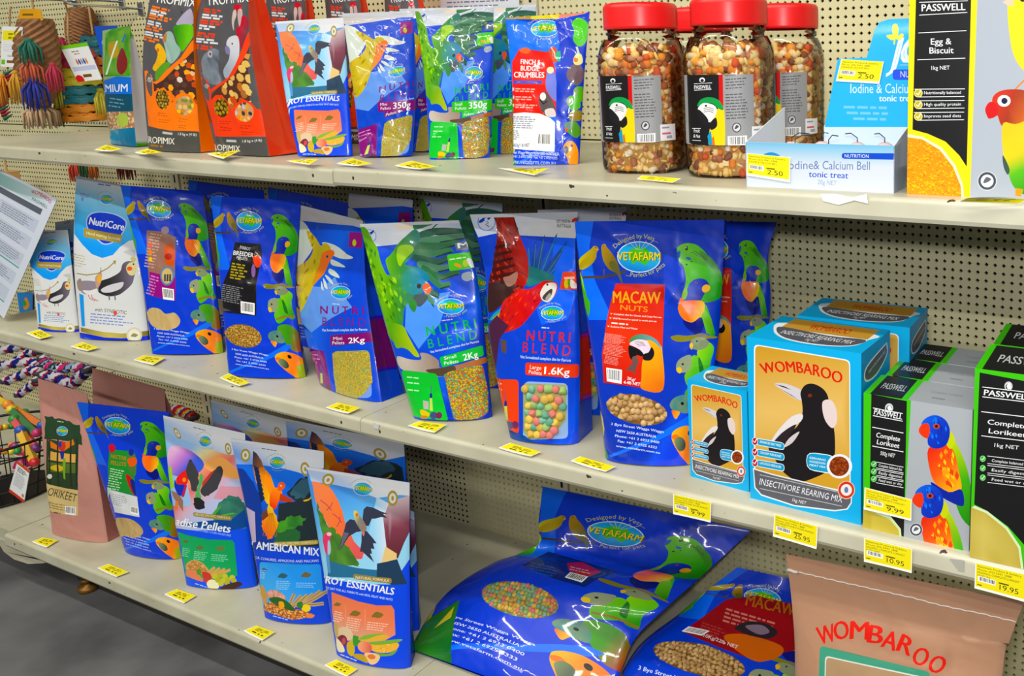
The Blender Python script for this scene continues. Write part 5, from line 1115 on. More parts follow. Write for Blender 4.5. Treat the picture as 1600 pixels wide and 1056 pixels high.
def art_trop(bag, red=False):
    ac = (240, 70, 40) if red else (250, 120, 20); gy = (84, 82, 86)
    d = Design(bag.surf, gy); f = d.frame
    if not red:
        f(215, 0, 8.447)
        d.text('TROPIMIX', (220, 28), (760, 95), 120, (240, 240, 240), .01)
        for k, (y, c) in enumerate(((70, 1), (125, 0), (185, 1), (262, 0), (330, 1), (405, 0), (470, 1))): d.greek((190 - k * 18, y), (430 - k * 20 + 30 * (k % 3), y + 60), 2, 24, ac if c else (214, 214, 220), 34, k)
        d.blob([(520, 330), (560, 240), (640, 160), (710, 120), (730, 320)], (176, 168, 190)); d.blob([(470, 380), (540, 330), (720, 330), (740, 460), (640, 620), (570, 680), (520, 560)], ('lin', (520, 380), (680, 500), (60, 140, 40), (110, 196, 40))); d.blob([(330, 500), (380, 420), (450, 430), (500, 560), (560, 680), (450, 830), (380, 800), (350, 640)], (150, 180, 170)); d.blob([(320, 510), (350, 450), (380, 440), (370, 540), (335, 560)], (190, 130, 90)); d.blob([(220, 630), (250, 575), (300, 590), (350, 680), (360, 790), (300, 880), (240, 940), (195, 900), (240, 800), (260, 700)], (230, 176, 40)); d.ell((262, 660), 18, 26, (220, 110, 40)); d.blob([(270, 900), (350, 820), (420, 840), (380, 920), (290, 1030), (240, 1056), (230, 960)], (96, 150, 60)); d.ell((590, 160), 10, 10, BLK)
        d.poly([(290, 1056), (430, 920), (620, 760), (800, 560), (800, 1500), (120, 1500), (180, 1120)], (70, 46, 40))
        d.kernels([(330, 1056), (460, 930), (660, 760), (810, 640), (820, 1500), (400, 1500), (250, 1200)], .95, [(210, 170, 110), (226, 190, 150), (240, 130, 70), (190, 140, 80), (246, 170, 60), (90, 60, 50), (220, 206, 196), (200, 90, 60)], 5, None, 6, .35)
        d.poly([(270, 1056), (400, 900), (560, 760), (700, 560), (760, 480), (780, 600), (640, 760), (480, 900), (340, 1056), (250, 1110), (200, 1090)], ac)
        f(215, 110, 7.82)
        d.poly([(85, 10), (110, 0), (170, 60), (200, 180), (210, 260), (320, 205), (400, 290), (420, 400), (470, 310), (540, 268), (640, 300), (720, 420), (790, 420), (800, 760), (400, 735), (130, 680)], ac); d.ell((150, 170), 34, 150, (90, 86, 86), -8); d.text('MIX', (118, 130), (165, 150), 60, (220, 220, 220))
        d.kernels(oval((305, 355), 78, 122, -8, 22), .42, [(170, 140, 60), (150, 120, 50), (190, 160, 80)], 4, None, 6, .2, (70, 50, 30)); d.kernels(oval((572, 430), 108, 118, 0, 24), .62, [(226, 190, 120), (230, 140, 60), (120, 140, 60), (236, 200, 80), (80, 60, 70), (200, 160, 130)], 5, None, 6, .3, (190, 150, 110))
        for x, y in ((255, 515), (270, 595), (500, 585), (505, 665)): d.greek((x, y), (x + 130, y + 14), 2, 8, (190, 80, 20), 28, x)
        d.poly([(135, 680), (400, 735), (800, 750), (800, 1056), (135, 1056)], (76, 76, 72)); d.text('1.8 kg e (4 lb)', (500, 790), (720, 800), 32, (220, 220, 216), .01); d.greek((312, 745), (490, 770), 1, 28, (190, 190, 190)); d.text('TROPIMIX', (75, 880), (450, 905), 78, (226, 224, 214), .015); d.greek((155, 905), (380, 925), 1, 22, (170, 110, 50))
        d.line([(80, 500), (60, 50)], 1, ac)
    else:
        f(300, 0, 8.124)
        d.text('TROPIMIX', (190, 70), (720, 20), 110, (240, 240, 240), .01)
        for k, (y, c) in enumerate(((100, 1), (172, 0), (245, 1), (310, 0), (405, 1), (480, 0), (560, 1))): d.greek((155 - k * 16, y), (400 - k * 22 + 40 * (k % 3), y + 30), 2, 24, ac if c else (220, 220, 224), 34, k + 9)
        d.blob([(520, 90), (560, 55), (630, 60), (640, 110), (610, 140), (560, 140)], (196, 50, 60)); d.blob([(505, 280), (520, 140), (560, 130), (570, 200), (540, 290), (530, 390)], (206, 186, 180)); d.blob([(590, 140), (640, 120), (650, 220), (610, 340), (590, 260)], (200, 170, 170)); d.blob([(560, 380), (610, 330), (650, 200), (720, 260), (700, 420), (640, 620), (590, 560)], ('lin', (600, 360), (660, 560), (200, 70, 80), (110, 60, 70)))
        d.blob([(440, 560), (470, 480), (550, 450), (595, 500), (600, 680), (560, 900), (440, 1000), (400, 900), (470, 760), (480, 640)], ('lin', (480, 520), (500, 900), (206, 206, 214), (160, 170, 186))); d.blob([(425, 610), (450, 580), (480, 620), (480, 690), (440, 680)], (130, 120, 160)); d.ell((510, 555), 9, 12, BLK)
        d.blob([(130, 760), (180, 660), (260, 615), (340, 640), (350, 740), (340, 900), (380, 1056), (200, 1056), (140, 900)], ('mix', (130, 138, 150), (90, 98, 112), 20)); d.ell((235, 690), 40, 44, (190, 190, 200)); d.ell((240, 685), 16, 18, (120, 70, 80))
        d.poly([(380, 1056), (500, 960), (600, 800), (660, 620), (730, 500), (760, 1700), (100, 1500)], (84, 50, 40))
        d.kernels([(420, 1056), (540, 930), (640, 740), (730, 600), (780, 1500), (400, 1500), (250, 1250)], 1.1, [(206, 150, 90), (190, 120, 70), (220, 180, 110), (214, 200, 190), (200, 90, 60), (170, 110, 70), (226, 190, 120)], 8, None, 7, .35)
        d.poly([(350, 1056), (460, 980), (560, 820), (640, 600), (730, 400), (740, 560), (660, 740), (560, 930), (420, 1050), (250, 1180), (230, 1150)], ac)
        f(310, 115, 7.82)
        d.poly([(30, 45), (60, 40), (120, 90), (165, 210), (170, 320), (220, 260), (290, 262), (370, 360), (405, 450), (440, 370), (540, 312), (640, 350), (710, 430), (760, 440), (830, 770), (220, 770), (130, 400)], ac); d.ell((100, 190), 30, 150, (90, 86, 86), -14); d.text('MIX', (75, 160), (115, 190), 50, (220, 220, 220))
        d.kernels(oval((290, 415), 76, 120, -8, 22), .6, [(160, 130, 50), (140, 110, 40), (176, 146, 60)], 4, None, 6, .2, (70, 50, 20)); d.kernels(oval((562, 470), 112, 118, 0, 24), .62, [(240, 130, 60), (180, 190, 200), (226, 160, 90), (120, 150, 60), (60, 50, 60), (230, 190, 140)], 5, None, 6, .3, (200, 150, 110))
        for x, y in ((270, 575), (285, 655), (510, 630), (530, 705)): d.greek((x, y), (x + 140, y + 10), 2, 9, (170, 40, 20), 28, x)
        d.poly([(225, 765), (500, 782), (830, 770), (850, 1056), (215, 1056)], (74, 74, 72)); d.text('1.8 kg e (4 lb)', (540, 842), (775, 828), 32, (220, 220, 216), .01); d.greek((350, 805), (530, 815), 1, 28, (190, 190, 190)); d.text('TROPIMIX', (130, 930), (510, 955), 74, (226, 224, 214), .015)
    return d
def art_lori(bag):
    d = Design(bag.surf, (196, 140, 130)); f = d.frame; f(50, 580, 3.771)
    d.poly(ragged([(78, 262), (180, 285), (285, 320), (292, 430), (180, 410), (68, 392)], 7, 3, 5), (36, 66, 40), 'printed_label'); d.poly([(85, 395), (272, 430), (270, 700), (85, 665)], (40, 62, 34), 'printed_label'); d.poly([(100, 470), (265, 490), (262, 540), (95, 520)], (222, 170, 90), 'printed_label'); d.poly([(92, 535), (265, 545), (262, 600), (95, 590)], (84, 110, 40), 'printed_label'); d.blob([(100, 570), (150, 550), (190, 570), (160, 590)], (220, 180, 40), 'printed_label')
    d.poly([(95, 400), (160, 440), (240, 400), (250, 430), (180, 475), (110, 450)], (222, 120, 40), 'printed_label'); d.blob([(150, 430), (178, 410), (200, 440), (180, 475)], (206, 60, 40), 'printed_label'); d.poly([(165, 470), (192, 470), (188, 520), (172, 515)], (50, 60, 150), 'printed_label'); d.ell((168, 430), 9, 18, (50, 70, 170), 0, 'printed_label'); d.poly([(184, 510), (200, 515), (195, 640), (184, 630)], (120, 170, 50), 'printed_label')
    for x in (100, 150, 225, 258): d.poly([(x, 395), (x + 9, 398), (x + 12, 680), (x, 676)], (30, 44, 26), 'printed_label')
    d.ell((102, 620), 14, 14, (214, 214, 206), 0, 'printed_label'); logo(d, (178, 352), 32, 26, .1, arcs=False, big=False); d.greek((148, 292), (205, 300), 1, 5, (190, 200, 180))
    d.poly([(85, 660), (270, 702), (270, 850), (100, 822)], (216, 190, 130), 'printed_label'); d.text('LORIKEET', (70, 724), (256, 770), 46, (50, 56, 34), .004, part='printed_label'); d.greek((100, 770), (255, 800), 3, 5, (150, 120, 70), 14, 3); d.greek((120, 690), (260, 715), 1, 6, (200, 140, 90)); d.barcode([(195, 792), (258, 800), (256, 850), (195, 840)], 7); d.greek((125, 828), (190, 838), 1, 7, (90, 80, 50))
    return d
def vlabel(bag, kind):
    d = Design(bag.surf, VBASE.base); d.base = (36, 70, 210); d.merge(VBASE); f = d.frame; P = 'printed_label'
    if kind == 'main':
        f(185, 280, 3.641)
        d.poly([(160, 290), (260, 300), (322, 330), (325, 692), (180, 660), (165, 480)], (150, 110, 96), P); d.poly([(175, 525), (325, 560), (325, 692), (182, 662)], (150, 40, 130), P); d.greek((180, 305), (250, 318), 12, 7, (190, 160, 150), 17, 2); d.blob([(262, 390), (300, 370), (322, 420), (315, 490), (270, 480)], (206, 90, 50), P); d.ell((285, 440), 22, 18, (170, 50, 40), 0, P); d.ell((278, 550), 38, 54, (90, 140, 180), 0, P); d.ell((278, 550), 30, 44, (206, 176, 120), 0, P)
        for k in range(3): d.poly([(262 + k * 14, 540), (272 + k * 14, 540), (272 + k * 14, 580), (262 + k * 14, 580)], (50, 60, 70), P)
        for k, c in enumerate(((226, 110, 100), (240, 130, 40), (240, 190, 60))): d.ell((182, 375 + k * 40), 11, 14, c, 0, P)
        d.ell((265, 290), 22, 22, (150, 130, 150), 0, P); d.greek((185, 545), (235, 560), 7, 7, (206, 140, 200), 17, 5); d.barcode([(250, 615), (316, 626), (318, 690), (256, 682)], 3)
        d.blob([(162, 760), (185, 732), (235, 738), (270, 765), (320, 760), (352, 800), (335, 840), (280, 858), (220, 850), (180, 820)], ('mix', (206, 180, 134), (192, 164, 116), 40), 'window')
    elif kind == 'breed':
        f(320, 280, 2.934)
        d.poly([(138, 288), (255, 298), (262, 350), (240, 480), (238, 625), (78, 608), (85, 480), (118, 400)], (24, 22, 26), P); d.text('PARROT', (158, 318), (210, 328), 15, (206, 206, 210), .01, part=P); d.text('BREEDER', (130, 346), (224, 358), 20, (230, 230, 234), .02, part=P); d.text('PELLETS', (146, 364), (196, 372), 12, (206, 206, 210), .01, part=P); d.greek((128, 382), (205, 395), 6, 7, (170, 150, 40), 13, 4); d.greek((86, 480), (190, 500), 9, 4, (130, 130, 136), 9, 5); d.blob([(222, 360), (245, 348), (262, 385), (240, 405)], (230, 70, 40), P); d.ell((224, 420), 9, 30, (140, 100, 160), 5, P); d.barcode([(167, 558), (232, 568), (230, 622), (166, 612)], 2)
        d.kernels(oval((178, 718), 86, 52, 12), .3, [(190, 150, 86), (176, 134, 70), (204, 168, 104)], 4, 'window', 5, .3, (130, 96, 50))
    elif kind == 'nect':
        f(115, 620, 3.911)
        d.poly([(220, 318), (330, 330), (380, 360), (378, 605), (215, 565), (208, 430)], (50, 140, 60), P); d.poly([(212, 562), (300, 590), (388, 610), (403, 735), (250, 705)], (214, 216, 222), P); d.blob([(216, 300), (238, 286), (256, 305), (250, 335), (225, 338)], (206, 60, 70), P); d.text('NECTAR', (228, 372), (322, 388), 24, (196, 130, 70), .015, part=P); d.text('PELLETS', (228, 412), (320, 424), 24, (196, 130, 70), .015, part=P); d.greek((225, 435), (310, 452), 9, 6, (190, 226, 190), 15, 2); d.blob([(335, 330), (355, 318), (372, 345), (384, 400), (380, 480), (340, 450), (330, 400)], (80, 120, 60), P); d.ell((352, 338), 17, 22, (60, 60, 150), 0, P); d.blob([(330, 380), (380, 372), (384, 410), (345, 425)], (230, 90, 30), P); d.blob([(318, 485), (340, 478), (365, 520), (378, 600), (350, 580)], (200, 50, 50), P); d.blob([(345, 510), (372, 515), (378, 600), (360, 580)], (50, 50, 120), P); d.greek((225, 590), (330, 618), 6, 4, (150, 150, 160), 11, 4); d.barcode([(342, 665), (395, 678), (398, 722), (345, 712)], 5)
        d.blob([(258, 750), (290, 738), (350, 750), (410, 790), (425, 830), (390, 858), (330, 855), (280, 825)], ('mix', (196, 170, 124), (174, 146, 100), 50), 'window')
    elif kind == 'finch':
        f(785, 15, 4.141)
        d.poly([(30, 60), (400, 130), (350, 300), (340, 920), (60, 900)], (60, 130, 236)); logo(d, (278, 122), 92, 52, -.06); d.poly([(62, 340), (110, 255), (200, 262), (300, 275), (345, 380), (348, 690), (62, 700)], (226, 50, 44), P); d.blob([(110, 265), (150, 245), (182, 265), (150, 285)], (236, 110, 70), P)
        d.text('FINCH &', (118, 352), (245, 356), 32, WHT, .025, part=P); d.text('BUDGIE', (118, 394), (238, 398), 32, WHT, .025, part=P); d.text('CRUMBLES', (75, 438), (270, 440), 36, WHT, .03, part=P); d.poly([(72, 460), (256, 460), (256, 478), (72, 478)], (50, 90, 200), P)
        for k in range(3): d.greek((84, 508 + k * 52), (225, 512 + k * 52), 2, 8, (246, 180, 170), 15, k); d.poly([(64, 505 + k * 52), (76, 505 + k * 52), (76, 525 + k * 52), (64, 525 + k * 52)], (246, 200, 190), P)
        d.poly([(62, 672), (140, 665), (240, 672), (310, 700), (342, 730), (338, 920), (70, 900)], (228, 230, 236), P); d.greek((66, 690), (220, 694), 6, 6, (130, 130, 150), 14, 3); d.greek((66, 780), (118, 784), 5, 6, (130, 130, 150), 13, 4); d.text('450g/1 lb NET', (70, 888), (176, 888), 22, (40, 40, 46), .01, part=P); d.barcode([(228, 796), (322, 798), (320, 888), (224, 884)], 6)
        d.blob([(285, 420), (295, 380), (325, 372), (340, 410), (352, 480), (350, 590), (310, 560), (280, 500)], (130, 140, 220), P); d.ell((310, 392), 24, 22, (226, 220, 180), 0, P); d.blob([(238, 560), (262, 532), (290, 540), (330, 600), (345, 660), (300, 690), (262, 670), (240, 620)], (90, 80, 80), P); d.ell((262, 562), 20, 26, (224, 224, 226), 0, P); d.line([(240, 580), (265, 610), (290, 590)], 8, BLK, P); d.blob([(275, 650), (330, 640), (345, 690), (290, 690)], (216, 206, 206), P); d.blob([(300, 270), (325, 240), (352, 260), (360, 330), (330, 340)], (200, 90, 60), P); d.blob([(345, 280), (385, 270), (380, 330), (355, 330)], (60, 170, 130), P)
        d.poly([(340, 80), (600, 30), (600, 1056), (342, 1056), (350, 500), (380, 300)], (36, 66, 196))
        d.blob([(450, 90), (480, 55), (520, 60), (555, 100), (545, 200), (500, 240), (460, 200), (465, 140)], (90, 200, 60)); d.blob([(415, 420), (440, 370), (480, 350), (520, 380), (525, 440), (490, 490), (440, 470)], (110, 90, 100)); d.blob([(460, 320), (480, 285), (510, 290), (520, 340), (490, 360), (465, 350)], (226, 222, 150)); d.ell((476, 325), 14, 16, (236, 120, 40)); d.line([(495, 290), (480, 240)], 14, (200, 210, 190))
        for (x, y) in ((475, 530), (430, 590)): d.blob([(x - 15, y), (x + 10, y - 32), (x + 60, y - 20), (x + 75, y + 40), (x + 20, y + 65)], (90, 180, 50)); d.ell((x, y), 16, 22, (140, 160, 110))
        d.blob([(435, 665), (510, 655), (510, 715), (440, 715)], (150, 130, 60)); d.blob([(402, 765), (430, 725), (480, 730), (510, 790), (480, 830), (430, 800)], (90, 150, 60)); d.ell((425, 752), 24, 26, (110, 140, 130)); d.poly([(402, 768), (425, 768), (415, 795)], (230, 90, 50))
        d.blob([(395, 890), (420, 855), (460, 855), (490, 910), (485, 1010), (440, 1020), (420, 960)], (240, 150, 30)); d.ell((412, 908), 16, 26, (60, 70, 60)); d.ell((448, 880), 8, 9, BLK)
        c = (206, 220, 246); d.text('3 Bye Street Wagga Wagga NSW 2650 AUSTRALIA', (10, 930), (370, 945), 20, c, .01); d.text('Phone +61 2 6933 0400  Fax: +61 2 6925 6333', (20, 955), (358, 970), 18, c, .01); d.text('www.vetafarm.com.au', (30, 995), (345, 1006), 32, (170, 190, 236), .01)
    return d
ART = {'vmac': VM, 'nbl': NBL, 'nbs': NBS, 'nbm': NBM, 'essen': art_essen(B['essen']), 'amer': art_amer(B['amer']), 'para': art_para(B['para']), 'core': art_core(B['core']), 'trop_o': art_trop(B['trop_o']), 'trop_r': art_trop(B['trop_r'], True), 'lori': art_lori(B['lori']),
       'vmain': vlabel(B['vmain'], 'main'), 'vbreed': vlabel(B['vbreed'], 'breed'), 'vnect': vlabel(B['vnect'], 'nect'), 'finch': vlabel(B['finch'], 'finch')}
ART['coreS'] = ART['core']; ART['essS'] = ART['essen']; ART['nbmS'] = NBM; ART['nbsS'] = NBS

# ================================================================ the bags as things
for k_, src in (('trop_r1', 'trop_r'), ('trop_r2', 'trop_r'), ('trop_r3', 'trop_r'), ('nbmS2', 'nbm'), ('nbsS2', 'nbs'), ('coreS2', 'core'), ('vb1', 'vmain'), ('vb2', 'vmain'), ('nbm2', 'nbm'), ('nbs2', 'nbs'), ('nbl2', 'nbl'), ('vmac2', 'vmac'), ('lori2', 'lori'), ('para2', 'para'), ('amer2', 'amer'), ('essen2', 'essen')): ART[k_] = ART[src]
def small_nb(d0, col, bar):
    """the 350 g pouch carries the same picture with another weight"""
    d = Design(d0.surf, d0.base); d.merge(d0); d.sheet()
    d.rrect([(.40, .385), (1.02, .395), (1.02, .335), (.41, .325)], bar, .2); d.text('350g', (.66, .343), (.93, .350), .038, WHT, .02); d.text('Pellets', (.45, .338), (.62, .341), .017, WHT, .0); d.text('Mini' if bar[1] < 100 else 'Small', (.45, .362), (.56, .364), .017, WHT, 0)
    return d
ART['nbmS'] = ART['nbmS2'] = small_nb(NBM, None, (140, 30, 120)); ART['nbsS'] = ART['nbsS2'] = small_nb(NBS, None, (70, 190, 60))
d = ART['finch']; d.sheet()
d.poly([(0, .985), (.3, .965), (.3, 1.02), (0, 1.02)], (190, 150, 60), 'top_seal'); d.poly([(.3, .965), (.62, .95), (.7, 1.02), (.3, 1.02)], (226, 206, 40), 'top_seal'); d.poly([(.62, .95), (.95, .985), (1, 1.02), (.66, 1.02)], (226, 150, 130), 'top_seal')
for k_, c_ in (('nbl', (200, 202, 206)), ('nbs', (206, 208, 214)), ('nbm', (200, 200, 206)), ('essen', (222, 224, 230)), ('amer', (214, 218, 226)), ('para', (220, 222, 228)), ('nbmS', (200, 204, 212)), ('nbsS', (200, 204, 212)), ('core', (206, 208, 214))):
    d = ART[k_]; q_ = np.array([(-.02, .94), (1.02, .94), (1.02, 1.02), (-.02, 1.02)]); d.shapes.insert(0, (q_, [[0, 1, 2, 3]], d.colfn(c_), None, None, None)); d._cdt = None; q2 = q_.copy(); q2[:2, 1] = .972; d.shapes.append((q2, [[0, 1, 2, 3]], d.colfn(c_), 'top_seal', None, None))
def nb_side(c):
    a, b_ = lin(c), lin((30, 66, 186)); dk = lin((20, 46, 140))
    def fn(t, v):
        o = np.where(((v > .2) & (v < .47))[:, None], a, b_); return np.where((v > .62)[:, None], dk, o)
    return fn
BAGS = [  # key, name, label, category, group, film, back colour, side colour
 ('trop_o', 'seed_bag', 'orange and charcoal seed bag with green and yellow parrots, front of top shelf', 'bag', None, FILM, (236, 110, 26), (244, 120, 24)),
 ('trop_r', 'seed_bag', 'red and charcoal seed bag with white cockatoo and grey parrot, front row of top shelf', 'bag', None, FILM, (230, 60, 36), (240, 66, 36)),
 ('trop_r1', 'seed_bag', 'red seed bag standing directly behind the small landscape pouch with a flying cockatiel', 'bag', 'red seed bags at the back of the top shelf', FILM, (230, 60, 36), (240, 66, 36)),
 ('trop_r2', 'seed_bag', 'red seed bag standing behind the small pouch with a yellow lovebird', 'bag', 'red seed bags at the back of the top shelf', FILM, (230, 60, 36), (240, 66, 36)),
 ('trop_r3', 'seed_bag', 'rearmost red seed bag nearest the paper notice on the top shelf', 'bag', 'red seed bags at the back of the top shelf', FILM, (230, 60, 36), (240, 66, 36)),
 ('essS', 'food_pouch', 'small pouch with flying cockatiel, orange cliffs and fruit, on the top shelf', 'pouch', None, SATIN, (26, 70, 200), None),
 ('nbmS', 'food_pouch', 'small 350g blue pouch with yellow lovebird and purple bar, front of top shelf', 'pouch', '350 g pellet pouches', FILM, (30, 66, 190), None),
 ('nbsS', 'food_pouch', 'small 350g blue pouch with green parrot and green bar, front of top shelf', 'pouch', '350 g pellet pouches', FILM, (30, 66, 190), None),
 ('nbmS2', 'food_pouch', 'small yellow lovebird pouch half hidden behind its twin on the top shelf', 'pouch', '350 g pellet pouches', FILM, (30, 66, 190), None),
 ('nbsS2', 'food_pouch', 'small green parrot pouch half hidden behind its twin on the top shelf', 'pouch', '350 g pellet pouches', FILM, (30, 66, 190), None),
 ('finch', 'food_pouch', 'blue pouch with red FINCH & BUDGIE CRUMBLES label beside the nut jars', 'pouch', None, FILM, (36, 66, 190), None),
 ('coreS', 'food_pouch', 'small white and blue cockatiel pouch beside the hanging brochure on the middle shelf', 'pouch', 'white cockatiel pouches', SATIN, (30, 50, 190), None),
 ('coreS2', 'food_pouch', 'white cockatiel pouch mostly hidden behind the small and large cockatiel pouches', 'pouch', 'white cockatiel pouches', SATIN, (30, 50, 190), None),
 ('core', 'food_pouch', 'large white and blue pouch with black and white cockatiel on the middle shelf', 'pouch', 'white cockatiel pouches', SATIN, (30, 50, 190), None),
 ('vmain', 'food_bag', 'blue bird-column bag with brown and purple label and pale seed window', 'bag', 'blue bird-column bags', FILM, (30, 60, 180), None),
 ('vbreed', 'food_bag', 'blue bird-column bag with black PARROT BREEDER label on the middle shelf', 'bag', 'blue bird-column bags', FILM, (30, 50, 170), None),
 ('vb1', 'food_bag', 'blue bag at the back of the middle shelf behind the brown and purple label bag', 'bag', 'blue bird-column bags', FILM, (24, 44, 140), None),
 ('vb2', 'food_bag', 'blue bag at the back of the middle shelf behind the black label bag', 'bag', 'blue bird-column bags', FILM, (24, 44, 140), None),
 ('nbm', 'pellet_bag', 'blue 2Kg mini pellets bag with yellow lovebird and purple bar on the middle shelf', 'bag', 'blend pellet bags', FILM, (28, 66, 190), nb_side((96, 24, 90))),
 ('nbs', 'pellet_bag', 'blue 2Kg small pellets bag with diving green parrot on the middle shelf', 'bag', 'blend pellet bags', FILM, (24, 60, 176), None),
 ('nbl', 'pellet_bag', 'blue 1.6Kg large pellets bag with scarlet macaw and big pastel pellets in front', 'bag', 'blend pellet bags', FILM, (28, 66, 190), nb_side((190, 44, 34))),
 ('nbm2', 'pellet_bag', 'white-topped pellet bag behind the yellow lovebird bag', 'bag', 'blend pellet bags', FILM, (24, 50, 150), nb_side((96, 24, 90))),
 ('nbs2', 'pellet_bag', 'green parrot pellet bag at the back between the green and scarlet front bags', 'bag', 'blend pellet bags', FILM, (24, 60, 150), None),
 ('nbl2', 'pellet_bag', 'large pellets bag squeezed behind the scarlet macaw bag and the red label bag', 'bag', 'blend pellet bags', FILM, (24, 60, 160), nb_side((190, 44, 34))),
 ('vmac', 'food_bag', 'blue bag with red MACAW NUTS label and brown nugget window, front of middle shelf', 'bag', 'blue bird-column bags', FILM, (30, 60, 180), None),
 ('vmac2', 'food_bag', 'blue bag with red label half hidden behind its twin next to the magpie boxes', 'bag', 'blue bird-column bags', FILM, (30, 56, 170), None),
 ('lori', 'paper_bag', 'pink woven paper bag with LORIKEET label at the front of the bottom shelf', 'bag', 'pink paper bags', PAPER, (176, 116, 108), (170, 108, 100)),
 ('lori2', 'paper_bag', 'pink woven paper bag standing behind the blue nectar bag on the bottom shelf', 'bag', 'pink paper bags', PAPER, (176, 116, 108), (170, 108, 100)),
 ('vnect', 'food_bag', 'blue bird-column bag with green NECTAR label on the bottom shelf', 'bag', 'blue bird-column bags', FILM, (30, 56, 170), None),
 ('para', 'food_pouch', 'pouch with pink sunset, red parrot and green panel, front of bottom shelf', 'pouch', 'landscape pouches', SATIN, (18, 50, 120), None),
 ('amer', 'food_pouch', 'pouch with rising orange parrot and AMERICAN MIX lettering, front of bottom shelf', 'pouch', 'landscape pouches', SATIN, (22, 60, 180), None),
 ('essen', 'food_pouch', 'pouch with flying cockatiel, orange cliffs and corn, front of bottom shelf', 'pouch', 'landscape pouches', SATIN, (24, 70, 210), None),
 ('para2', 'food_pouch', 'pale sunset pouch at the back of the bottom shelf behind its twin', 'pouch', 'landscape pouches', SATIN, (18, 50, 120), None),
 ('amer2', 'food_pouch', 'orange parrot pouch at the back of the bottom shelf under the middle shelf joint', 'pouch', 'landscape pouches', SATIN, (22, 60, 180), None),
 ('essen2', 'food_pouch', 'cockatiel pouch almost wholly hidden behind its twin beside the slumped blue sack', 'pouch', 'landscape pouches', SATIN, (24, 70, 210), None),
]
PELMESH = {}
def pellet_mesh(kind):
    if kind in PELMESH: return PELMESH[kind]
    m = MB()
    if kind == 'drum': m.lathe([(0, -.5), (.42, -.5), (.5, -.36), (.5, .36), (.42, .5), (0, .5)], (0, 0, 0), 9)
    else: m.lathe([(0, -.5), (.3, -.42), (.48, -.15), (.48, .2), (.3, .45), (0, .5)], (0, 0, 0), 8)
    V = np.concatenate(m.v) * S; me = bpy.data.meshes.new('pellet'); me.from_pydata(V.tolist(), [], m.f)
    me.polygons.foreach_set('use_smooth', np.ones(len(me.polygons), bool)); me.materials.append(None); PELMESH[kind] = me
    return me
_pm = {}
def pellet_mat(c):
    if c not in _pm: _pm[c] = plain('pellet_colour', c, .7, vary=.12, vscale=300)
    return _pm[c]
def pellets(root, win, surf, uvs, size, cols, kind, seed=3, flat=.6):
    """single pellets lying behind the clear window"""
    rg = random.Random(seed); uvs = np.array(uvs); P = surf.S(uvs[:, 0], uvs[:, 1]); N = surf.N(uvs[:, 0], uvs[:, 1]); org = root_of(root); me0 = pellet_mesh(kind); made = {}
    for p, n in zip(P, N):
        c = cols[rg.randrange(len(cols))]
        if c not in made: made[c] = me0.copy(); made[c].materials[0] = pellet_mat(c)
        o = bpy.data.objects.new('pellet', made[c]); COL.objects.link(o); o.parent = win
        q = Vector(n).to_track_quat('Z', 'Y').to_matrix() @ Matrix.Rotation(rg.uniform(0, 6.3), 3, 'Z') @ Matrix.Rotation(rg.choice((0, rg.uniform(-1.4, 1.4))), 3, 'X')
        k = size * rg.uniform(.9, 1.1); o.matrix_local = Matrix.Translation(Vector(M(p - n * size * .12) - org)) @ q.to_4x4() @ Matrix.Diagonal((k, k, k * rg.uniform(.8, 1), 1))
def packed(poly, W, H, size, seed=2, jit=.18):
    rg = random.Random(seed); Q = np.asarray(poly) * [W, H]; lo, hi = Q.min(0), Q.max(0); c = Q.mean(0); Qs = c + (Q - c) * (1 - size * .5 / max(hi - lo)); out = []; y = lo[1]; r = 0
    while y < hi[1] + size:
        x = lo[0] + (r % 2) * size * .5
        while x < hi[0] + size:
            p = np.array([x + rg.uniform(-jit, jit) * size, y + rg.uniform(-jit, jit) * size])
            if inpoly(p, Qs): out.append(p / [W, H])
            x += size
        y += size * .87; r += 1
    return out
for key, nm, lab, cat, grp, mat, bc, sc in BAGS:
    bg = B[key]; root = thing(nm, bg.base, lab, cat, grp)
    res = ART[key].build(bg.surf, root, mat)
    bg.body(root, bc, sc, mat)
    if key in ('nbl', 'nbl2'):
        w = res['window']; pellets(root, w, bg.surf, packed(NBL.win, bg.surf.W, bg.surf.H, .92), .92, [(222, 186, 70), (206, 166, 60), (118, 178, 150), (96, 160, 136), (214, 116, 110), (150, 180, 100)], 'drum')
    if key in ('vmac',):
        f_ = ART[key]; f_.frame(920, 590, 7.04); f_.direct = False
        uv = f_.to(oval((530, 350), 332, 152, 13)); pellets(root, res['window'], bg.surf, packed(uv, bg.surf.W, bg.surf.H, .66), .68, [tuple(c) for c in TAN], 'nut', 5)

# clear-fronted seed bag at the left end of the top shelf
bg = B['premium']; d = Design(bg.surf, (150, 176, 120)); f = d.frame; f(0, 0, 3.771)
d.poly([(620, 200), (700, 120), (780, 130), (770, 450), (620, 450)], ('mix', (70, 140, 50), (120, 170, 70), 8)); d.blob([(690, 180), (710, 110), (750, 100), (748, 150), (700, 185)], (70, 160, 30)); d.blob([(700, 300), (730, 290), (750, 380), (720, 440), (690, 400)], (130, 50, 50)); d.blob([(640, 260), (690, 250), (690, 330), (650, 340)], (180, 150, 60)); d.line([(630, 440), (660, 330), (690, 240)], 8, (220, 240, 220)); d.line([(720, 250), (740, 200)], 10, (60, 130, 200))
d.poly([(615, 475), (690, 450), (790, 455), (795, 555), (622, 555)], (36, 120, 210)); d.text('PREMIUM', (540, 545), (750, 540), 46, (236, 240, 246), .01); d.poly([(622, 555), (795, 555), (800, 660), (632, 660)], (26, 76, 100)); d.greek((650, 575), (750, 590), 3, 7, (110, 160, 180), 22)
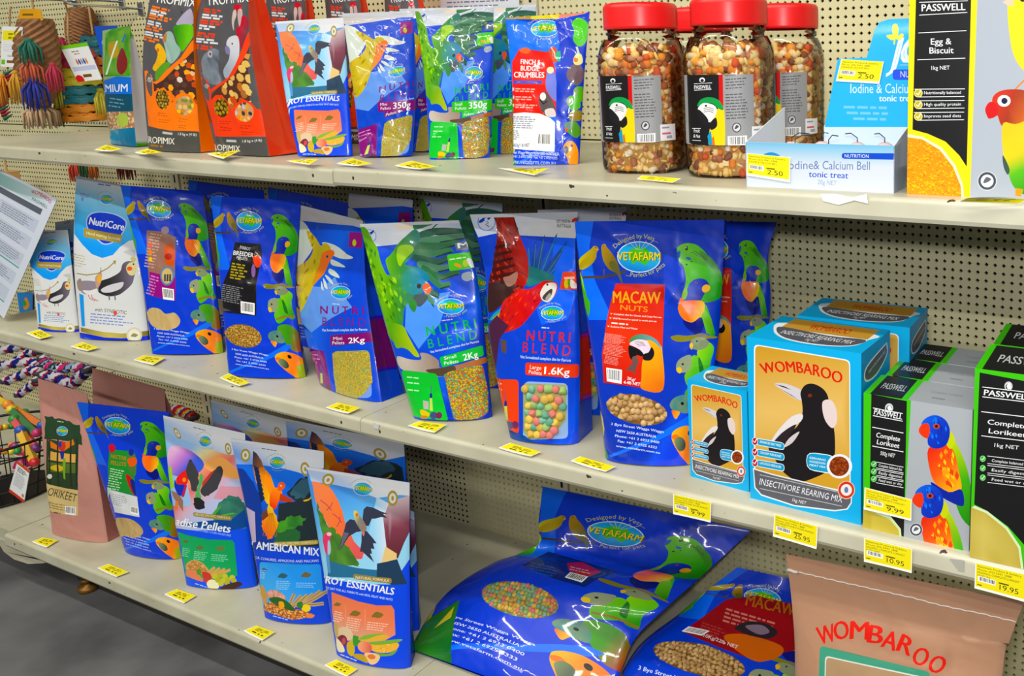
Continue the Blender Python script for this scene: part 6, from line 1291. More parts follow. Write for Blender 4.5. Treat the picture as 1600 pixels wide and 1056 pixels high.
d.kernels([(632, 660), (800, 655), (800, 760), (640, 775)], .5, [(206, 170, 130), (190, 150, 110), (220, 190, 160), (180, 120, 90)], 4, 'window', 6, .3, (150, 120, 90)); d.ell((722, 706), 34, 42, (170, 190, 90)); d.poly([(640, 770), (800, 750), (805, 880), (650, 870)], ('lin', (700, 760), (720, 860), (40, 130, 170), (30, 100, 140)))
root = thing('seed_bag', bg.base, 'slim green and blue seed bag with clear film top, leftmost on top shelf', 'bag')
d.build(bg.surf, root, FILM, nu=16, nv=26); bg.body(root, (150, 160, 160), lambda t, v: np.where((v < .06)[:, None], lin((60, 130, 40)), np.where((v > .86)[:, None], lin((90, 160, 60)), lin((176, 180, 184)))), FILM, 26)
tl, tr = on_plane((150, 22), bg.A, bg.n), on_plane((222, 17), bg.A, bg.n); bl, br = on_plane((160, 47), bg.A, bg.n), on_plane((204, 40), bg.A, bg.n)
g = Surf([bl, tl], [br, tr], bg.n, bulge=0, wr=.25, seed=4); u_, v_ = np.meshgrid(np.linspace(0, 1, 9), np.linspace(0, 1, 6), indexing='ij')
mk('clear_top', g.S(u_.ravel(), v_.ravel()), [[i * 6 + j, (i + 1) * 6 + j, (i + 1) * 6 + j + 1, i * 6 + j + 1] for i in range(8) for j in range(5)], FILMCLEAR, root)

# ================================================================ big sacks on the bottom shelf
class Sack:
    def __init__(s, L, R, n, shelf_h, thick, **kw):
        def pt(q):
            px, kind, val = q[0], q[1], q[2]
            return on_z(px, val) if kind == 'z' else on_y(px, val)
        n = np.asarray(n, float); n /= np.linalg.norm(n); s.n = n; s.h = shelf_h; s.thick = thick
        s.surf = Surf([pt(q) for q in L], [pt(q) for q in R], n, **kw)
    def build(s, root, design, mat, back_col, nu=34, nv=46):
        res = design.build(s.surf, root, mat, nu=nu, nv=nv); f = s.surf; m = 24; k = 12
        us, vs = np.linspace(0, 1, k + 1), np.linspace(0, 1, m + 1); gu, gv = np.meshgrid(us, vs, indexing='ij'); gu, gv = gu.ravel(), gv.ravel()
        P = Surf.edge(f.L, gv) * (1 - gu)[:, None] + Surf.edge(f.R, gv) * gu[:, None]
        P = P - s.n * (s.thick * np.clip(4 * gu * (1 - gu), 0, 1) ** .5 * np.clip(4 * gv * (1 - gv), 0, 1) ** .5)[:, None]
        P = P + s.n * (np.minimum(f.wrinkle(gu, gv), 0) - .07)[:, None]; P[:, 2] = np.maximum(P[:, 2], s.h + .05); P[:, 1] = np.minimum(P[:, 1], -.1)
        F = [[i * (m + 1) + j, i * (m + 1) + j + 1, (i + 1) * (m + 1) + j + 1, (i + 1) * (m + 1) + j] for i in range(k) for j in range(m)]
        mk('back_panel', P, F, mat, root, cols=np.broadcast_to(lin(back_col), (len(F) * 4, 3))); return res
Z2 = -54.6
sk = Sack([((640, 1014), 'z', Z2 + .3), ((690, 935), 'z', Z2 + 2.2), ((770, 880), 'z', Z2 + 5.2), ((836, 855), 'z', Z2 + 8), ((842, 810), 'y', -9), ((848, 760), 'y', -5)],
          [((928, 1122), 'z', Z2 + .3), ((966, 1056), 'z', Z2 + 2.6), ((992, 998), 'z', Z2 + 5.6), ((1038, 952), 'z', Z2 + 8.5), ((1105, 892), 'y', -8), ((1174, 828), 'y', -4)],
          (-.05, -.55, .83), Z2, 1.2, bulge=3.6, b0=.25, vt=.72, e=.6, peak=.34, wr=.28, seed=41, creases=9)
d = Design(sk.surf, (34, 68, 208)); d.merge(VBASE); f = d.frame; f(620, 740, 2.857)
d.poly([(560, 410), (680, 350), (990, 440), (840, 510), (700, 470)], (38, 48, 120), 'printed_label'); d.poly([(760, 400), (830, 395), (915, 440), (860, 462), (770, 435)], (190, 44, 50), 'printed_label'); d.greek((775, 412), (890, 440), 2, 5, (230, 170, 170), 11); d.barcode([(775, 440), (858, 462), (828, 488), (752, 465)], 3); d.greek((600, 395), (740, 425), 4, 5, (90, 110, 190), 13)
d.poly([(-10, 800), (90, 690), (280, 560), (250, 720), (235, 880), (60, 840)], ('mix', (30, 96, 40), (60, 130, 50), 12)); d.poly([(165, 690), (255, 590), (240, 640)], (206, 190, 40))
WINB = oval((553, 565), 176, 76, 12)
d.kernels(WINB, .5, [(206, 170, 70), (190, 150, 60), (110, 160, 130), (206, 110, 100), (120, 150, 90)], 5, 'window', 6, .22, (110, 110, 70))
d.tags = None
root = thing('feed_sack', (-27, -22, Z2), 'large slumped blue sack with pastel pellet window, folded up against the pegboard', 'sack')
res = sk.build(root, d, FILM, (28, 50, 160)); d.frame(620, 740, 2.857)
pellets(root, res['window'], sk.surf, packed(d.to(oval((553, 565), 172, 72, 12)), sk.surf.W, sk.surf.H, .62, 7), .62, [(210, 172, 72), (194, 152, 62), (116, 164, 136), (208, 114, 104), (130, 160, 96)], 'drum', 9)
sk2 = Sack([((940, 1116), 'z', Z2 + .3), ((994, 1014), 'z', Z2 + 2.6), ((1062, 958), 'z', Z2 + 5), ((1105, 922), 'z', Z2 + 7.2), ((1152, 886), 'z', Z2 + 11)],
           [((1190, 1225), 'z', Z2 + .3), ((1252, 1100), 'z', Z2 + 2.6), ((1290, 1020), 'z', Z2 + 5), ((1300, 970), 'z', Z2 + 7.2), ((1285, 915), 'z', Z2 + 9.5)],
           (.05, -.5, .86), Z2, 1.2, bulge=2.9, b0=.3, vt=.9, e=.6, peak=.36, wr=.24, seed=43, creases=6)
d = Design(sk2.surf, (34, 68, 200)); d.merge(VBASE); f = d.frame; f(930, 840, 2.388)
d.poly([(325, 350), (410, 290), (490, 230), (600, 215), (830, 270), (830, 400), (690, 430), (610, 465), (460, 410)], (150, 30, 36), 'printed_label'); d.text('MACAW', (560, 250), (740, 290), 42, (190, 110, 50), .02, part='printed_label'); d.greek((490, 262), (720, 330), 4, 7, (206, 130, 120), 15, 3); d.greek((400, 315), (500, 350), 4, 5, (180, 80, 80), 11, 4); d.barcode([(348, 330), (428, 350), (400, 368), (322, 348)], 8)
d.blob([(480, 370), (560, 360), (690, 400), (690, 440), (610, 462), (540, 430)], (206, 100, 40), 'printed_label'); d.blob([(520, 335), (570, 312), (640, 320), (680, 350), (650, 375), (580, 365), (540, 350)], (40, 30, 40), 'printed_label'); d.blob([(560, 330), (620, 325), (650, 350), (610, 360)], (130, 110, 130), 'printed_label'); d.text('10Kg/22lb NET', (405, 372), (530, 415), 13, (230, 220, 220), .01)
d.kernels(oval((388, 455), 176, 56, 14), .5, TAN, 6, 'window', 6, .22, (110, 80, 50)); d.text('3 Bye Street Wagga Wagga', (158, 490), (440, 572), 16, (214, 224, 246), .01); d.blob([(30, 500), (60, 445), (95, 430), (90, 480), (50, 530)], (224, 180, 40))
root = thing('feed_sack', (3, -26, Z2), 'large blue sack with dark red macaw label lying beside the tan sack', 'sack'); res = sk2.build(root, d, FILM, (28, 50, 160)); d.frame(930, 840, 2.388)
pellets(root, res['window'], sk2.surf, packed(d.to(oval((388, 455), 172, 52, 14)), sk2.surf.W, sk2.surf.H, .6, 8), .6, [tuple(c) for c in TAN], 'nut', 10)
# tan sack with a stitched top
PTAN = printed('tan_paper_sack', .5, .08, (60, .2, .003, 3), sat=1.1, val=1.0)
A_, B_ = np.array([15.6, -33.0, Z2]), np.array([35.0, -33.2, Z2]); nh = np.array([0, -1.0, 0]); n_ = np.array([0, -math.cos(.07), math.sin(.07)])
Lp = [A_, on_plane((1242, 1056), A_, n_), on_plane((1238, 950), A_, n_), on_plane((1228, 866), A_, n_)]; Rp = [B_, on_plane((1566, 1056), A_, n_), on_plane((1578, 1000), A_, n_), on_plane((1600, 941), A_, n_)]
sf = Surf(Lp, Rp, n_, bulge=2.4, b0=1, vt=.9, e=.6, peak=.4, wr=.22, seed=44, creases=7)
d = Design(sf, ('lin', (1300, 900), (1350, 1050), (176, 136, 112), (190, 150, 124))); f = d.frame; f(930, 840, 2.388)
import_arc = [('W', 862, 360, -14), ('O', 917, 345, -3), ('M', 985, 346, 3), ('B', 1046, 362, 10), ('A', 1100, 384, 17), ('R', 1160, 400, 22), ('O', 1217, 440, 30), ('O', 1278, 470, 36)]
for ch, x, y, a in import_arc:
    r_ = math.radians(a); ux, uy = math.cos(r_), math.sin(r_); w = 66 if ch in 'WM' else 54
    d.text(ch, (x - ux * w / 2 - uy * 34, y - uy * w / 2 + ux * 34), (x + ux * w / 2 - uy * 34, y + uy * w / 2 + ux * 34), 68, (220, 44, 36), .03)
for q, c in (([(838, 403), (1250, 497), (1250, 900), (820, 900)], (74, 150, 124)), ([(858, 440), (1222, 515), (1222, 900), (850, 900)], (206, 214, 206)), ([(862, 446), (1216, 520), (1216, 900), (856, 900)], (170, 140, 110))): d.rrect(q, c, .04)
root = thing('feed_sack', (25, -31.5, Z2), 'tan paper sack with stitched top and red lettering in the front right corner', 'sack')
d.build(sf, root, PTAN, nu=30, nv=36)
us, vs = np.linspace(0, 1, 13), np.linspace(0, 1, 21); gu, gv = np.meshgrid(us, vs, indexing='ij'); gu, gv = gu.ravel(), gv.ravel(); P = Surf.edge(sf.L, gv) * (1 - gu)[:, None] + Surf.edge(sf.R, gv) * gu[:, None] - n_ * (.1 - np.minimum(sf.wrinkle(gu, gv), 0) + 5 * np.clip(1 - gv / .92, 0, 1) ** .6 * (4 * gu * (1 - gu)) ** .4)[:, None]
mk('back_panel', P, [[i * 21 + j, i * 21 + j + 1, (i + 1) * 21 + j + 1, (i + 1) * 21 + j] for i in range(12) for j in range(20)], PTAN, root, cols=np.broadcast_to(lin((170, 130, 106)), (12 * 20 * 4, 3)))
u_ = np.linspace(.0, 1, 60); P = sf.S(u_, .935 - .004 * u_) + n_ * .05; P[:, 2] += .04 * np.sin(np.arange(60) * 2.1)
mb = MB().tube(P, .06, 6); mb.tube(P[:4] + [[0, -.1, .05]], .16, 6); mb.build('stitching', plain('white_thread', (214, 206, 200), .8), root, smooth=True)

# ================================================================ cartons
class Box:
    """carton standing on a shelf: bottom-left and bottom-right front corners, height, depth"""
    def __init__(s, A, B_, h, depth):
        s.A = np.array(A, float); s.B = np.array(B_, float); s.h = h; d = s.B - s.A; d[2] = 0; s.w = np.linalg.norm(d); d /= s.w
        s.back = np.array([-d[1], d[0], 0.0]); s.dv = s.back * depth; s.depth = depth; u = np.array([0, 0, h]); s.u = u
        k = dict(bulge=0.0, wr=0.0, creases=0)
        s.front = Surf([s.A, s.A + u], [s.B, s.B + u], -s.back, **k); s.side = Surf([s.B, s.B + u], [s.B + s.dv, s.B + s.dv + u], d, **k)
        s.top = Surf([s.A + u, s.A + u + s.dv], [s.B + u, s.B + u + s.dv], (0, 0, 1), **k); s.d = d
    @property
    def base(s): return (s.A + s.B) / 2 + s.dv / 2
    def shell(s, root, col):
        a, b = s.A, s.B; V = [a, a + s.dv, b + s.dv, b, a + s.u, a + s.dv + s.u, b + s.dv + s.u, b + s.u]
        F = [[0, 1, 2, 3], [0, 4, 5, 1], [1, 5, 6, 2]]
        mk('carton_body', V, F, CARD, root, cols=np.broadcast_to(lin(col), (12, 3)), smooth=False)
    def flap(s, root, col):
        """thin lid edge proud of the front"""
        e = .06; a, b = s.A + s.u, s.B + s.u; o = -s.back * e
        V = [a + o, b + o, b + s.dv, a + s.dv, a + o + [0, 0, .05], b + o + [0, 0, .05], b + s.dv + [0, 0, .05], a + s.dv + [0, 0, .05]]
        MB().hexa(V).build('lid_edge', plain('lid_card', col, .45), root)
def uvd(surf, base): return Design(surf, base).sheet()
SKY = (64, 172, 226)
def magpie(d, fr):
    """front of the blue magpie carton; fr maps the traced frame"""
    f = d.frame; f(*fr)
    d.rrect([(322, 195), (700, 258), (702, 780), (322, 700)], (226, 232, 236), .05); d.rrect([(327, 200), (696, 262), (698, 776), (327, 696)], ('lin', (400, 220), (450, 700), (200, 158, 92), (224, 190, 130), (206, 164, 96)), .05)
    d.text('WOMBAROO', (358, 312), (664, 352), 44, (214, 44, 36), .03, arc=.075, up=(-.1, -1))
    # magpie
    d.blob([(403, 352), (430, 348), (470, 358), (515, 382), (515, 415), (480, 408), (430, 375)], (206, 200, 206), n=3); d.poly([(403, 352), (440, 360), (470, 375), (440, 366)], (60, 50, 56)); d.poly([(410, 362), (470, 395), (500, 416), (460, 392)], (70, 60, 66))
    d.blob([(505, 385), (525, 355), (560, 352), (598, 375), (615, 410), (608, 450), (630, 500), (640, 560), (638, 640), (615, 690), (560, 720), (500, 735), (440, 700), (400, 640), (380, 600), (430, 560), (490, 520), (512, 470), (510, 420)], (22, 18, 22), n=4)
    d.blob([(593, 420), (625, 415), (645, 450), (648, 500), (630, 525), (605, 500), (592, 460)], (222, 206, 206), n=4); d.ell((542, 397), 8, 7, (120, 50, 30))
    d.blob([(388, 580), (420, 530), (470, 480), (512, 470), (505, 500), (450, 530), (410, 570)], (222, 216, 220), n=3); d.blob([(440, 600), (460, 565), (500, 538), (490, 560), (470, 585)], (206, 196, 200), n=3); d.blob([(380, 610), (430, 545), (490, 510), (450, 570), (420, 620)], (40, 30, 34), n=3)
    for k, t in enumerate(('ENHANCES MEAT MIXES', 'CALCIUM FOR BONES', 'LIVE FOOD REPLACER')):
        y = 575 + k * 42; d.rrect([(330, y - 12), (442, y + 8), (442, y + 38), (330, y + 16)], (236, 240, 244), .45); d.rrect([(332, y - 9), (440, y + 10), (440, y + 35), (332, y + 14)], (70, 160, 206), .45); d.text(t, (345, y + 7), (428, y + 24), 9, WHT, .015); d.ell((326, y + 2), 12, 16, (230, 230, 234)); d.ell((326, y + 2), 10, 14, (190, 40, 50)); d.line([(319, y), (325, y + 7), (334, y - 9)], 4, WHT)
    d.rrect([(528, 618), (640, 632), (640, 708), (528, 688)], (236, 240, 244), .4); d.rrect([(530, 621), (638, 635), (638, 704), (530, 685)], (70, 160, 206), .4)
    for k, t in enumerate(('SERVING', 'SUGGESTION:', 'MEAT MIX')): d.text(t, (540, 645 + k * 14), (603, 655 + k * 14), 8, WHT, .012)
    d.ell((658, 675), 50, 48, (232, 232, 236)); d.kernels(oval((657, 675), 39, 39, 0, 22), .28, [(150, 70, 40), (130, 56, 30), (176, 90, 54)], 3, None, 5, .3, (110, 46, 26))
    d.poly([(318, 682), (400, 706), (520, 735), (640, 765), (708, 780), (706, 820), (690, 845), (640, 852), (480, 832), (350, 790), (324, 760)], (226, 230, 234)); d.poly([(322, 688), (400, 711), (520, 740), (640, 770), (704, 785), (702, 818), (686, 841), (640, 847), (480, 827), (352, 785), (328, 757)], (92, 92, 100))
    d.text('INSECTIVORE REARING MIX', (342, 746), (668, 818), 25, (232, 232, 236), .008); d.line([(345, 708), (660, 778)], 2.5, (190, 190, 196)); d.line([(345, 762), (668, 832)], 2.5, (190, 190, 196)); d.text(d.weight, (472, 812), (526, 826), 13, (226, 226, 230), .008)
    d.ell((685, 768), 34, 36, (230, 200, 190)); d.ell((685, 768), 31, 33, (206, 70, 50)); d.ell((685, 768), 22, 23, (232, 226, 226)); d.ell((685, 768), 8, 12, (110, 130, 170))
def mag_top(d, wt):
    d.blob([(.12, .38), (.3, .12), (.6, .06), (.86, .2), (.93, .5), (.92, .75), (.12, .75)], (226, 230, 234), n=4); d.poly([(.14, .5), (.92, .52), (.92, .95), (.14, .95)], (190, 150, 92)); d.blob([(.14, .4), (.3, .16), (.6, .1), (.85, .22), (.91, .5), (.6, .46), (.16, .56)], (84, 84, 92), n=4)
    d.text('INSECTIVORE REARING MIX', (.2, .3), (.84, .27), .14, (222, 222, 226), .005); d.text('WOMBAROO', (.36, .62), (.72, .62), .2, (196, 70, 46), .03); d.text(wt, (.47, .17), (.58, .17), .09, (210, 210, 214))
def mag_side(d):
    d.blob([(.14, .82), (.5, .8), (.88, .86), (.9, .93), (.8, .94), (.16, .9)], (226, 230, 234), n=4); d.blob([(.17, .825), (.5, .81), (.86, .866), (.87, .922), (.8, .932), (.19, .892)], (84, 84, 92), n=4); d.text('INSECTIVORE REARING MIX', (.24, .85), (.82, .89), .014, (214, 214, 220))
    d.greek((.16, .74), (.5, .75), 2, .008, (190, 222, 240), .02, 3); d.greek((.16, .62), (.9, .63), 18, .006, (170, 212, 236), .022, 4); d.greek((.16, .2), (.9, .2), 5, .006, (170, 212, 236), .022, 5)
def magpie_box(A, B_, h, depth, label, wt, fr):
    bx = Box(A, B_, h, depth); root = thing('food_carton', bx.base, label, 'carton', 'blue magpie cartons'); bx.shell(root, (54, 150, 204))
    d = MAGD.get(wt)
    if d is None: d = Design(bx.front, SKY); d.weight = wt; magpie(d, fr); MAGD[wt] = d
    d.build(bx.front, root, CARD, nu=12, nv=16)
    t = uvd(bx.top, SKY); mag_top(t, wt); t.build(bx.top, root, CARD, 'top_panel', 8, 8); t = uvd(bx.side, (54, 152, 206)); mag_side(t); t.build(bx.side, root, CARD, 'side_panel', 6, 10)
    return bx
MAGD = {}
z1 = shelf_z(1, 0)
def sh(px): return on_shelf(px, 1)
magpie_box(sh((1172.5, 778)), sh((1345, 820.6)), 15.95, 7.2, 'large blue carton with black magpie portrait, front of the middle shelf', '1kg NET', (1050, 460, 2.515))
P3 = sh((1172.5, 778)) + [1.6, 7.9, 0]; magpie_box(P3, P3 + [11.3, .3, 0], 15.95, 7.0, 'large blue carton behind the front magpie carton, only its top and side showing', '1kg NET', None)
bxs = Box(sh((1079, 744)), sh((1170.5, 769)), 10.2, 4.4)
root = thing('food_carton', bxs.base, 'small blue magpie carton beside the large one and the blue red-label bag', 'carton', 'blue magpie cartons'); bxs.shell(root, (54, 150, 204))
ds = Design(bxs.front, SKY); ds.merge(MAGD['1kg NET']); ds.build(bxs.front, root, CARD, nu=12, nv=16)
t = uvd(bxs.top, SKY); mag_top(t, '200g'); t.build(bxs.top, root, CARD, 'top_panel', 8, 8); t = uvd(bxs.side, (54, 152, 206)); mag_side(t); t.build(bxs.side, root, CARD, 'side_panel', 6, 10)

def lory(d, x, y, k, dark=False):
    """rainbow lorikeet, head at (x, y), facing left; k = scale in frame pixels"""
    def P(pts): return [(x + a * k, y + b * k) for a, b in pts]
    d.blob(P([(70, 60), (110, 90), (150, 180), (170, 280), (190, 420), (130, 380), (90, 250)]), ('lin', P([(90, 60)])[0], P([(160, 400)])[0], (190, 210, 50), (70, 170, 40), (50, 140, 40)), n=4)
    d.blob(P([(0, 110), (60, 90), (100, 120), (120, 200), (130, 270), (90, 290), (30, 250), (5, 190)]), ('lin', P([(10, 120)])[0], P([(100, 270)])[0], (226, 50, 30), (240, 90, 30), (244, 170, 30)), n=4)
    d.strokes(P([(50, 100), (100, 130), (120, 250), (80, 270), (40, 180)]), 26, 34 * k, 14 * k, 70, [(244, 196, 40), (246, 150, 30), (226, 70, 30)], 3)
    d.blob(P([(10, 240), (80, 280), (130, 270), (140, 330), (110, 330), (40, 290)]), (50, 50, 150), n=4); d.blob(P([(70, 60), (85, 40), (105, 75), (90, 110), (72, 95)]), (196, 206, 50))
    d.blob(P([(-28, 20), (-10, -10), (30, -22), (70, 0), (85, 45), (70, 95), (30, 110), (0, 95), (-5, 60)]), ('lin', P([(-20, 0)])[0], P([(60, 100)])[0], (70, 110, 220), (50, 70, 190), (60, 60, 170)), n=4); d.strokes(P([(-10, 10), (30, -15), (70, 20), (70, 80), (20, 100)]), 22, 26 * k, 7 * k, 70, [(90, 140, 240), (40, 50, 150)], 4)
    d.blob(P([(-38, 40), (-25, 15), (0, 12), (6, 40), (-2, 68), (-22, 62)]), (232, 60, 30)); d.ell(P([(32, 22)])[0], 13 * k, 10 * k, (200, 70, 40)); d.ell(P([(32, 22)])[0], 6 * k, 6 * k, BLK)
def passwell(d, x0, x1, ylog, words, wt, checks, edge, ox):
    """black band with brand, name and ticks between x0 and x1 of the traced frame; ox(x, y) shifts for the slope"""
    q = ox; w = x1 - x0; W2 = (236, 238, 240)
    d.ell(q((x0 + x1) / 2 + 5, ylog - 36), 16, 18, (200, 204, 206)); d.ell(q((x0 + x1) / 2 + 5, ylog - 34), 11, 12, (30, 30, 32)); d.blob([q((x0 + x1) / 2 - 2, ylog - 36), q((x0 + x1) / 2 + 8, ylog - 46), q((x0 + x1) / 2 + 16, ylog - 32), q((x0 + x1) / 2 + 4, ylog - 26)], W2)
    d.text('PASSWELL', q(x0 + w * .05, ylog), q(x1 - w * .05, ylog), 22, W2, .02)
    for dy in (-24, 6): d.line([q(x0 + w * .02, ylog + dy), q(x1 - w * .02, ylog + dy)], 3, W2)
    for k, t in enumerate(words): d.text(t, q(x0 + w * (.12 + .02 * k), ylog + 88 + k * 27), q(x1 - w * (.12 + .02 * k), ylog + 88 + k * 27), 19, W2, .012)
    for dy in (52, 126): d.line([q(x0, ylog + dy), q(x1, ylog + dy)], 3, W2)
    d.text(wt, q(x0 + w * .25, ylog + 155), q(x0 + w * .72, ylog + 155), 15, W2, .008)
    for k, t in enumerate(checks):
        yy = ylog + 196 + k * 29; d.text(t, q(x0 + w * .2, yy + 6), q(x0 + w * .95, yy + 6), 11, W2, .008); d.line([q(x0 + w * .12, yy - 10), q(x1, yy - 10)], 2.2, W2); d.line([q(x0 + w * .12, yy + 13), q(x1, yy + 13)], 2.2, W2); c = q(x0 + 6, yy); d.ell(c, 12, 13, edge); d.ell(c, 9.5, 10.5, (230, 240, 226)); d.ell(c, 8.5, 9.5, edge); d.line([(c[0] - 5, c[1]), (c[0] - 1, c[1] + 5), (c[0] + 6, c[1] - 6)], 3, W2)
GRN = (70, 190, 40)
def seal(d, c, r): d.ell(c, r, r, (206, 210, 214)); d.ell(c, r * .92, r * .92, (70, 74, 84)); d.ell(c, r * .66, r * .66, (222, 226, 228)); d.blob([(c[0] - r * .4, c[1] + r * .2), (c[0] - r * .1, c[1] - r * .4), (c[0] + r * .4, c[1] - r * .2), (c[0] + r * .1, c[1] + r * .1)], (90, 94, 104))
def art_p500(bx):
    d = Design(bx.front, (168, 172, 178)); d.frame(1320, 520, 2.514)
    d.poly([(70, 200), (262, 240), (228, 830), (60, 790)], GRN); d.poly([(104, 240), (244, 268), (232, 800), (96, 770)], (20, 20, 22)); d.poly([(76, 670), (130, 700), (180, 720), (220, 770), (222, 800), (60, 780)], (206, 220, 180)); d.poly([(70, 690), (130, 712), (176, 732), (210, 772), (216, 802), (60, 775)], ('mix', (206, 190, 110), (186, 168, 90), 30))
    passwell(d, 108, 230, 330, ('Complete', 'Lorikeet'), '500g NET', ('Complete balanced diet', 'Easily digested', 'Feed wet or dry'), (60, 170, 60), lambda x, y: (x, y + (x - 170) * .19))
    lory(d, 328, 345, 1.0); lory(d, 303, 618, 1.0); seal(d, (280, 773), 26)
    return d
def pw_top(d, edge):
    d.poly([(0, 0), (.06, 0), (.06, 1), (0, 1)], edge); d.poly([(.06, 0), (.36, 0), (.36, 1), (.06, 1)], (26, 26, 28)); d.poly([(.36, 0), (.42, 0), (.42, 1), (.36, 1)], edge); d.text('PASSWELL', (.1, .35), (.33, .35), .28, (190, 194, 196), .01); d.text('Complete Lorikeet', (.55, .5), (.85, .5), .12, (120, 124, 130)); d.greek((.6, .3), (.78, .3), 1, .06, (130, 134, 140))
A5 = sh((1348.6, 824)); B5 = sh((1513.7, 862)); dP = None
for k in range(3):
    off = np.array([.35 * k, 5.0 * k, 0]); bx = Box(A5 + off, B5 + off, 12.55, 4.8)
    root = thing('food_carton', bx.base, ('grey and black lorikeet carton with green edges and a yellow ticket on it', 'grey and black lorikeet carton second from the front, only its top showing', 'grey and black lorikeet carton at the back nearest the pegboard')[k], 'carton', 'small lorikeet cartons')
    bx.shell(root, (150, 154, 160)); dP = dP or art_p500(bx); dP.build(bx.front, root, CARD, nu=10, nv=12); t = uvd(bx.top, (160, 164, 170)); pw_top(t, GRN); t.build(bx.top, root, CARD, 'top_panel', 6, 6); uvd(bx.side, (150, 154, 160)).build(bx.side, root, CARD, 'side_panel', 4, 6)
def art_p1k(bx):
    d = Design(bx.front, GRN); d.frame(1320, 520, 2.514)
    d.poly([(528, 155), (1000, 245), (1000, 960), (860, 1000), (720, 850), (640, 760), (560, 700), (505, 672)], (20, 20, 22)); d.poly([(494, 672), (560, 700), (640, 765), (690, 840), (712, 1000), (480, 1000)], (214, 226, 190)); d.poly([(490, 682), (555, 708), (632, 770), (682, 846), (702, 1000), (480, 1000)], ('mix', (206, 190, 120), (184, 166, 92), 30)); d.poly([(498, 100), (530, 150), (508, 680), (490, 690)], GRN)
    passwell(d, 536, 740, 255, ('Complete', 'Lorikeet'), '1kg NET', ('Complete balanced diet', 'Easily digested', 'Feed wet or dry'), (60, 170, 60), lambda x, y: (536 + (x - 536) * 1.0, y + (x - 640) * .12 + (y - 255) * .28))
    return d
A1 = sh((1515, 870)); d1 = None
for k in range(2):
    bx = Box(A1 + [.15 * k, 6.6 * k, 0], A1 + [11.0 + .15 * k, 6.6 * k + .1, 0], 16.4, 6.3); root = thing('food_carton', bx.base, ('tall black lorikeet carton with green edge at the right end of the middle shelf', 'tall black lorikeet carton behind its twin at the right end')[k], 'carton', 'large lorikeet cartons')
    bx.shell(root, (30, 30, 32)); d1 = d1 or art_p1k(bx); d1.build(bx.front, root, CARD, nu=10, nv=12); t = uvd(bx.top, (26, 26, 28)); t.poly([(0, 0), (.05, 0), (.05, 1), (0, 1)], GRN); t.text('PASSWELL', (.12, .35), (.5, .35), .3, (190, 194, 196), .01); t.build(bx.top, root, CARD, 'top_panel', 4, 4)
# yellow-edged finch carton on the top shelf
def sh0(px): return on_shelf(px, 0)
Ae = sh0((1417, 303)); bx = Box(Ae, Ae + [13.5, -.2, 0], 18.8, 6); root = thing('food_carton', bx.base, 'tall black and grey carton with yellow edges and lovebirds on the top shelf', 'carton'); bx.shell(root, (60, 62, 66))
d = Design(bx.front, (170, 176, 186)); d.frame(1150, 0, 3.3); Y2 = (250, 214, 10)
d.poly([(860, -300), (1255, -300), (1205, 1056), (860, 1056)], Y2); d.poly([(935, -300), (1220, -300), (1190, 860), (1150, 800), (1080, 730), (990, 690), (910, 668)], (20, 20, 22)); d.poly([(880, 690), (960, 705), (1060, 760), (1130, 850), (1170, 950), (1178, 1056), (870, 1056)], (246, 236, 200))
d.poly([(880, 706), (960, 718), (1050, 772), (1118, 858), (1158, 955), (1166, 1056), (870, 1056)], (232, 150, 50)); d.strokes([(882, 712), (960, 722), (1050, 778), (1112, 862), (1152, 958), (1160, 1010), (884, 1000)], 420, 16, 8, 20, [(246, 180, 70), (214, 120, 30), (250, 200, 100), (236, 140, 40)], 5, None, 40)
W2 = (236, 238, 240)
d.text('PASSWELL', (958, 58), (1182, 52), 36, W2, .02)
for (x0, y0, x1, y1) in ((945, 12, 1195, 4), (945, 78, 1192, 64), (940, 170, 1188, 158), (935, 308, 1182, 300), (920, 460, 1180, 458), (940, 500, 1178, 497), (920, 520, 1178, 518), (940, 560, 1178, 557), (918, 580, 1176, 578), (935, 620, 1175, 617)): d.line([(x0, y0), (x1, y1)], 3.5, W2)
d.text('Egg &', (1005, 230), (1110, 228), 32, W2, .012); d.text('Biscuit', (998, 276), (1122, 274), 32, W2, .012); d.text('1kg NET', (1008, 360), (1102, 358), 20, W2, .006)
for k, t in enumerate(('Nutritionally balanced', 'High quality protein', 'Improves seed diets')): d.text(t, (970, 486 + k * 60), (1160, 484 + k * 60), 16, W2, .006); c = (940, 480 + k * 60); d.ell(c, 22, 22, (230, 224, 160)); d.ell(c, 18, 18, (190, 170, 30)); d.line([(930, c[1]), (938, c[1] + 10), (952, c[1] - 12)], 6, W2)
d.blob([(1400, 20), (1420, -60), (1560, -60), (1560, 400), (1480, 360), (1430, 280), (1408, 160)], ('lin', (1420, 0), (1520, 350), (244, 214, 20), (250, 206, 10))); d.poly([(1375, 10), (1430, -20), (1430, 30), (1400, 28)], (240, 200, 180)); d.ell((1478, -4), 14, 14, BLK); d.line([(1500, 400), (1440, 460)], 8, (226, 130, 60))
d.blob([(1320, 520), (1350, 475), (1420, 460), (1500, 470), (1560, 520), (1560, 640), (1480, 660), (1380, 655), (1350, 600)], ('lin', (1340, 500), (1520, 640), (210, 50, 30), (150, 50, 20), (226, 110, 20))); d.blob([(1285, 560), (1310, 525), (1345, 540), (1350, 590), (1310, 612), (1295, 600)], (206, 40, 40)); d.ell((1382, 520), 34, 30, (240, 236, 230)); d.ell((1384, 520), 16, 16, (20, 26, 60))
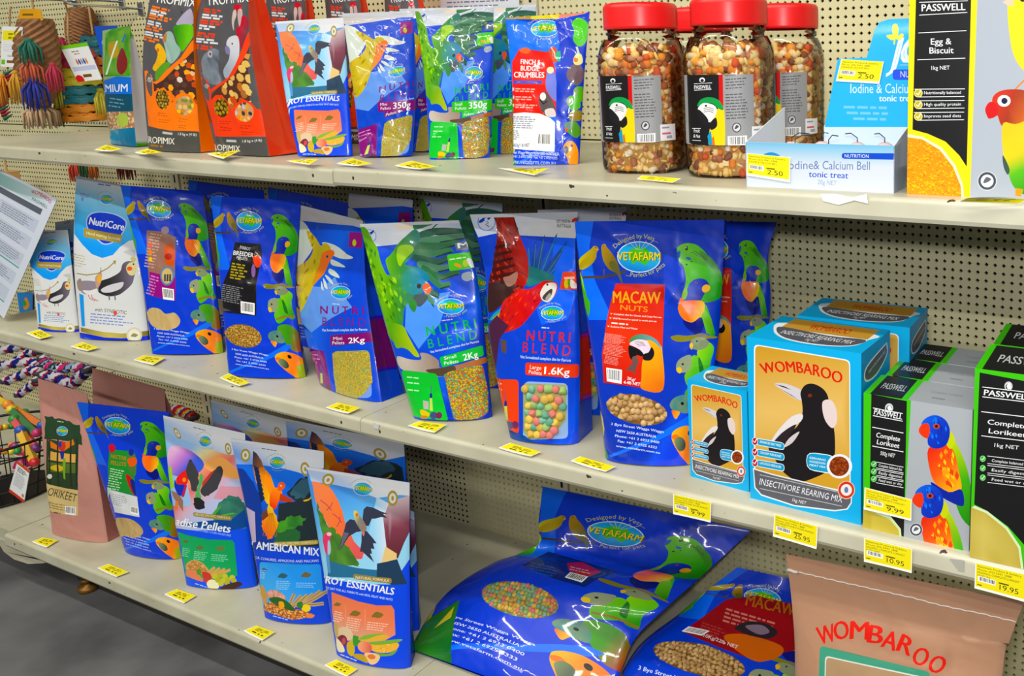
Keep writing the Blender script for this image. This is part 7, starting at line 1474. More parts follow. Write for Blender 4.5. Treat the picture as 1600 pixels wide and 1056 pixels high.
d.blob([(1375, 640), (1440, 640), (1560, 640), (1560, 1000), (1480, 1000), (1430, 960), (1400, 880), (1376, 780)], ('lin', (1420, 660), (1500, 980), (246, 190, 20), (240, 200, 20), (90, 180, 40), (60, 150, 40))); d.blob([(1376, 800), (1410, 870), (1400, 900), (1380, 860)], (60, 80, 70)); d.poly([(1440, 970), (1480, 975), (1470, 1015), (1440, 1010)], (226, 150, 50)); seal(d, (1295, 933), 50)
d.build(bx.front, root, CARD, nu=12, nv=16)
# counter display tray of calcium bells
Ai = sh0((1166, 291)); Bi = sh0((1397, 302)); dd = (Bi - Ai) / np.linalg.norm(Bi - Ai); bk = np.array([-dd[1], dd[0], 0]); dep = 8.6; hh = 3.9; th = .08; wd = np.linalg.norm(Bi - Ai); up = np.array([0, 0, 1.0])
root = thing('display_box', (Ai + Bi) / 2 + bk * dep / 2, 'open pale blue cardboard display tray of calcium bells with tall header card', 'display box')
k0 = dict(bulge=0.0, wr=0.0, creases=0); LB = ('lin', (0, 0), (0, 1), (222, 234, 244), (196, 224, 244), (120, 196, 236))
sf = Surf([Ai, Ai + up * hh], [Bi, Bi + up * hh], -bk, **k0); d = Design(sf, (204, 210, 220)); d.sheet(); d.poly([(0, .55), (1, .55), (1, 1), (0, 1)], ('lin', (.5, .55), (.5, 1), (204, 210, 220), (132, 186, 216))); d.frame(1150, 0, 3.3)
d.ell((180, 835), 60, 50, (90, 150, 200)); d.ell((180, 840), 46, 38, (40, 90, 150)); d.text('Iodine', (258, 872), (398, 872), 44, (110, 130, 170), -.004); d.text('& Calcium Bell', (400, 872), (690, 876), 44, (110, 130, 170), -.004); d.text('tonic treat', (375, 912), (578, 920), 32, (70, 90, 190), .012); d.text('20g NET', (420, 950), (518, 956), 24, (150, 160, 190), -.002); d.rrect([(545, 788), (822, 790), (822, 824), (545, 818)], (54, 84, 190), .45); d.text('NUTRITION', (560, 812), (684, 814), 18, (220, 230, 244), .004)
d.build(sf, root, CARD, 'front_panel', 12, 8)
sf = Surf([Bi, Bi + up * hh], [Bi + bk * dep, Bi + bk * dep + up * hh], dd, **k0); d = uvd(sf, (206, 218, 234)); d.blob([(.45, .2), (.6, .3), (.7, .55), (.55, .5)], (150, 160, 60)); d.build(sf, root, CARD, 'side_panel', 4, 4)
for X in (Ai, Bi - dd * th):   # side walls rising to the back
    m = MB(); p = [X, X + bk * dep, X + bk * dep + up * (hh + 2.6), X + up * hh]; m.hexa([q for q in p] + [q + dd * th for q in p]); m.build('side_wall', plain('pale_card', (226, 232, 240), .5), root)
MB().hexa([Ai + bk * .02, Bi + bk * .02, Bi + bk * dep, Ai + bk * dep] + [q + up * .1 for q in (Ai + bk * .02, Bi + bk * .02, Bi + bk * dep, Ai + bk * dep)]).build('tray_floor', plain('pale_card_floor', (214, 222, 232), .5), root)
MB().hexa([Ai + bk * .05, Bi + bk * .05, Bi + bk * .15, Ai + bk * .15] + [q + up * hh for q in (Ai + bk * .05, Bi + bk * .05, Bi + bk * .15, Ai + bk * .15)]).build('front_wall', plain('white_card_back', (226, 230, 236), .6), root)
hb = Ai + bk * dep; hn = -bk * math.cos(.18) + up * math.sin(.18)
outl = [on_plane(p, hb + up * .1, hn) for p in ((1287, 232), (1287, 198), (1290, 190), (1309, 92), (1354, 90), (1367, 46), (1374, 35), (1388, 30), (1470, 27), (1490, 60), (1478, 232))]
q0, q1, q2, q3 = (on_plane(p, hb, hn) for p in ((1287, 232), (1478, 232), (1500, 20), (1300, 20))); sf = Surf([q0, q3], [q1, q2], hn, **k0)
d = Design(sf, (66, 178, 236)); d.frame(1150, 0, 3.3); d.poly([(440, 655), (1200, 655), (1200, 800), (440, 800)], (206, 222, 240)); d.blob([(810, 130), (830, 125), (838, 165), (826, 200), (806, 165)], (230, 222, 110)); d.blob([(775, 185), (810, 178), (826, 200), (800, 206)], (230, 222, 110)); d.blob([(826, 200), (850, 174), (865, 180), (850, 205)], (230, 222, 110)); d.line([(818, 205), (815, 230)], 8, (226, 216, 100)); d.text('JO', (790, 345), (950, 300), 140, (226, 236, 246), .06, up=(.25, -1)); d.line([(845, 335), (900, 335)], 3, (200, 226, 244)); d.rrect([(808, 358), (1000, 358), (1000, 412), (808, 412)], (60, 90, 220), .45); d.text('NUTRITION', (850, 398), (1000, 398), 34, (214, 226, 246)); d.text('Iodine & Calcium Bell', (590, 480), (1010, 480), 50, (216, 232, 246), -.006); d.text('tonic treat', (738, 522), (930, 522), 32, (236, 242, 248), .012)
d.greek((555, 545), (890, 552), 1, 13, (140, 200, 236)); d.greek((570, 575), (890, 582), 1, 13, (140, 200, 236)); d.greek((605, 605), (880, 612), 1, 13, (140, 200, 236)); d.rrect([(808, 358), (900, 358), (900, 412), (808, 412)], (60, 90, 220), .3); d.text('NU', (848, 398), (895, 398), 32, (214, 226, 246))
# keep only the die-cut outline of the header card
O2 = sf.uv(proj(outl)); d.shapes.insert(0, (O2, [list(range(len(O2)))], d.colfn((66, 178, 236)), None, None, None)); uv, tri, own = d.cdt(18, 18); cen = uv[tri].mean(1); keep = np.array([inpoly(c, O2) for c in cen]); d._cdt = (uv, tri[keep], own[keep]); d.build(sf, root, CARD, 'header_card', 18, 18)
m = MB(); o = np.array(outl); n = len(o); m.add(np.concatenate([o - hn * .04, o - hn * .1]), [tuple(range(n)), tuple(range(2 * n - 1, n - 1, -1))] + [(i, (i + 1) % n, n + (i + 1) % n, n + i) for i in range(n)]); m.build('card_back', plain('card_backing', (196, 200, 204), .7), root)
# the bells themselves
PB_ = plain('calcium_pink', (226, 190, 190), .75, bump=(120, .2, .001)); WIRE = plain('dark_wire', (70, 70, 80), .4, .7)
for k, (x, y) in enumerate(((2.6, 4.3), (5.2, 5.2), (8.6, 5.0), (11.0, 5.4), (6.8, 2.6), (3.8, 2.2))):
    c = Ai + dd * x + bk * y + up * .12; t = thing('calcium_bell', c, 'pink calcium bell with wire hook ' + ('at the back left of the display tray', 'second from left in the display tray', 'at the back middle of the display tray', 'nearest the lovebird carton', 'near the middle of the tray front', 'near the left of the tray front')[k], 'treat', 'pink calcium bells in the display tray')
    MB().lathe([(0, 0), (1.15, 0), (1.3, .5), (1.25, 1.6), (1.0, 2.6), (.8, 3.2), (.35, 3.5), (0, 3.5)], c, 18).build('bell', PB_, t, smooth=True)
    a = k * 1.3; MB().tube([c + up * 3.45, c + up * 3.9, c + up * 4.3 + dd * .7 * math.cos(a), c + up * 4.2 + dd * 1.5 * math.cos(a) + bk * .5]  , .05, 5).build('hook', WIRE, t, smooth=True)

# ================================================================ nut jars
class Wrap(Surf):
    """label sheet wrapped round a squarish jar"""
    def __init__(s, c, r, z0, z1, a0, a1, sq, rot):
        s.c, s.r, s.z0, s.z1, s.a0, s.a1, s.sq, s.rot = np.array(c), r, z0, z1, a0, a1, sq, rot; s.wr = 0; s.W = r * abs(a1 - a0); s.H = z1 - z0
    def base(s, u, v):
        a = s.a0 + (s.a1 - s.a0) * np.asarray(u); ca, sa = np.cos(a), np.sin(a); k = (np.abs(ca) ** s.sq + np.abs(sa) ** s.sq) ** (-1 / s.sq); x, y = s.r * ca * k, s.r * sa * k
        cr, sr = math.cos(s.rot), math.sin(s.rot)
        return np.stack([s.c[0] + x * cr - y * sr, s.c[1] + x * sr + y * cr, s.c[2] + s.z0 + (s.z1 - s.z0) * np.asarray(v)], -1)
    def S(s, u, v): return s.base(np.asarray(u, float), np.asarray(v, float))
LID = plain('red_lid_plastic', (240, 30, 30), .35); STICK = plain('price_sticker', (236, 236, 240), .6)
JR, SQ, ROT = 4.15, 2.7, .12
NUTC = [(240, 206, 136), (232, 194, 116), (248, 220, 160), (250, 236, 210), (236, 150, 92), (246, 172, 96), (180, 110, 80), (140, 92, 70), (224, 116, 88), (244, 212, 146), (222, 180, 108), (200, 144, 112)]
def nut_pts(kind):
    m = MB()
    if kind == 0: m.lathe([(0, -.5), (.3, -.4), (.38, -.05), (.3, .1), (.36, .3), (.2, .48), (0, .5)], (0, 0, 0), 7)
    elif kind == 1: m.box((-.4, -.35, -.3), (.4, .35, .3))
    elif kind == 2: m.lathe([(0, -.55), (.2, -.55), (.2, .55), (0, .55)], (0, 0, 0), 7)
    else: m.lathe([(0, -.4), (.34, -.3), (.44, 0), (.34, .3), (0, .4)], (0, 0, 0), 8)
    return np.concatenate(m.v), m.f
NK = [nut_pts(k) for k in range(4)]
def squircle(a): ca, sa = math.cos(a), math.sin(a); return (abs(ca) ** SQ + abs(sa) ** SQ) ** (-1 / SQ)
def rp(c, r, a, z): k = squircle(a) * r; x, y = k * math.cos(a), k * math.sin(a); return np.array([c[0] + x * math.cos(ROT) - y * math.sin(ROT), c[1] + x * math.sin(ROT) + y * math.cos(ROT), c[2] + z])
JART = None
def jar(c, label, seed, single, labelled=True):
    global JART
    c = np.array(c, float); root = thing('nut_jar', c, label, 'jar', 'clear nut jars with red lids')
    def lathe(prof, n=40, sq=True):
        an = np.arange(n) * 2 * math.pi / n; V = np.concatenate([np.array([rp(c, r, a, z) if sq else (c + [r * math.cos(a), r * math.sin(a), z]) for a in an]) for r, z in prof])
        return V, [(i * n + k, i * n + (k + 1) % n, (i + 1) * n + (k + 1) % n, (i + 1) * n + k) for i in range(len(prof) - 1) for k in range(n)]
    V, F = lathe([(0, .05), (3.6, .05), (JR * .98, .3), (JR, .8), (JR, 11.2), (JR * .985, 11.7), (JR * .93, 12.6), (JR * .84, 13.3)]); b = mk('jar_body', V, F, CLEAR, root)
    V, F = lathe([(3.38, 13.2), (3.38, 13.6), (3.55, 13.7), (3.55, 13.9), (3.38, 14.0), (3.38, 15.2)], 36, False); mk('jar_neck', V, F, CLEAR, root)
    n = 96; V = []; prof = [(0, 16.75), (3.2, 16.75), (3.5, 16.68), (3.68, 16.45), (3.72, 16.2), (3.72, 14.5), (3.7, 14.2), (3.5, 14.2)]
    for r, z in prof:
        for i in range(n): rr = r - (.05 if (i % 2 and 3.7 < r) else 0); V.append(c + [rr * math.cos(i * 2 * math.pi / n), rr * math.sin(i * 2 * math.pi / n), z])
    F = [(i * n + k, i * n + (k + 1) % n, (i + 1) * n + (k + 1) % n, (i + 1) * n + k) for i in range(len(prof) - 1) for k in range(n)]; mk('lid', V, [f[::-1] for f in F], LID, root)
    # contents
    rg = random.Random(seed); top = 12.0; mb = MB(); cols = []; singles = []
    V, F = lathe([(0, .25), (JR * .84, .25), (JR * .84, top - .8), (JR * .5, top - .3), (0, top - .2)], 20); mb.add(V, F); cols += [lin((206, 166, 108))] * sum(len(f) for f in F)
    pts = []
    for r in range(17):
        z = .6 + r * .68
        for q in range(30):
            a = -math.pi * 1.02 + (q + (r % 2) * .5) / 30 * math.pi * 1.32 + rg.uniform(-.05, .05); pts.append((rp(c, JR * (.86 - .05 * rg.random()), a, z + rg.uniform(-.2, .2)), z))
    for q in range(60):
        a = rg.uniform(0, 6.28); rr = JR * .85 * math.sqrt(rg.random()); pts.append((c + [rr * math.cos(a), rr * math.sin(a), top - .3 + rg.uniform(-.1, .6) + .5 * (1 - rr / JR)], 12))
    for p, z in pts:
        kd = rg.choice((0, 0, 1, 2, 2, 2, 3, 3)) if z < 8 else rg.choice((0, 0, 1, 1, 3, 3, 3, 2)); big = 1.0 if z > 8 else .82; sc = (1.15, .85, .72, 1.0)[kd] * big * rg.uniform(.8, 1.15)
        col = NUTC[rg.choice((0, 1, 2, 9, 10) if kd == 2 else (0, 2, 3, 4, 5, 6, 7, 8, 11, 2, 0))]; Rm = np.array(Matrix.Rotation(rg.uniform(0, 6.28), 3, 'Z') @ Matrix.Rotation(rg.uniform(0, 3.1), 3, 'X'))
        if single and kd in (0, 3, 1) and len(singles) < single and rg.random() < .55: singles.append((p, kd, sc, col, Rm)); continue
        v, f = NK[kd]; mb.add(p + (v * sc) @ Rm.T, f); cols += [lin(col)] * sum(len(x) for x in f)
    o = mb.build('nut_mix', MATTE, root, smooth=True, cols=np.array(cols)); o['kind'] = 'stuff'; org = root_of(root)
    for p, kd, sc, col, Rm in singles:
        key = (kd, col)
        if key not in NMESH:
            v, f = NK[kd]; me = bpy.data.meshes.new('nut'); me.from_pydata((v * S).tolist(), [], f); me.polygons.foreach_set('use_smooth', np.full(len(me.polygons), kd != 1)); me.materials.append(pellet_mat(col)); NMESH[key] = me
        q = bpy.data.objects.new(('nut', 'dried_fruit', 'nut', 'nut')[kd], NMESH[key]); COL.objects.link(q); q.parent = o; q.matrix_local = Matrix.Translation(Vector(M(p) - org)) @ Matrix(Rm.tolist()).to_4x4() @ Matrix.Scale(sc, 4)
    if labelled:
        w = Wrap(c, JR + .04, 3.2, 9.7, -2.62, -.72, SQ, ROT)
        if JART is None:
            d = JART = Design(w, (150, 150, 152)); d.frame(900, 0, 3.3); W2 = (232, 232, 236)
            d.poly([(80, 340), (270, 375), (300, 780), (80, 800)], (22, 20, 22)); d.poly([(266, 375), (286, 375), (300, 780), (282, 780)], (206, 36, 36))
            d.text('PASSWELL', (155, 460), (232, 458), 18, W2, .02); d.line([(153, 435), (236, 430)], 3, W2); d.line([(155, 466), (234, 462)], 3, W2); d.ell((190, 416), 13, 12, W2); d.ell((190, 419), 8, 8, (30, 30, 32)); d.text('Fruit', (158, 672), (184, 672), 18, W2, .01); d.text('& Nut', (156, 696), (186, 698), 16, W2, .01); d.line([(150, 652), (188, 652)], 2.5, W2); d.line([(152, 710), (190, 712)], 2.5, W2)
            d.blob([(230, 660), (236, 600), (262, 560), (296, 560), (300, 780), (248, 780), (225, 720)], (240, 206, 20), n=4); d.poly([(220, 690), (236, 660), (250, 776), (236, 774)], (50, 150, 190)); d.poly([(240, 700), (250, 690), (262, 776), (250, 776)], (226, 110, 30))
            d.blob([(170, 545), (185, 512), (225, 500), (270, 515), (294, 560), (270, 556), (240, 530), (200, 530)], (50, 150, 80), n=4); d.blob([(172, 560), (195, 530), (240, 535), (262, 560), (250, 600), (225, 622), (190, 590)], (226, 224, 226), n=4); d.blob([(170, 560), (190, 570), (222, 610), (215, 640), (190, 625), (172, 590)], (26, 24, 28), n=4); d.blob([(235, 620), (258, 600), (264, 640), (240, 660), (228, 645)], (24, 24, 26), n=4); d.ell((210, 542), 5, 5, BLK)
            for k in range(3): d.line([(200, 555 + k * 9), (225, 550 + k * 9), (246, 558 + k * 9)], 2.5, (60, 50, 60))
            d.text('Ingredients', (296, 398), (348, 394), 9, (50, 50, 54), .01); d.greek((298, 412), (408, 404), 4, 5, (70, 70, 76), 14.5, 2); d.greek((300, 486), (410, 480), 9, 5, (70, 70, 76), 14.5, 3); d.ell((358, 648), 22, 24, (50, 52, 58)); d.ell((358, 648), 17, 19, (206, 206, 210)); d.blob([(348, 655), (356, 636), (368, 642), (360, 652)], (60, 62, 70)); d.barcode([(315, 690), (410, 686), (410, 740), (318, 742)], 4)
        JART.build(w, root, CARD, 'label', 18, 14)
        st = Wrap(c, JR + .08, 3.3, 4.9, -.78, -.36, SQ, ROT); d = uvd(st, (232, 230, 234)); d.greek((.1, .85), (.9, .85), 1, .1, (150, 150, 160)); d.greek((.1, .5), (.9, .5), 1, .12, (210, 110, 130)); d.greek((.35, .3), (.9, .3), 1, .18, (160, 160, 176)); d.build(st, root, MATTE, 'price_sticker', 6, 4)
    return root
NMESH = {}
def jar_at(px, y):
    p = on_y(px, y); return (p[0], y, shelf_z(0, p[0]))
jar(jar_at((1008, 200), -25.4), 'red-lidded jar of fruit and nut mix beside the finch and budgie pouch', 11, 110)
jar(jar_at((1143, 200), -25.7), 'red-lidded jar of fruit and nut mix beside the pale blue display tray', 12, 110)
jar(jar_at((1226, 180), -14.5), 'red-lidded nut jar behind the display tray, right of the two front jars', 13, 0)
jar(jar_at((1098, 180), -15.2), 'red-lidded nut jar at the back, hidden between the two front jars', 14, 0)

# ================================================================ yellow shelf tickets
TK = (238, 222, 8); INK = (70, 66, 20)
def ticket_art(lines, price, seed):
    sf = Surf([(0, 0, 0), (0, 0, 2.9)], [(5.2, 0, 0), (5.2, 0, 2.9)], (0, -1, 0), bulge=0, wr=0, creases=0); d = uvd(sf, (244, 244, 236)); d.poly([(.02, .1), (.985, .1), (.985, .99), (.02, .99)], TK)
    if lines:
        for k, t in enumerate(lines): d.text(t, (.05, .85 - k * .115), (.05 + min(.9, len(t) * .031), .85 - k * .115), .075, INK, -.004)
        d.barcode([(.06, .52), (.4, .5), (.4, .3), (.06, .32)], seed); d.poly([(.06, .3), (.4, .28), (.4, .3), (.06, .32)], TK); d.greek((.46, .47), (.68, .47), 1, .05, INK, seed=2); d.text(price, (.48, .2), (.84, .2), .2, (40, 38, 20), .006); d.greek((.05, .2), (.18, .2), 1, .04, INK)
    else:
        d.greek((.2, .86), (.85, .86), 3, .07, (120, 110, 10), .12, seed); d.poly([(.22, .3), (.42, .3), (.42, .42), (.22, .42)], INK); d.poly([(.52, .3), (.6, .3), (.6, .42), (.52, .42)], INK); d.poly([(.68, .3), (.78, .3), (.78, .42), (.68, .42)], INK)
    return d
PLAIN_T = [ticket_art(None, '', 3 + k) for k in range(3)]
class Quad(Surf):
    def __init__(s, P, curl):
        s.P = np.array(P, float); s.wr = 0; n = np.cross(s.P[1] - s.P[0], s.P[3] - s.P[0]); s.n = n / np.linalg.norm(n); s.curl = curl; s.W = np.linalg.norm(s.P[1] - s.P[0]); s.H = np.linalg.norm(s.P[3] - s.P[0])
    def base(s, u, v):
        u = np.asarray(u, float)[:, None]; v = np.asarray(v, float)[:, None]; p = s.P
        return p[0] * (1 - u) * (1 - v) + p[1] * u * (1 - v) + p[2] * u * v + p[3] * (1 - u) * v + s.n * s.curl * ((2 * u - 1) ** 2)
    def S(s, u, v): return s.base(u, v)
def ticket(P, art, label, curl=.12):
    q = Quad(P, curl); root = thing('price_ticket', np.array(P).mean(0) * [1, 1, 0] + [0, 0, min(p[2] for p in P)], label, 'price ticket', 'yellow price tickets')
    art.build(q, root, MATTE, 'ticket_face', 6, 4)
    us, vs = np.linspace(0, 1, 5), np.linspace(0, 1, 3); gu, gv = np.meshgrid(us, vs, indexing='ij'); V = q.S(gu.ravel(), gv.ravel()) - q.n * .05
    mk('ticket_back', V, [[i * 3 + j, i * 3 + j + 1, (i + 1) * 3 + j + 1, (i + 1) * 3 + j] for i in range(4) for j in range(2)], STICK, root)
FLAT = [  # shelf, left, front, right, rear corners, label, lift
 (0, (147.5, 235), (175, 237), (192, 233.7), (166, 227), 'small yellow ticket in front of the slim green and blue bag'),
 (0, (211, 239), (230, 242), (256, 239), (231, 233), 'small yellow ticket in front of the orange seed bag'),
 (0, (324, 241), (350, 249), (377, 236), (345, 238), 'curled yellow ticket in front of the red seed bag'),
 (0, (448, 252), (485, 258), (500, 249), (470, 249), 'yellow ticket in front of the small landscape pouch on the top shelf'),
 (0, (526, 256.5), (560, 260), (583, 257), (551, 248), 'yellow ticket in front of the small yellow lovebird pouch'),
 (0, (617, 260), (657, 265.5), (685, 261.6), (644, 252), 'yellow ticket in front of the small green parrot pouch'),
 (0, (779, 263), (836, 274.6), (860, 263), (820, 264), 'curled yellow ticket in front of the finch and budgie pouch'),
 (0, (996, 280), (1051.5, 285.5), (1065, 279), (1004.5, 274), 'yellow ticket on the top shelf between the two front nut jars'),
 (0, (1500, 313), (1594, 316.5), (1606, 309), (1512, 308), 'yellow ticket under the yellow-edged lovebird carton'),
 (1, (41, 521), (62.5, 530.6), (82.5, 525.6), (62.5, 515), 'yellow ticket in front of the small white cockatiel pouch'),
 (1, (110, 542), (137.5, 549), (155.6, 544), (130, 535), 'yellow ticket in front of the large white cockatiel pouch'),
 (1, (209, 563), (240, 571), (259, 559.5), (225, 555.6), 'curled yellow ticket in front of the brown and purple label bag'),
 (1, (343, 591), (374.5, 604), (392, 598.7), (358, 584), 'yellow ticket in front of the black PARROT BREEDER label bag'),
 (1, (509, 637.6), (544.5, 647), (564, 638), (528, 629.7), 'yellow ticket in front of the 2Kg mini pellets bag'),
 (1, (637.6, 666), (679, 677), (698, 664), (655.5, 659), 'yellow ticket in front of the 2Kg small pellets bag'),
 (1, (779, 700.6), (830, 714), (845.7, 707), (797.6, 692.7), 'yellow ticket in front of the 1.6Kg large pellets bag'),
 (1, (891.7, 721), (946.7, 738), (962, 730), (907, 714), 'yellow ticket in front of the red MACAW NUTS label bag'),
 (2, (50, 847), (73, 856), (91, 844.5), (67.4, 840), 'yellow ticket in front of the pink LORIKEET bag'),
 (2, (152, 888), (182, 902), (202, 894), (170, 881.5), 'yellow ticket in front of the blue nectar bag'),
 (2, (256.6, 929), (287.7, 943), (307, 931), (276.5, 921), 'yellow ticket in front of the pink sunset pouch'),
 (2, (380.4, 986), (410, 1001.6), (430, 988), (401, 978), 'yellow ticket in front of the orange parrot pouch'),
 (2, (507, 1040), (541.6, 1058), (558.7, 1046), (526, 1031), 'yellow ticket in front of the cockatiel and corn pouch')]
for i, (k, a, b_, c, e, lab) in enumerate(FLAT):
    z = shelf_z(k, on_shelf(a, k)[0]); up = .4 if k == 0 else .1
    P = [on_z(a, z + .14), on_z(b_, z + .14), on_z(c, z + .14 + up), on_z(e, z + .14 + up)]; ticket(P, PLAIN_T[i % 3], lab, .1)
HD = ['Pakenham Produce & Saddlery', 'Phone: (03) 5941 1888']
LIP = [(-D - .16, [(1052, 802.7), (1110.4, 816), (1111.6, 785), (1052, 771.3)], HD + ['WOMBAROO INSECTIVORE REARING', 'MIX 200G'], '9.99', 'yellow 9.99 ticket on the shelf lip under the small magpie carton'),
       (-D - .16, [(1208, 837.7), (1276, 857.6), (1278, 822), (1210, 803)], HD + ['WOMBAROO INSECTIVORE REARING', 'MIX 1KG'], '25.95', 'yellow 25.95 ticket on the shelf lip under the large magpie carton'),
       (-34.25, [(1350, 795.6), (1424, 813.6), (1424.6, 780.5), (1351, 761.4)], HD + ['PASSWELL COMPLETE LORIKEET', 'FOOD 500G'], '9.99', 'yellow 9.99 ticket stuck on the grey lorikeet carton'),
       (-D - .16, [(1350, 877), (1424.6, 895), (1425.4, 858), (1350, 840)], HD + ['PASSWELL COMPLETE LORIKEET', 'FOOD 500G'], '10.95', 'yellow 10.95 ticket on the shelf lip under the grey lorikeet carton'),
       (-D - .16, [(1522.7, 918.6), (1604, 941), (1606, 898), (1524, 878.5)], HD + ['PASSWELL COMPLETE LORIKEET', 'FOOD 1KG'], '19.95', 'yellow 19.95 ticket on the shelf lip at the right edge')]
for y, q, lines, price, lab in LIP: ticket([on_y(p, y) for p in q], ticket_art(lines, price, len(lab)), lab, .04)
q = [(1166.7, 274), (1234, 284.8), (1234.8, 246), (1166.7, 239.4)]; nf = -bk; pl = Ai + nf * .12
TB = ticket_art(HD + ['IODINE & CALCIUM BELL'], '2.50', 5)
ticket([on_plane(p, pl, nf) for p in q], TB, 'yellow 2.50 ticket stuck on the front of the pale blue display tray', .02)
ticket([on_plane(p, hb + hn * .1, hn) for p in [(1306, 127), (1374, 131), (1381, 96.4), (1314.5, 92.4)]], TB, 'yellow 2.50 ticket stuck on the header card of the display tray', .02)
# torn sticker remains and bare patches on the shelf lips
def scrap(name, px, y, mat, label, cat):
    P = [on_y(p, y) for p in px]; n = len(P); P = np.array(P); m = MB().add(np.concatenate([P, P + [0, .08, 0]]), [tuple(range(n - 1, -1, -1)), tuple(range(n, 2 * n))] + [(i, (i + 1) % n, n + (i + 1) % n, n + i) for i in range(n)]); setp(m.build(name, mat), label, cat)
scrap('torn_sticker', [(1282, 303), (1305, 303), (1330, 309), (1354, 303), (1356, 318), (1335, 313), (1310, 320), (1286, 314)], -D - .1, STICK, 'torn white sticker on the top shelf lip below the display tray', 'sticker')
scrap('sticker_residue', [(1484, 873), (1506, 876), (1506, 894), (1497, 891)], -D - .1, plain('grey_residue', (170, 168, 158), .7), 'grey sticker residue on the middle shelf lip beside the 19.95 ticket', 'residue')
scrap('clear_tape', [(583, 660), (592, 664), (591, 671), (584, 669)], -D - .1, plain('tape', (206, 204, 206), .4), 'pale tape scrap on the middle shelf lip at the bay joint', 'tape')
# paper notice behind the top row
p0, p1 = on_y((690, 20), -.6), on_y((812, 16), -.6); sf = Surf([p0 - [0, 0, 1.5], p0 + [0, 0, 9]], [p1 - [0, 0, 1.5], p1 + [0, 0, 9]], (0, -1, 0), bulge=0, wr=0, creases=0); d = uvd(sf, (222, 226, 236)); d.greek((.08, .95), (.9, .95), 14, .018, (120, 124, 140), .06); root = thing('paper_notice', (p0 + p1) / 2 - [0, 0, 1.5], 'white printed notice on the pegboard behind the small pouches', 'notice'); d.build(sf, root, MATTE, 'sheet', 6, 6)

# ================================================================ bird toys hanging beyond the shelf end
CHROME = plain('chrome_hook', (196, 198, 204), .22, .9); RAFFIA = plain('raffia', (196, 158, 112), .85, bump=(90, .5, .002), vary=.25, vscale=60); WEAVE = plain('seagrass_weave', (150, 104, 66), .85, bump=(70, .6, .004, 2, None, 'vor'), vary=.4, vscale=90)
_cm = {}
def cm(c, r=.7):
    if (c, r) not in _cm: _cm[(c, r)] = plain('toy_colour', c, r, vary=.15, vscale=60)
    return _cm[(c, r)]
def at(px, y): return on_y(px, y)
def curve(P, n=8):
    P = np.asarray(P, float); P2 = np.concatenate([[2 * P[0] - P[1]], P, [2 * P[-1] - P[-2]]]); out = []
    for i in range(1, len(P2) - 2):
        for t in np.arange(n) / n:
            a, b, c, d = P2[i - 1:i + 3]; out.append(.5 * ((2 * b) + (c - a) * t + (2 * a - 5 * b + 4 * c - d) * t * t + (3 * b - a - 3 * c + d) * t ** 3))
    return np.array(out + [P2[-2]])
def hook(px, label, L=24):
    b0 = at(px, 0); t = thing('peg_hook', b0, label, 'hook'); P = [b0, b0 + [0, -L, .3], b0 + [0, -L - .8, .9], b0 + [0, -L - 1, 1.6]]
    MB().tube(P, .22, 8).build('rod', CHROME, t, smooth=True); MB().box(b0 + [-.8, -.35, -1.2], b0 + [.8, -.05, 1.2]).build('back_plate', CHROME, t); return b0
h1 = hook((192, 3), 'chrome peg hook carrying the coloured layered toy'); h2 = hook((222, 14), 'chrome peg hook above the slim green and blue bag', 12); h3 = hook((120, 2), 'chrome peg hook carrying the brown woven toy', 22)
def tassel(root, top, L, r, col, n=16, seed=1, lean=(0, 0), name='tassel'):
    rg = random.Random(seed); m = MB(); top = np.array(top, float)
    for k in range(n):
        a = k * 2.4; e = np.array([math.cos(a), math.sin(a), 0]) * r * math.sqrt((k + .5) / n); end = top + e + [lean[0], lean[1], -L * rg.uniform(.85, 1)]
        m.tube([top + e * .15, top + e * .6 + (end - top) * .35, end], [.09 + r * .05, .12 + r * .06, .08], 4)
    m.lathe([(0, .3), (r * .35, .2), (r * .4, -.2), (r * .3, -.5), (0, -.5)], top, 8); return m.build(name, cm(col, .85), root, smooth=True)
def cord(root, P, r=.16, mat=None): return MB().tube(curve(P, 6), r, 6).build('cord', mat or RAFFIA, root, smooth=True)
def tag(q, y, paint, label, cat='tag'):
    """printed hang tag from four corners (bottom left first)"""
    P = [at(p, y) if np.ndim(y) == 0 else at(p, y[i]) for i, p in enumerate(q)]; s = Quad(P, .05); d = uvd(s, (232, 234, 238)); paint(d); root = thing('hang_tag', np.mean(P, 0) * [1, 1, 0] + [0, 0, min(p[2] for p in P)], label, cat); d.build(s, root, MATTE, 'card', 6, 6); s2 = Quad([p - s.n * .06 for p in P], .05); uvd(s2, (206, 206, 206)).build(s2, root, MATTE, 'card_back', 4, 4); return root
# brown woven toy with tassels
def woven(cpx, toppy, botpy, w, y, label, tassels, seed):
    a, b = at((cpx[0], toppy), y), at((cpx[1], botpy), y); H = a[2] - b[2]; t = thing('woven_toy', b, label, 'toy'); m = MB(); n, rows = 22, 26; V = []
    for i in range(rows + 1):
        v = i / rows; c = b + (a - b) * v; r = w * (.35 + .65 * math.sin(min(1, v * 2.2 + .12) * math.pi / 2)) * (1 - .25 * max(0, v - .7) / .3)
        for k in range(n):
            an = k * 2 * math.pi / n; br = .22 * (((i + k) % 2) * 2 - 1) * (1 if 0 < i < rows else 0); V.append(c + [(r + br) * math.cos(an), (r + br) * .7 * math.sin(an), 0])
    F = [(i * n + k, i * n + (k + 1) % n, (i + 1) * n + (k + 1) % n, (i + 1) * n + k) for i in range(rows) for k in range(n)] + [tuple(range(n - 1, -1, -1)), tuple(rows * n + k for k in range(n))]; m.add(V, F); m.build('woven_body', WEAVE, t)
    for k, (px, L, r, c) in enumerate(tassels): p = at(px, y - w * .72); tassel(t, p, L, r, c, 18, seed + k)
    return t, a, b
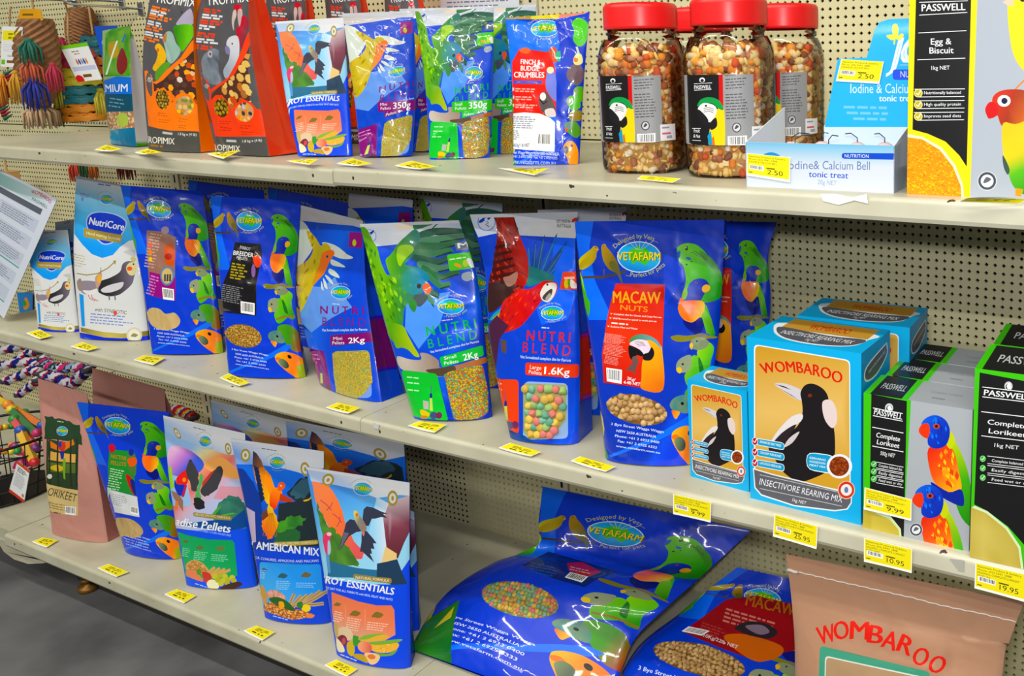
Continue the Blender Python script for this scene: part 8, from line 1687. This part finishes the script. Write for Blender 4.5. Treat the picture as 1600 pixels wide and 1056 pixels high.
t, a, b = woven((55, 62), 30, 166, 4.3, -15, 'brown woven toy with teal, orange and blue tassels hanging at the left', [((44, 62), 4.6, 1.7, (36, 110, 92)), ((47, 94), 4.2, 1.7, (206, 96, 66)), ((52, 124), 5.6, 2.1, (40, 52, 150)), ((82, 100), 5, 1.2, (176, 44, 70)), ((24, 112), 6, 1.2, (206, 150, 40))], 3)
tassel(t, b + [0, 0, .3], 4.6, 2.9, (206, 172, 136), 34, 9, name='raffia_tail'); cord(t, [a, a + [0, 0, 3], a + [.8, 0, 6.5], h3 + [0, -15, .4]])
t, a, b = woven((125, 128), 12, 84, 3.2, -2.6, 'brown woven toy at the back behind the white tag with green top', [((96, 60), 4, 1, (176, 44, 70))], 7); cord(t, [a, a + [0, 0, 4]])
# layered zigzag toy
def layered(px0, px1, y, w, cols, label, seed):
    a, b = at(px0, y), at(px1, y); t = thing('layered_toy', b, label, 'toy'); n = 40; per = 4; tot = len(cols) * per
    for ci, c in enumerate(cols):
        for j in range(per):
            k = ci * per + j; v0, v1 = k / tot, (k + .82) / tot; V = []
            for v in (v0, v1):
                cc = a + (b - a) * v
                for i in range(n):
                    an = i * 2 * math.pi / n; wz = .28 * math.sin(an * 9 + (k % 2) * math.pi); r = w * (1 + .04 * ((k % 2) * 2 - 1)); V.append(cc + [r * math.cos(an), r * .75 * math.sin(an), wz])
            m = MB().add(V, [(i, n + i, n + (i + 1) % n, (i + 1) % n) for i in range(n)] + [tuple(range(n)), tuple(range(2 * n - 1, n - 1, -1))]); m.build('woven_band', cm(c, .6), t)
    MB().tube([a + [0, 0, .5], b - [0, 0, .2]], w * .55, 10).build('core', cm((70, 50, 30)), t); return t, a, b
t, a, b = layered((110, 78), (134, 188), -8.5, 4.5, [(196, 54, 88), (214, 200, 46), (34, 126, 140), (236, 146, 24)], 'layered toy in pink, yellow, teal and orange hanging above the shelf end', 2)
cord(t, [a, a + [0, 0, 3], a + [-1, 1, 7], h1 + [0, -10, .4]]); tassel(t, at((90, 130), -12), 5, 1.2, (206, 196, 60), 14, 4); tassel(t, at((88, 165), -12), 4, 1.2, (40, 120, 80), 14, 5); tassel(t, at((156, 140), -9.5), 5, 1.3, (206, 196, 60), 14, 6)
t, a, b = layered((146, 58), (154, 176), -3.4, 2.7, [(30, 110, 124), (236, 140, 24), (176, 36, 76), (36, 100, 90)], 'layered toy in teal, orange and crimson behind the white tag', 3); cord(t, [a, a + [0, 0, 6]])
# fringed toy at the frame edge
t = thing('fringed_toy', at((14, 185), -12), 'crimson and green fringed ring toy at the far left edge', 'toy')
for k in range(16):
    p = at((12 + 6 * math.sin(k * .42), 112 + k * 4.6), -12); m = MB().tube([p + [-1.4, 0, 0], p + [0, -.5, -.5], p + [1.8, 0, .3]], [.12, .4, .1], 6); m.build('fringe', cm((150, 24, 40) if k % 3 else (40, 110, 80)), t, smooth=True)
cord(t, [at((12, 108), -12), at((14, 60), -12), at((16, 10), -12)]); tassel(t, at((4, 118), -13), 6, 1.2, (226, 140, 30), 12, 3)
def tagA(d): d.poly([(.05, .66), (.95, .66), (.95, .9), (.05, .9)], (240, 226, 20)); d.greek((.3, .84), (.75, .84), 2, .05, (150, 136, 20), .09); d.greek((.1, .56), (.85, .56), 5, .014, (190, 196, 214), .04); d.greek((.3, .3), (.75, .3), 2, .014, (120, 120, 130), .03); d.poly([(.04, .06), (.2, .06), (.2, .18), (.04, .18)], (120, 190, 60)); d.poly([(.28, .1), (.66, .1), (.66, .17), (.28, .17)], (130, 90, 60)); d.ell((.84, .12), .07, .05, (110, 130, 200))
def tagB(d):
    d.poly([(0, .9), (1, .9), (1, 1), (0, 1)], (120, 196, 60)); d.greek((.3, .82), (.7, .82), 1, .03, (110, 140, 110)); d.greek((.36, .75), (.66, .75), 1, .025, (210, 70, 70))
    for k, c in enumerate(((210, 110, 50), (60, 90, 190), (150, 150, 160), (60, 90, 190), (226, 140, 40))): d.blob([(.3 + k * .09, .52), (.34 + k * .09, .62), (.38 + k * .09, .5), (.34 + k * .09, .44)], c, n=3)
    d.poly([(.04, .28), (.96, .28), (.96, .4), (.04, .4)], (196, 200, 232)); d.ell((.14, .06), .16, .12, (220, 40, 50)); d.poly([(.32, .1), (.66, .1), (.66, .18), (.32, .18)], (110, 80, 30))
tag([(1, 104), (35, 106), (36, 42), (4, 41)], -17.5, tagA, 'white hang tag with yellow price sticker on the brown woven toy')
tag([(122, 128), (160, 124), (136, 66), (94, 72)], -12.8, tagB, 'white hang tag with green top on the layered toy')
def tagC(d): d.poly([(0, 0), (1, 0), (1, 1), (0, 1)], (222, 160, 20)); d.greek((.15, .6), (.85, .6), 1, .18, (120, 90, 20))
s_root = tag([(28, 32), (68, 32), (64, 14), (32, 14)], -15.6, tagC, 'orange header card at the top of the brown woven toy')
def tagD(d): d.poly([(0, 0), (1, 0), (1, 1), (0, 1)], (70, 100, 200)); d.blob([(.2, .6), (.5, .8), (.8, .6), (.5, .5)], (170, 190, 230)); d.blob([(.1, .2), (.5, .4), (.7, .2), (.4, .1)], (130, 150, 220))
tag([(164, 108), (176, 106), (184, 40), (147, 41)], -9, tagD, 'blue cloud-printed header card behind the slim green bag')
# toy ends showing below the top shelf
for px, L, r, c, lab in (((116, 252), 4.4, 1.2, (206, 70, 50), 'red tassel end hanging below the top shelf, left of the large cockatiel pouch'), ((131, 250), 4.2, 1.0, (50, 90, 60), 'green tassel end hanging below the top shelf above the large cockatiel pouch'), ((144, 250), 4, .8, (200, 110, 40), 'orange tassel end hanging below the top shelf beside the green one'), ((196, 255), 3.4, 1.6, (110, 30, 30), 'dark red tassel end hanging below the top shelf above the blue bags')):
    p = at(px, -4); t = thing('toy_tassel', p - [0, 0, L], lab, 'tassel'); tassel(t, p, L, r, c, 16, int(px[0])); cord(t, [p, p + [0, 0, 6]])
t = thing('wooden_block_toy', at((14, 290), -6), 'tan wooden block toy showing under the top shelf at the far left', 'toy'); p = at((12, 276), -6); MB().box(p + [-3, -1.2, -3], p + [2.4, 1.2, 1.2]).build('block', plain('tan_wood', (206, 160, 96), .6, vary=.15), t); MB().tube([p + [0, 0, 1.2], p + [0, 0, 5]], .2, 6).build('cord', RAFFIA, t)
# hanging brochure
P = [at((-75, 425), -33), at((9, 497), -32), at((92, 311), -31), at((-20, 255), -32)]
s = Quad(P, .25); d = uvd(s, (214, 220, 236)); d.poly([(.0, .9), (.9, .9), (.9, .985), (0, .985)], ('lin', (0, .9), (.9, .95), (110, 170, 160), (206, 220, 230))); d.poly([(.1, .84), (.88, .84), (.88, .885), (.1, .885)], (90, 96, 110)); d.text('WOMBAROO', (.66, .945), (.94, .945), .028, (196, 60, 56), .02, arc=.06); d.text('PASSWELL', (.7, .905), (.93, .905), .022, (60, 60, 70), .01)
for k, y in enumerate((.80, .66, .52, .36, .22)):
    d.poly([(.32, y - .1), (.9, y - .1), (.9, y), (.32, y)], (196, 204, 224)); d.greek((.36, y - .02), (.84, y - .02), 5, .008, (140, 146, 160), .017, k); d.greek((.12, y - .02), (.28, y - .02), 3, .008, (140, 146, 160), .017, k + 7)
for y in (.40, .1): d.poly([(.1, y), (.9, y), (.9, y + .012), (.1, y + .012)], (100, 170, 160))
for k in range(3): d.ell((.2, .77 - k * .06), .03, .02, ((60, 60, 80), (190, 150, 90), (200, 170, 110))[k])
root = thing('brochure', np.mean(P, 0) - [0, 0, 8], 'large printed white brochure sheet hanging tilted at the left edge', 'brochure'); d.build(s, root, MATTE, 'sheet', 10, 12); s2 = Quad([p - s.n * .06 for p in P], .25); uvd(s2, (206, 206, 210)).build(s2, root, MATTE, 'sheet_back', 6, 6)
# small carded toy beside the brochure
P = [at((34, 505), -22), at((52, 505), -22), at((52, 457), -22), at((27, 457), -22)]; s = Quad(P, .1); d = uvd(s, (80, 140, 206)); d.poly([(0, 0), (1, 0), (1, .35), (0, .35)], (206, 70, 50)); d.blob([(.3, .5), (.5, .85), (.75, .6), (.5, .45)], (226, 150, 40)); d.ell((.4, .65), .12, .1, (70, 160, 70)); root = thing('carded_toy', P[0], 'small blue and red carded toy between the brochure and the small cockatiel pouch', 'toy'); MB().tube([(P[2] + P[3]) / 2, ((P[2] + P[3]) / 2) * [1, 0, 1]], .15, 6).build('hook', CHROME, root); d.build(s, root, FILM, 'card', 6, 6); s2 = Quad([p - s.n * .3 for p in P], .1); uvd(s2, (150, 150, 160)).build(s2, root, FILM, 'card_back', 4, 4)
# braided rope perches
ROPE = printed('braided_cotton', .85, 0, (160, .5, .002, 2))
def rope(P, r, cols, label, seed, n=8):
    Q = curve(P, 14); m = MB().tube(Q, r, n); V = m.v[0].reshape(len(Q), n, 3); c = Q[:, None, :]; i, k = np.meshgrid(np.arange(len(Q)), np.arange(n), indexing='ij'); ph = (i * .9 + k) % 4; V = c + (V - c) * (1 + .16 * np.where(ph < 2, 1, -1))[:, :, None]; m.v[0] = V.reshape(-1, 3); cc = []
    for a in range(len(Q) - 1):
        for k in range(n): cc += [lin(cols[int((a * .5 + k * .75)) % len(cols)])] * 4
    cc += [lin(cols[0])] * (2 * n); t = thing('rope_perch', Q.mean(0) * [1, 1, 0] + [0, 0, Q[:, 2].min()], label, 'rope'); m.build('braid', ROPE, t, smooth=True, cols=np.array(cc))
    q = Q[len(Q) // 2]
    if seed == 6: MB().tube([q, q * [1, 0, 1]], .12, 6).build('hanger', CHROME, t)
    for e in (Q[0], Q[-1]): MB().lathe([(0, -.4), (r * 1.15, -.4), (r * 1.15, .4), (0, .4)], e, 10).build('end_cap', cm((60, 46, 60)), t, smooth=True)
    return t
RWB = [(206, 206, 214), (206, 206, 214), (176, 30, 50), (40, 46, 120), (40, 46, 120), (196, 190, 200)]; PNK = [(206, 210, 220), (206, 80, 130), (206, 80, 130), (40, 60, 50), (150, 176, 220), (30, 34, 44)]
for k, (pts, cols, lab) in enumerate(((((-20, 552), (15, 545), (45, 538)), RWB, 'red, white and blue braided rope nearest the middle shelf lip'), (((-15, 578), (20, 567), (45, 552), (62, 549)), RWB, 'red, white and blue braided rope curving under the middle shelf'), (((-10, 575), (20, 568), (50, 566), (60, 572)), RWB, 'red, white and blue rope, second from the top at the left edge'), (((10, 595), (30, 588), (50, 578), (62, 583)), RWB, 'red, white and blue rope above the orange beads'), (((30, 616), (45, 606), (58, 594)), RWB, 'short red, white and blue rope left of the pink bag top'), (((68, 560), (80, 572), (105, 575), (140, 572)), PNK, 'pink, green and white braided rope loop under the shelf'), (((70, 588), (90, 590), (112, 600), (122, 592), (138, 578)), RWB, 'dark red and white rope knot above the pink bag'), (((262, 648), (275, 640), (290, 645), (302, 652)), [(206, 60, 40), (226, 170, 40), (206, 206, 210), (60, 50, 110), (190, 40, 70)], 'multicoloured rope end behind the nectar bag and sunset pouch'))):
    rope([at(p, (-6 - 1.9 * k) if k < 7 else -3) for p in pts], .95 if k != 4 else .8, cols, lab, k)
# wire basket of toys on the base deck beyond the shelf end
bc = on_z((6, 775), Z2 + .1); bc = bc + np.array([-2.0, 1.0, 0]); t = thing('wire_basket', bc, 'round black wire basket of bird toys at the lower left edge', 'basket'); BW = plain('black_wire', (26, 24, 26), .45, .3)
for z, r in ((.3, 8.0), (3, 8.9), (6, 9.6), (9, 10.2), (11.6, 10.8)):
    MB().tube([bc + [r * math.cos(a * math.pi / 24), r * math.sin(a * math.pi / 24), z] for a in range(48)], .16 if z < 11 else .26, 6, closed=True).build('ring', BW, t, smooth=True)
for a in range(28): an = a * math.pi / 14; MB().tube([bc + [8 * math.cos(an), 8 * math.sin(an), .3], bc + [10.8 * math.cos(an), 10.8 * math.sin(an), 11.6]], .1, 5).build('wire', BW, t, smooth=True)
MB().lathe([(0, .25), (8, .25), (8, .35), (0, .4)], bc, 20).build('base_plate', BW, t)
rg = random.Random(5); BR = [(206, 40, 40), (236, 150, 30), (236, 206, 40), (50, 150, 60), (40, 90, 190), (196, 50, 110), (120, 50, 130)]
def ball(root, name, p, r, c): return MB().lathe([(0, -r), (r * .7, -r * .7), (r, 0), (r * .7, r * .7), (0, r)], p, 10).build(name, cm(c, .35), root, smooth=True)
for k in range(7):   # bead strings
    a = rg.uniform(0, 6.28); c0 = bc + [5.5 * math.cos(a), 5.5 * math.sin(a), 7.5 + k * .5]; s = thing('bead_string', c0 - [0, 0, .5], ('rainbow bead string at the rim of the wire basket', 'bead string with pink beads in the wire basket', 'bead string lying deepest in the wire basket', 'bead string on the far side of the wire basket', 'bead string beside the cork balls in the wire basket', 'bead string near the basket tag', 'bead string on top of the basket toys')[k], 'toy', 'bead strings in the wire basket'); b = rg.uniform(0, 6.28)
    for j in range(6): ball(s, 'bead', c0 + [j * .95 * math.cos(b), j * .95 * math.sin(b), .3 * math.sin(j)], .62, BR[(j + k) % 7])
for k, (p0, p1, c) in enumerate((((-5, 622), (38, 645), (222, 190, 40)), ((12, 632), (66, 664), (226, 120, 50)), ((18, 640), (58, 676), (60, 120, 70)), ((22, 655), (56, 700), (214, 80, 80)), ((32, 672), (54, 722), (226, 176, 40)))):
    a, b = at(p0, -20 - 1.3 * k), at(p1, -21 - 1.3 * k); s = thing('wooden_stick_toy', b, ('yellow', 'orange', 'green', 'salmon red', 'amber')[k] + ' painted wooden stick leaning out of the wire basket', 'toy', 'painted sticks in the wire basket'); MB().tube([a, b], .75, 4).build('stick', cm(c, .55), s); ball(s, 'bead', a, .95, BR[k]); ball(s, 'bead', b, .9, BR[(k + 3) % 7])
for k in range(3): p = bc + [-2 + 3.2 * k, -5.5, 2.2 + .4 * k]; s = thing('cork_ball', p - [0, 0, 2], ('tan wicker ball at the left in the wire basket', 'tan wicker ball in the middle of the wire basket', 'tan wicker ball nearest the basket tag')[k], 'toy', 'wicker balls in the wire basket'); MB().lathe([(0, -2), (1.2, -1.6), (1.9, -.7), (1.9, .7), (1.2, 1.6), (0, 2)], p, 14).build('ball', WEAVE, s, smooth=True); MB().tube([p + [0, 0, 1.9], p + [0, 0, 2.6]], .2, 6).build('loop', RAFFIA, s)
for k, c in enumerate(((206, 40, 110), (226, 60, 90), (90, 40, 110), (50, 130, 70), (60, 90, 180))):
    a = 1.3 * k + .4; p = bc + [4.6 * math.cos(a), 4.6 * math.sin(a), 5.2 + .6 * (k % 2)]; s = thing('plastic_ball', p - [0, 0, 1.6], ('magenta', 'bright pink', 'purple', 'green', 'blue')[k] + ' plastic toy ball in the wire basket', 'toy', 'plastic balls in the wire basket'); ball(s, 'ball', p, 1.6, c); MB().tube([p + [1.62 * math.cos(q / 2), 1.62 * math.sin(q / 2), 0] for q in range(12)], .12, 5).build('seam', cm((230, 230, 230)), s)
def tagE(d): d.poly([(0, 0), (1, 0), (1, .1), (0, .1)], (206, 70, 50)); d.poly([(0, .92), (1, .92), (1, 1), (0, 1)], (206, 90, 60)); d.greek((.15, .86), (.9, .86), 3, .03, (60, 60, 64), .05); d.greek((.12, .68), (.9, .68), 12, .014, (130, 130, 136), .034); d.ell((.84, .18), .08, .05, (190, 130, 70))
P = [(14, 768), (38, 786), (47, 735), (28, 720)]; bt = bc[1] - 11.2; g = tag(P, bt, tagE, 'white hang tag with red ends tied to the wire basket'); MB().tube([at((37, 728), bt), at((36, 715), bt + .2), bc + [5.4, -9.4, 11.6]], .08, 5).build('string', BW, g)
# lower deck the basket stands on
setp(MB().box((-215, -D + 1, -57), (-131.9, -.2, Z2 - .02)).build('shelf_deck', SHELF), 'cream base deck of the next bay under the wire basket', 'shelf')
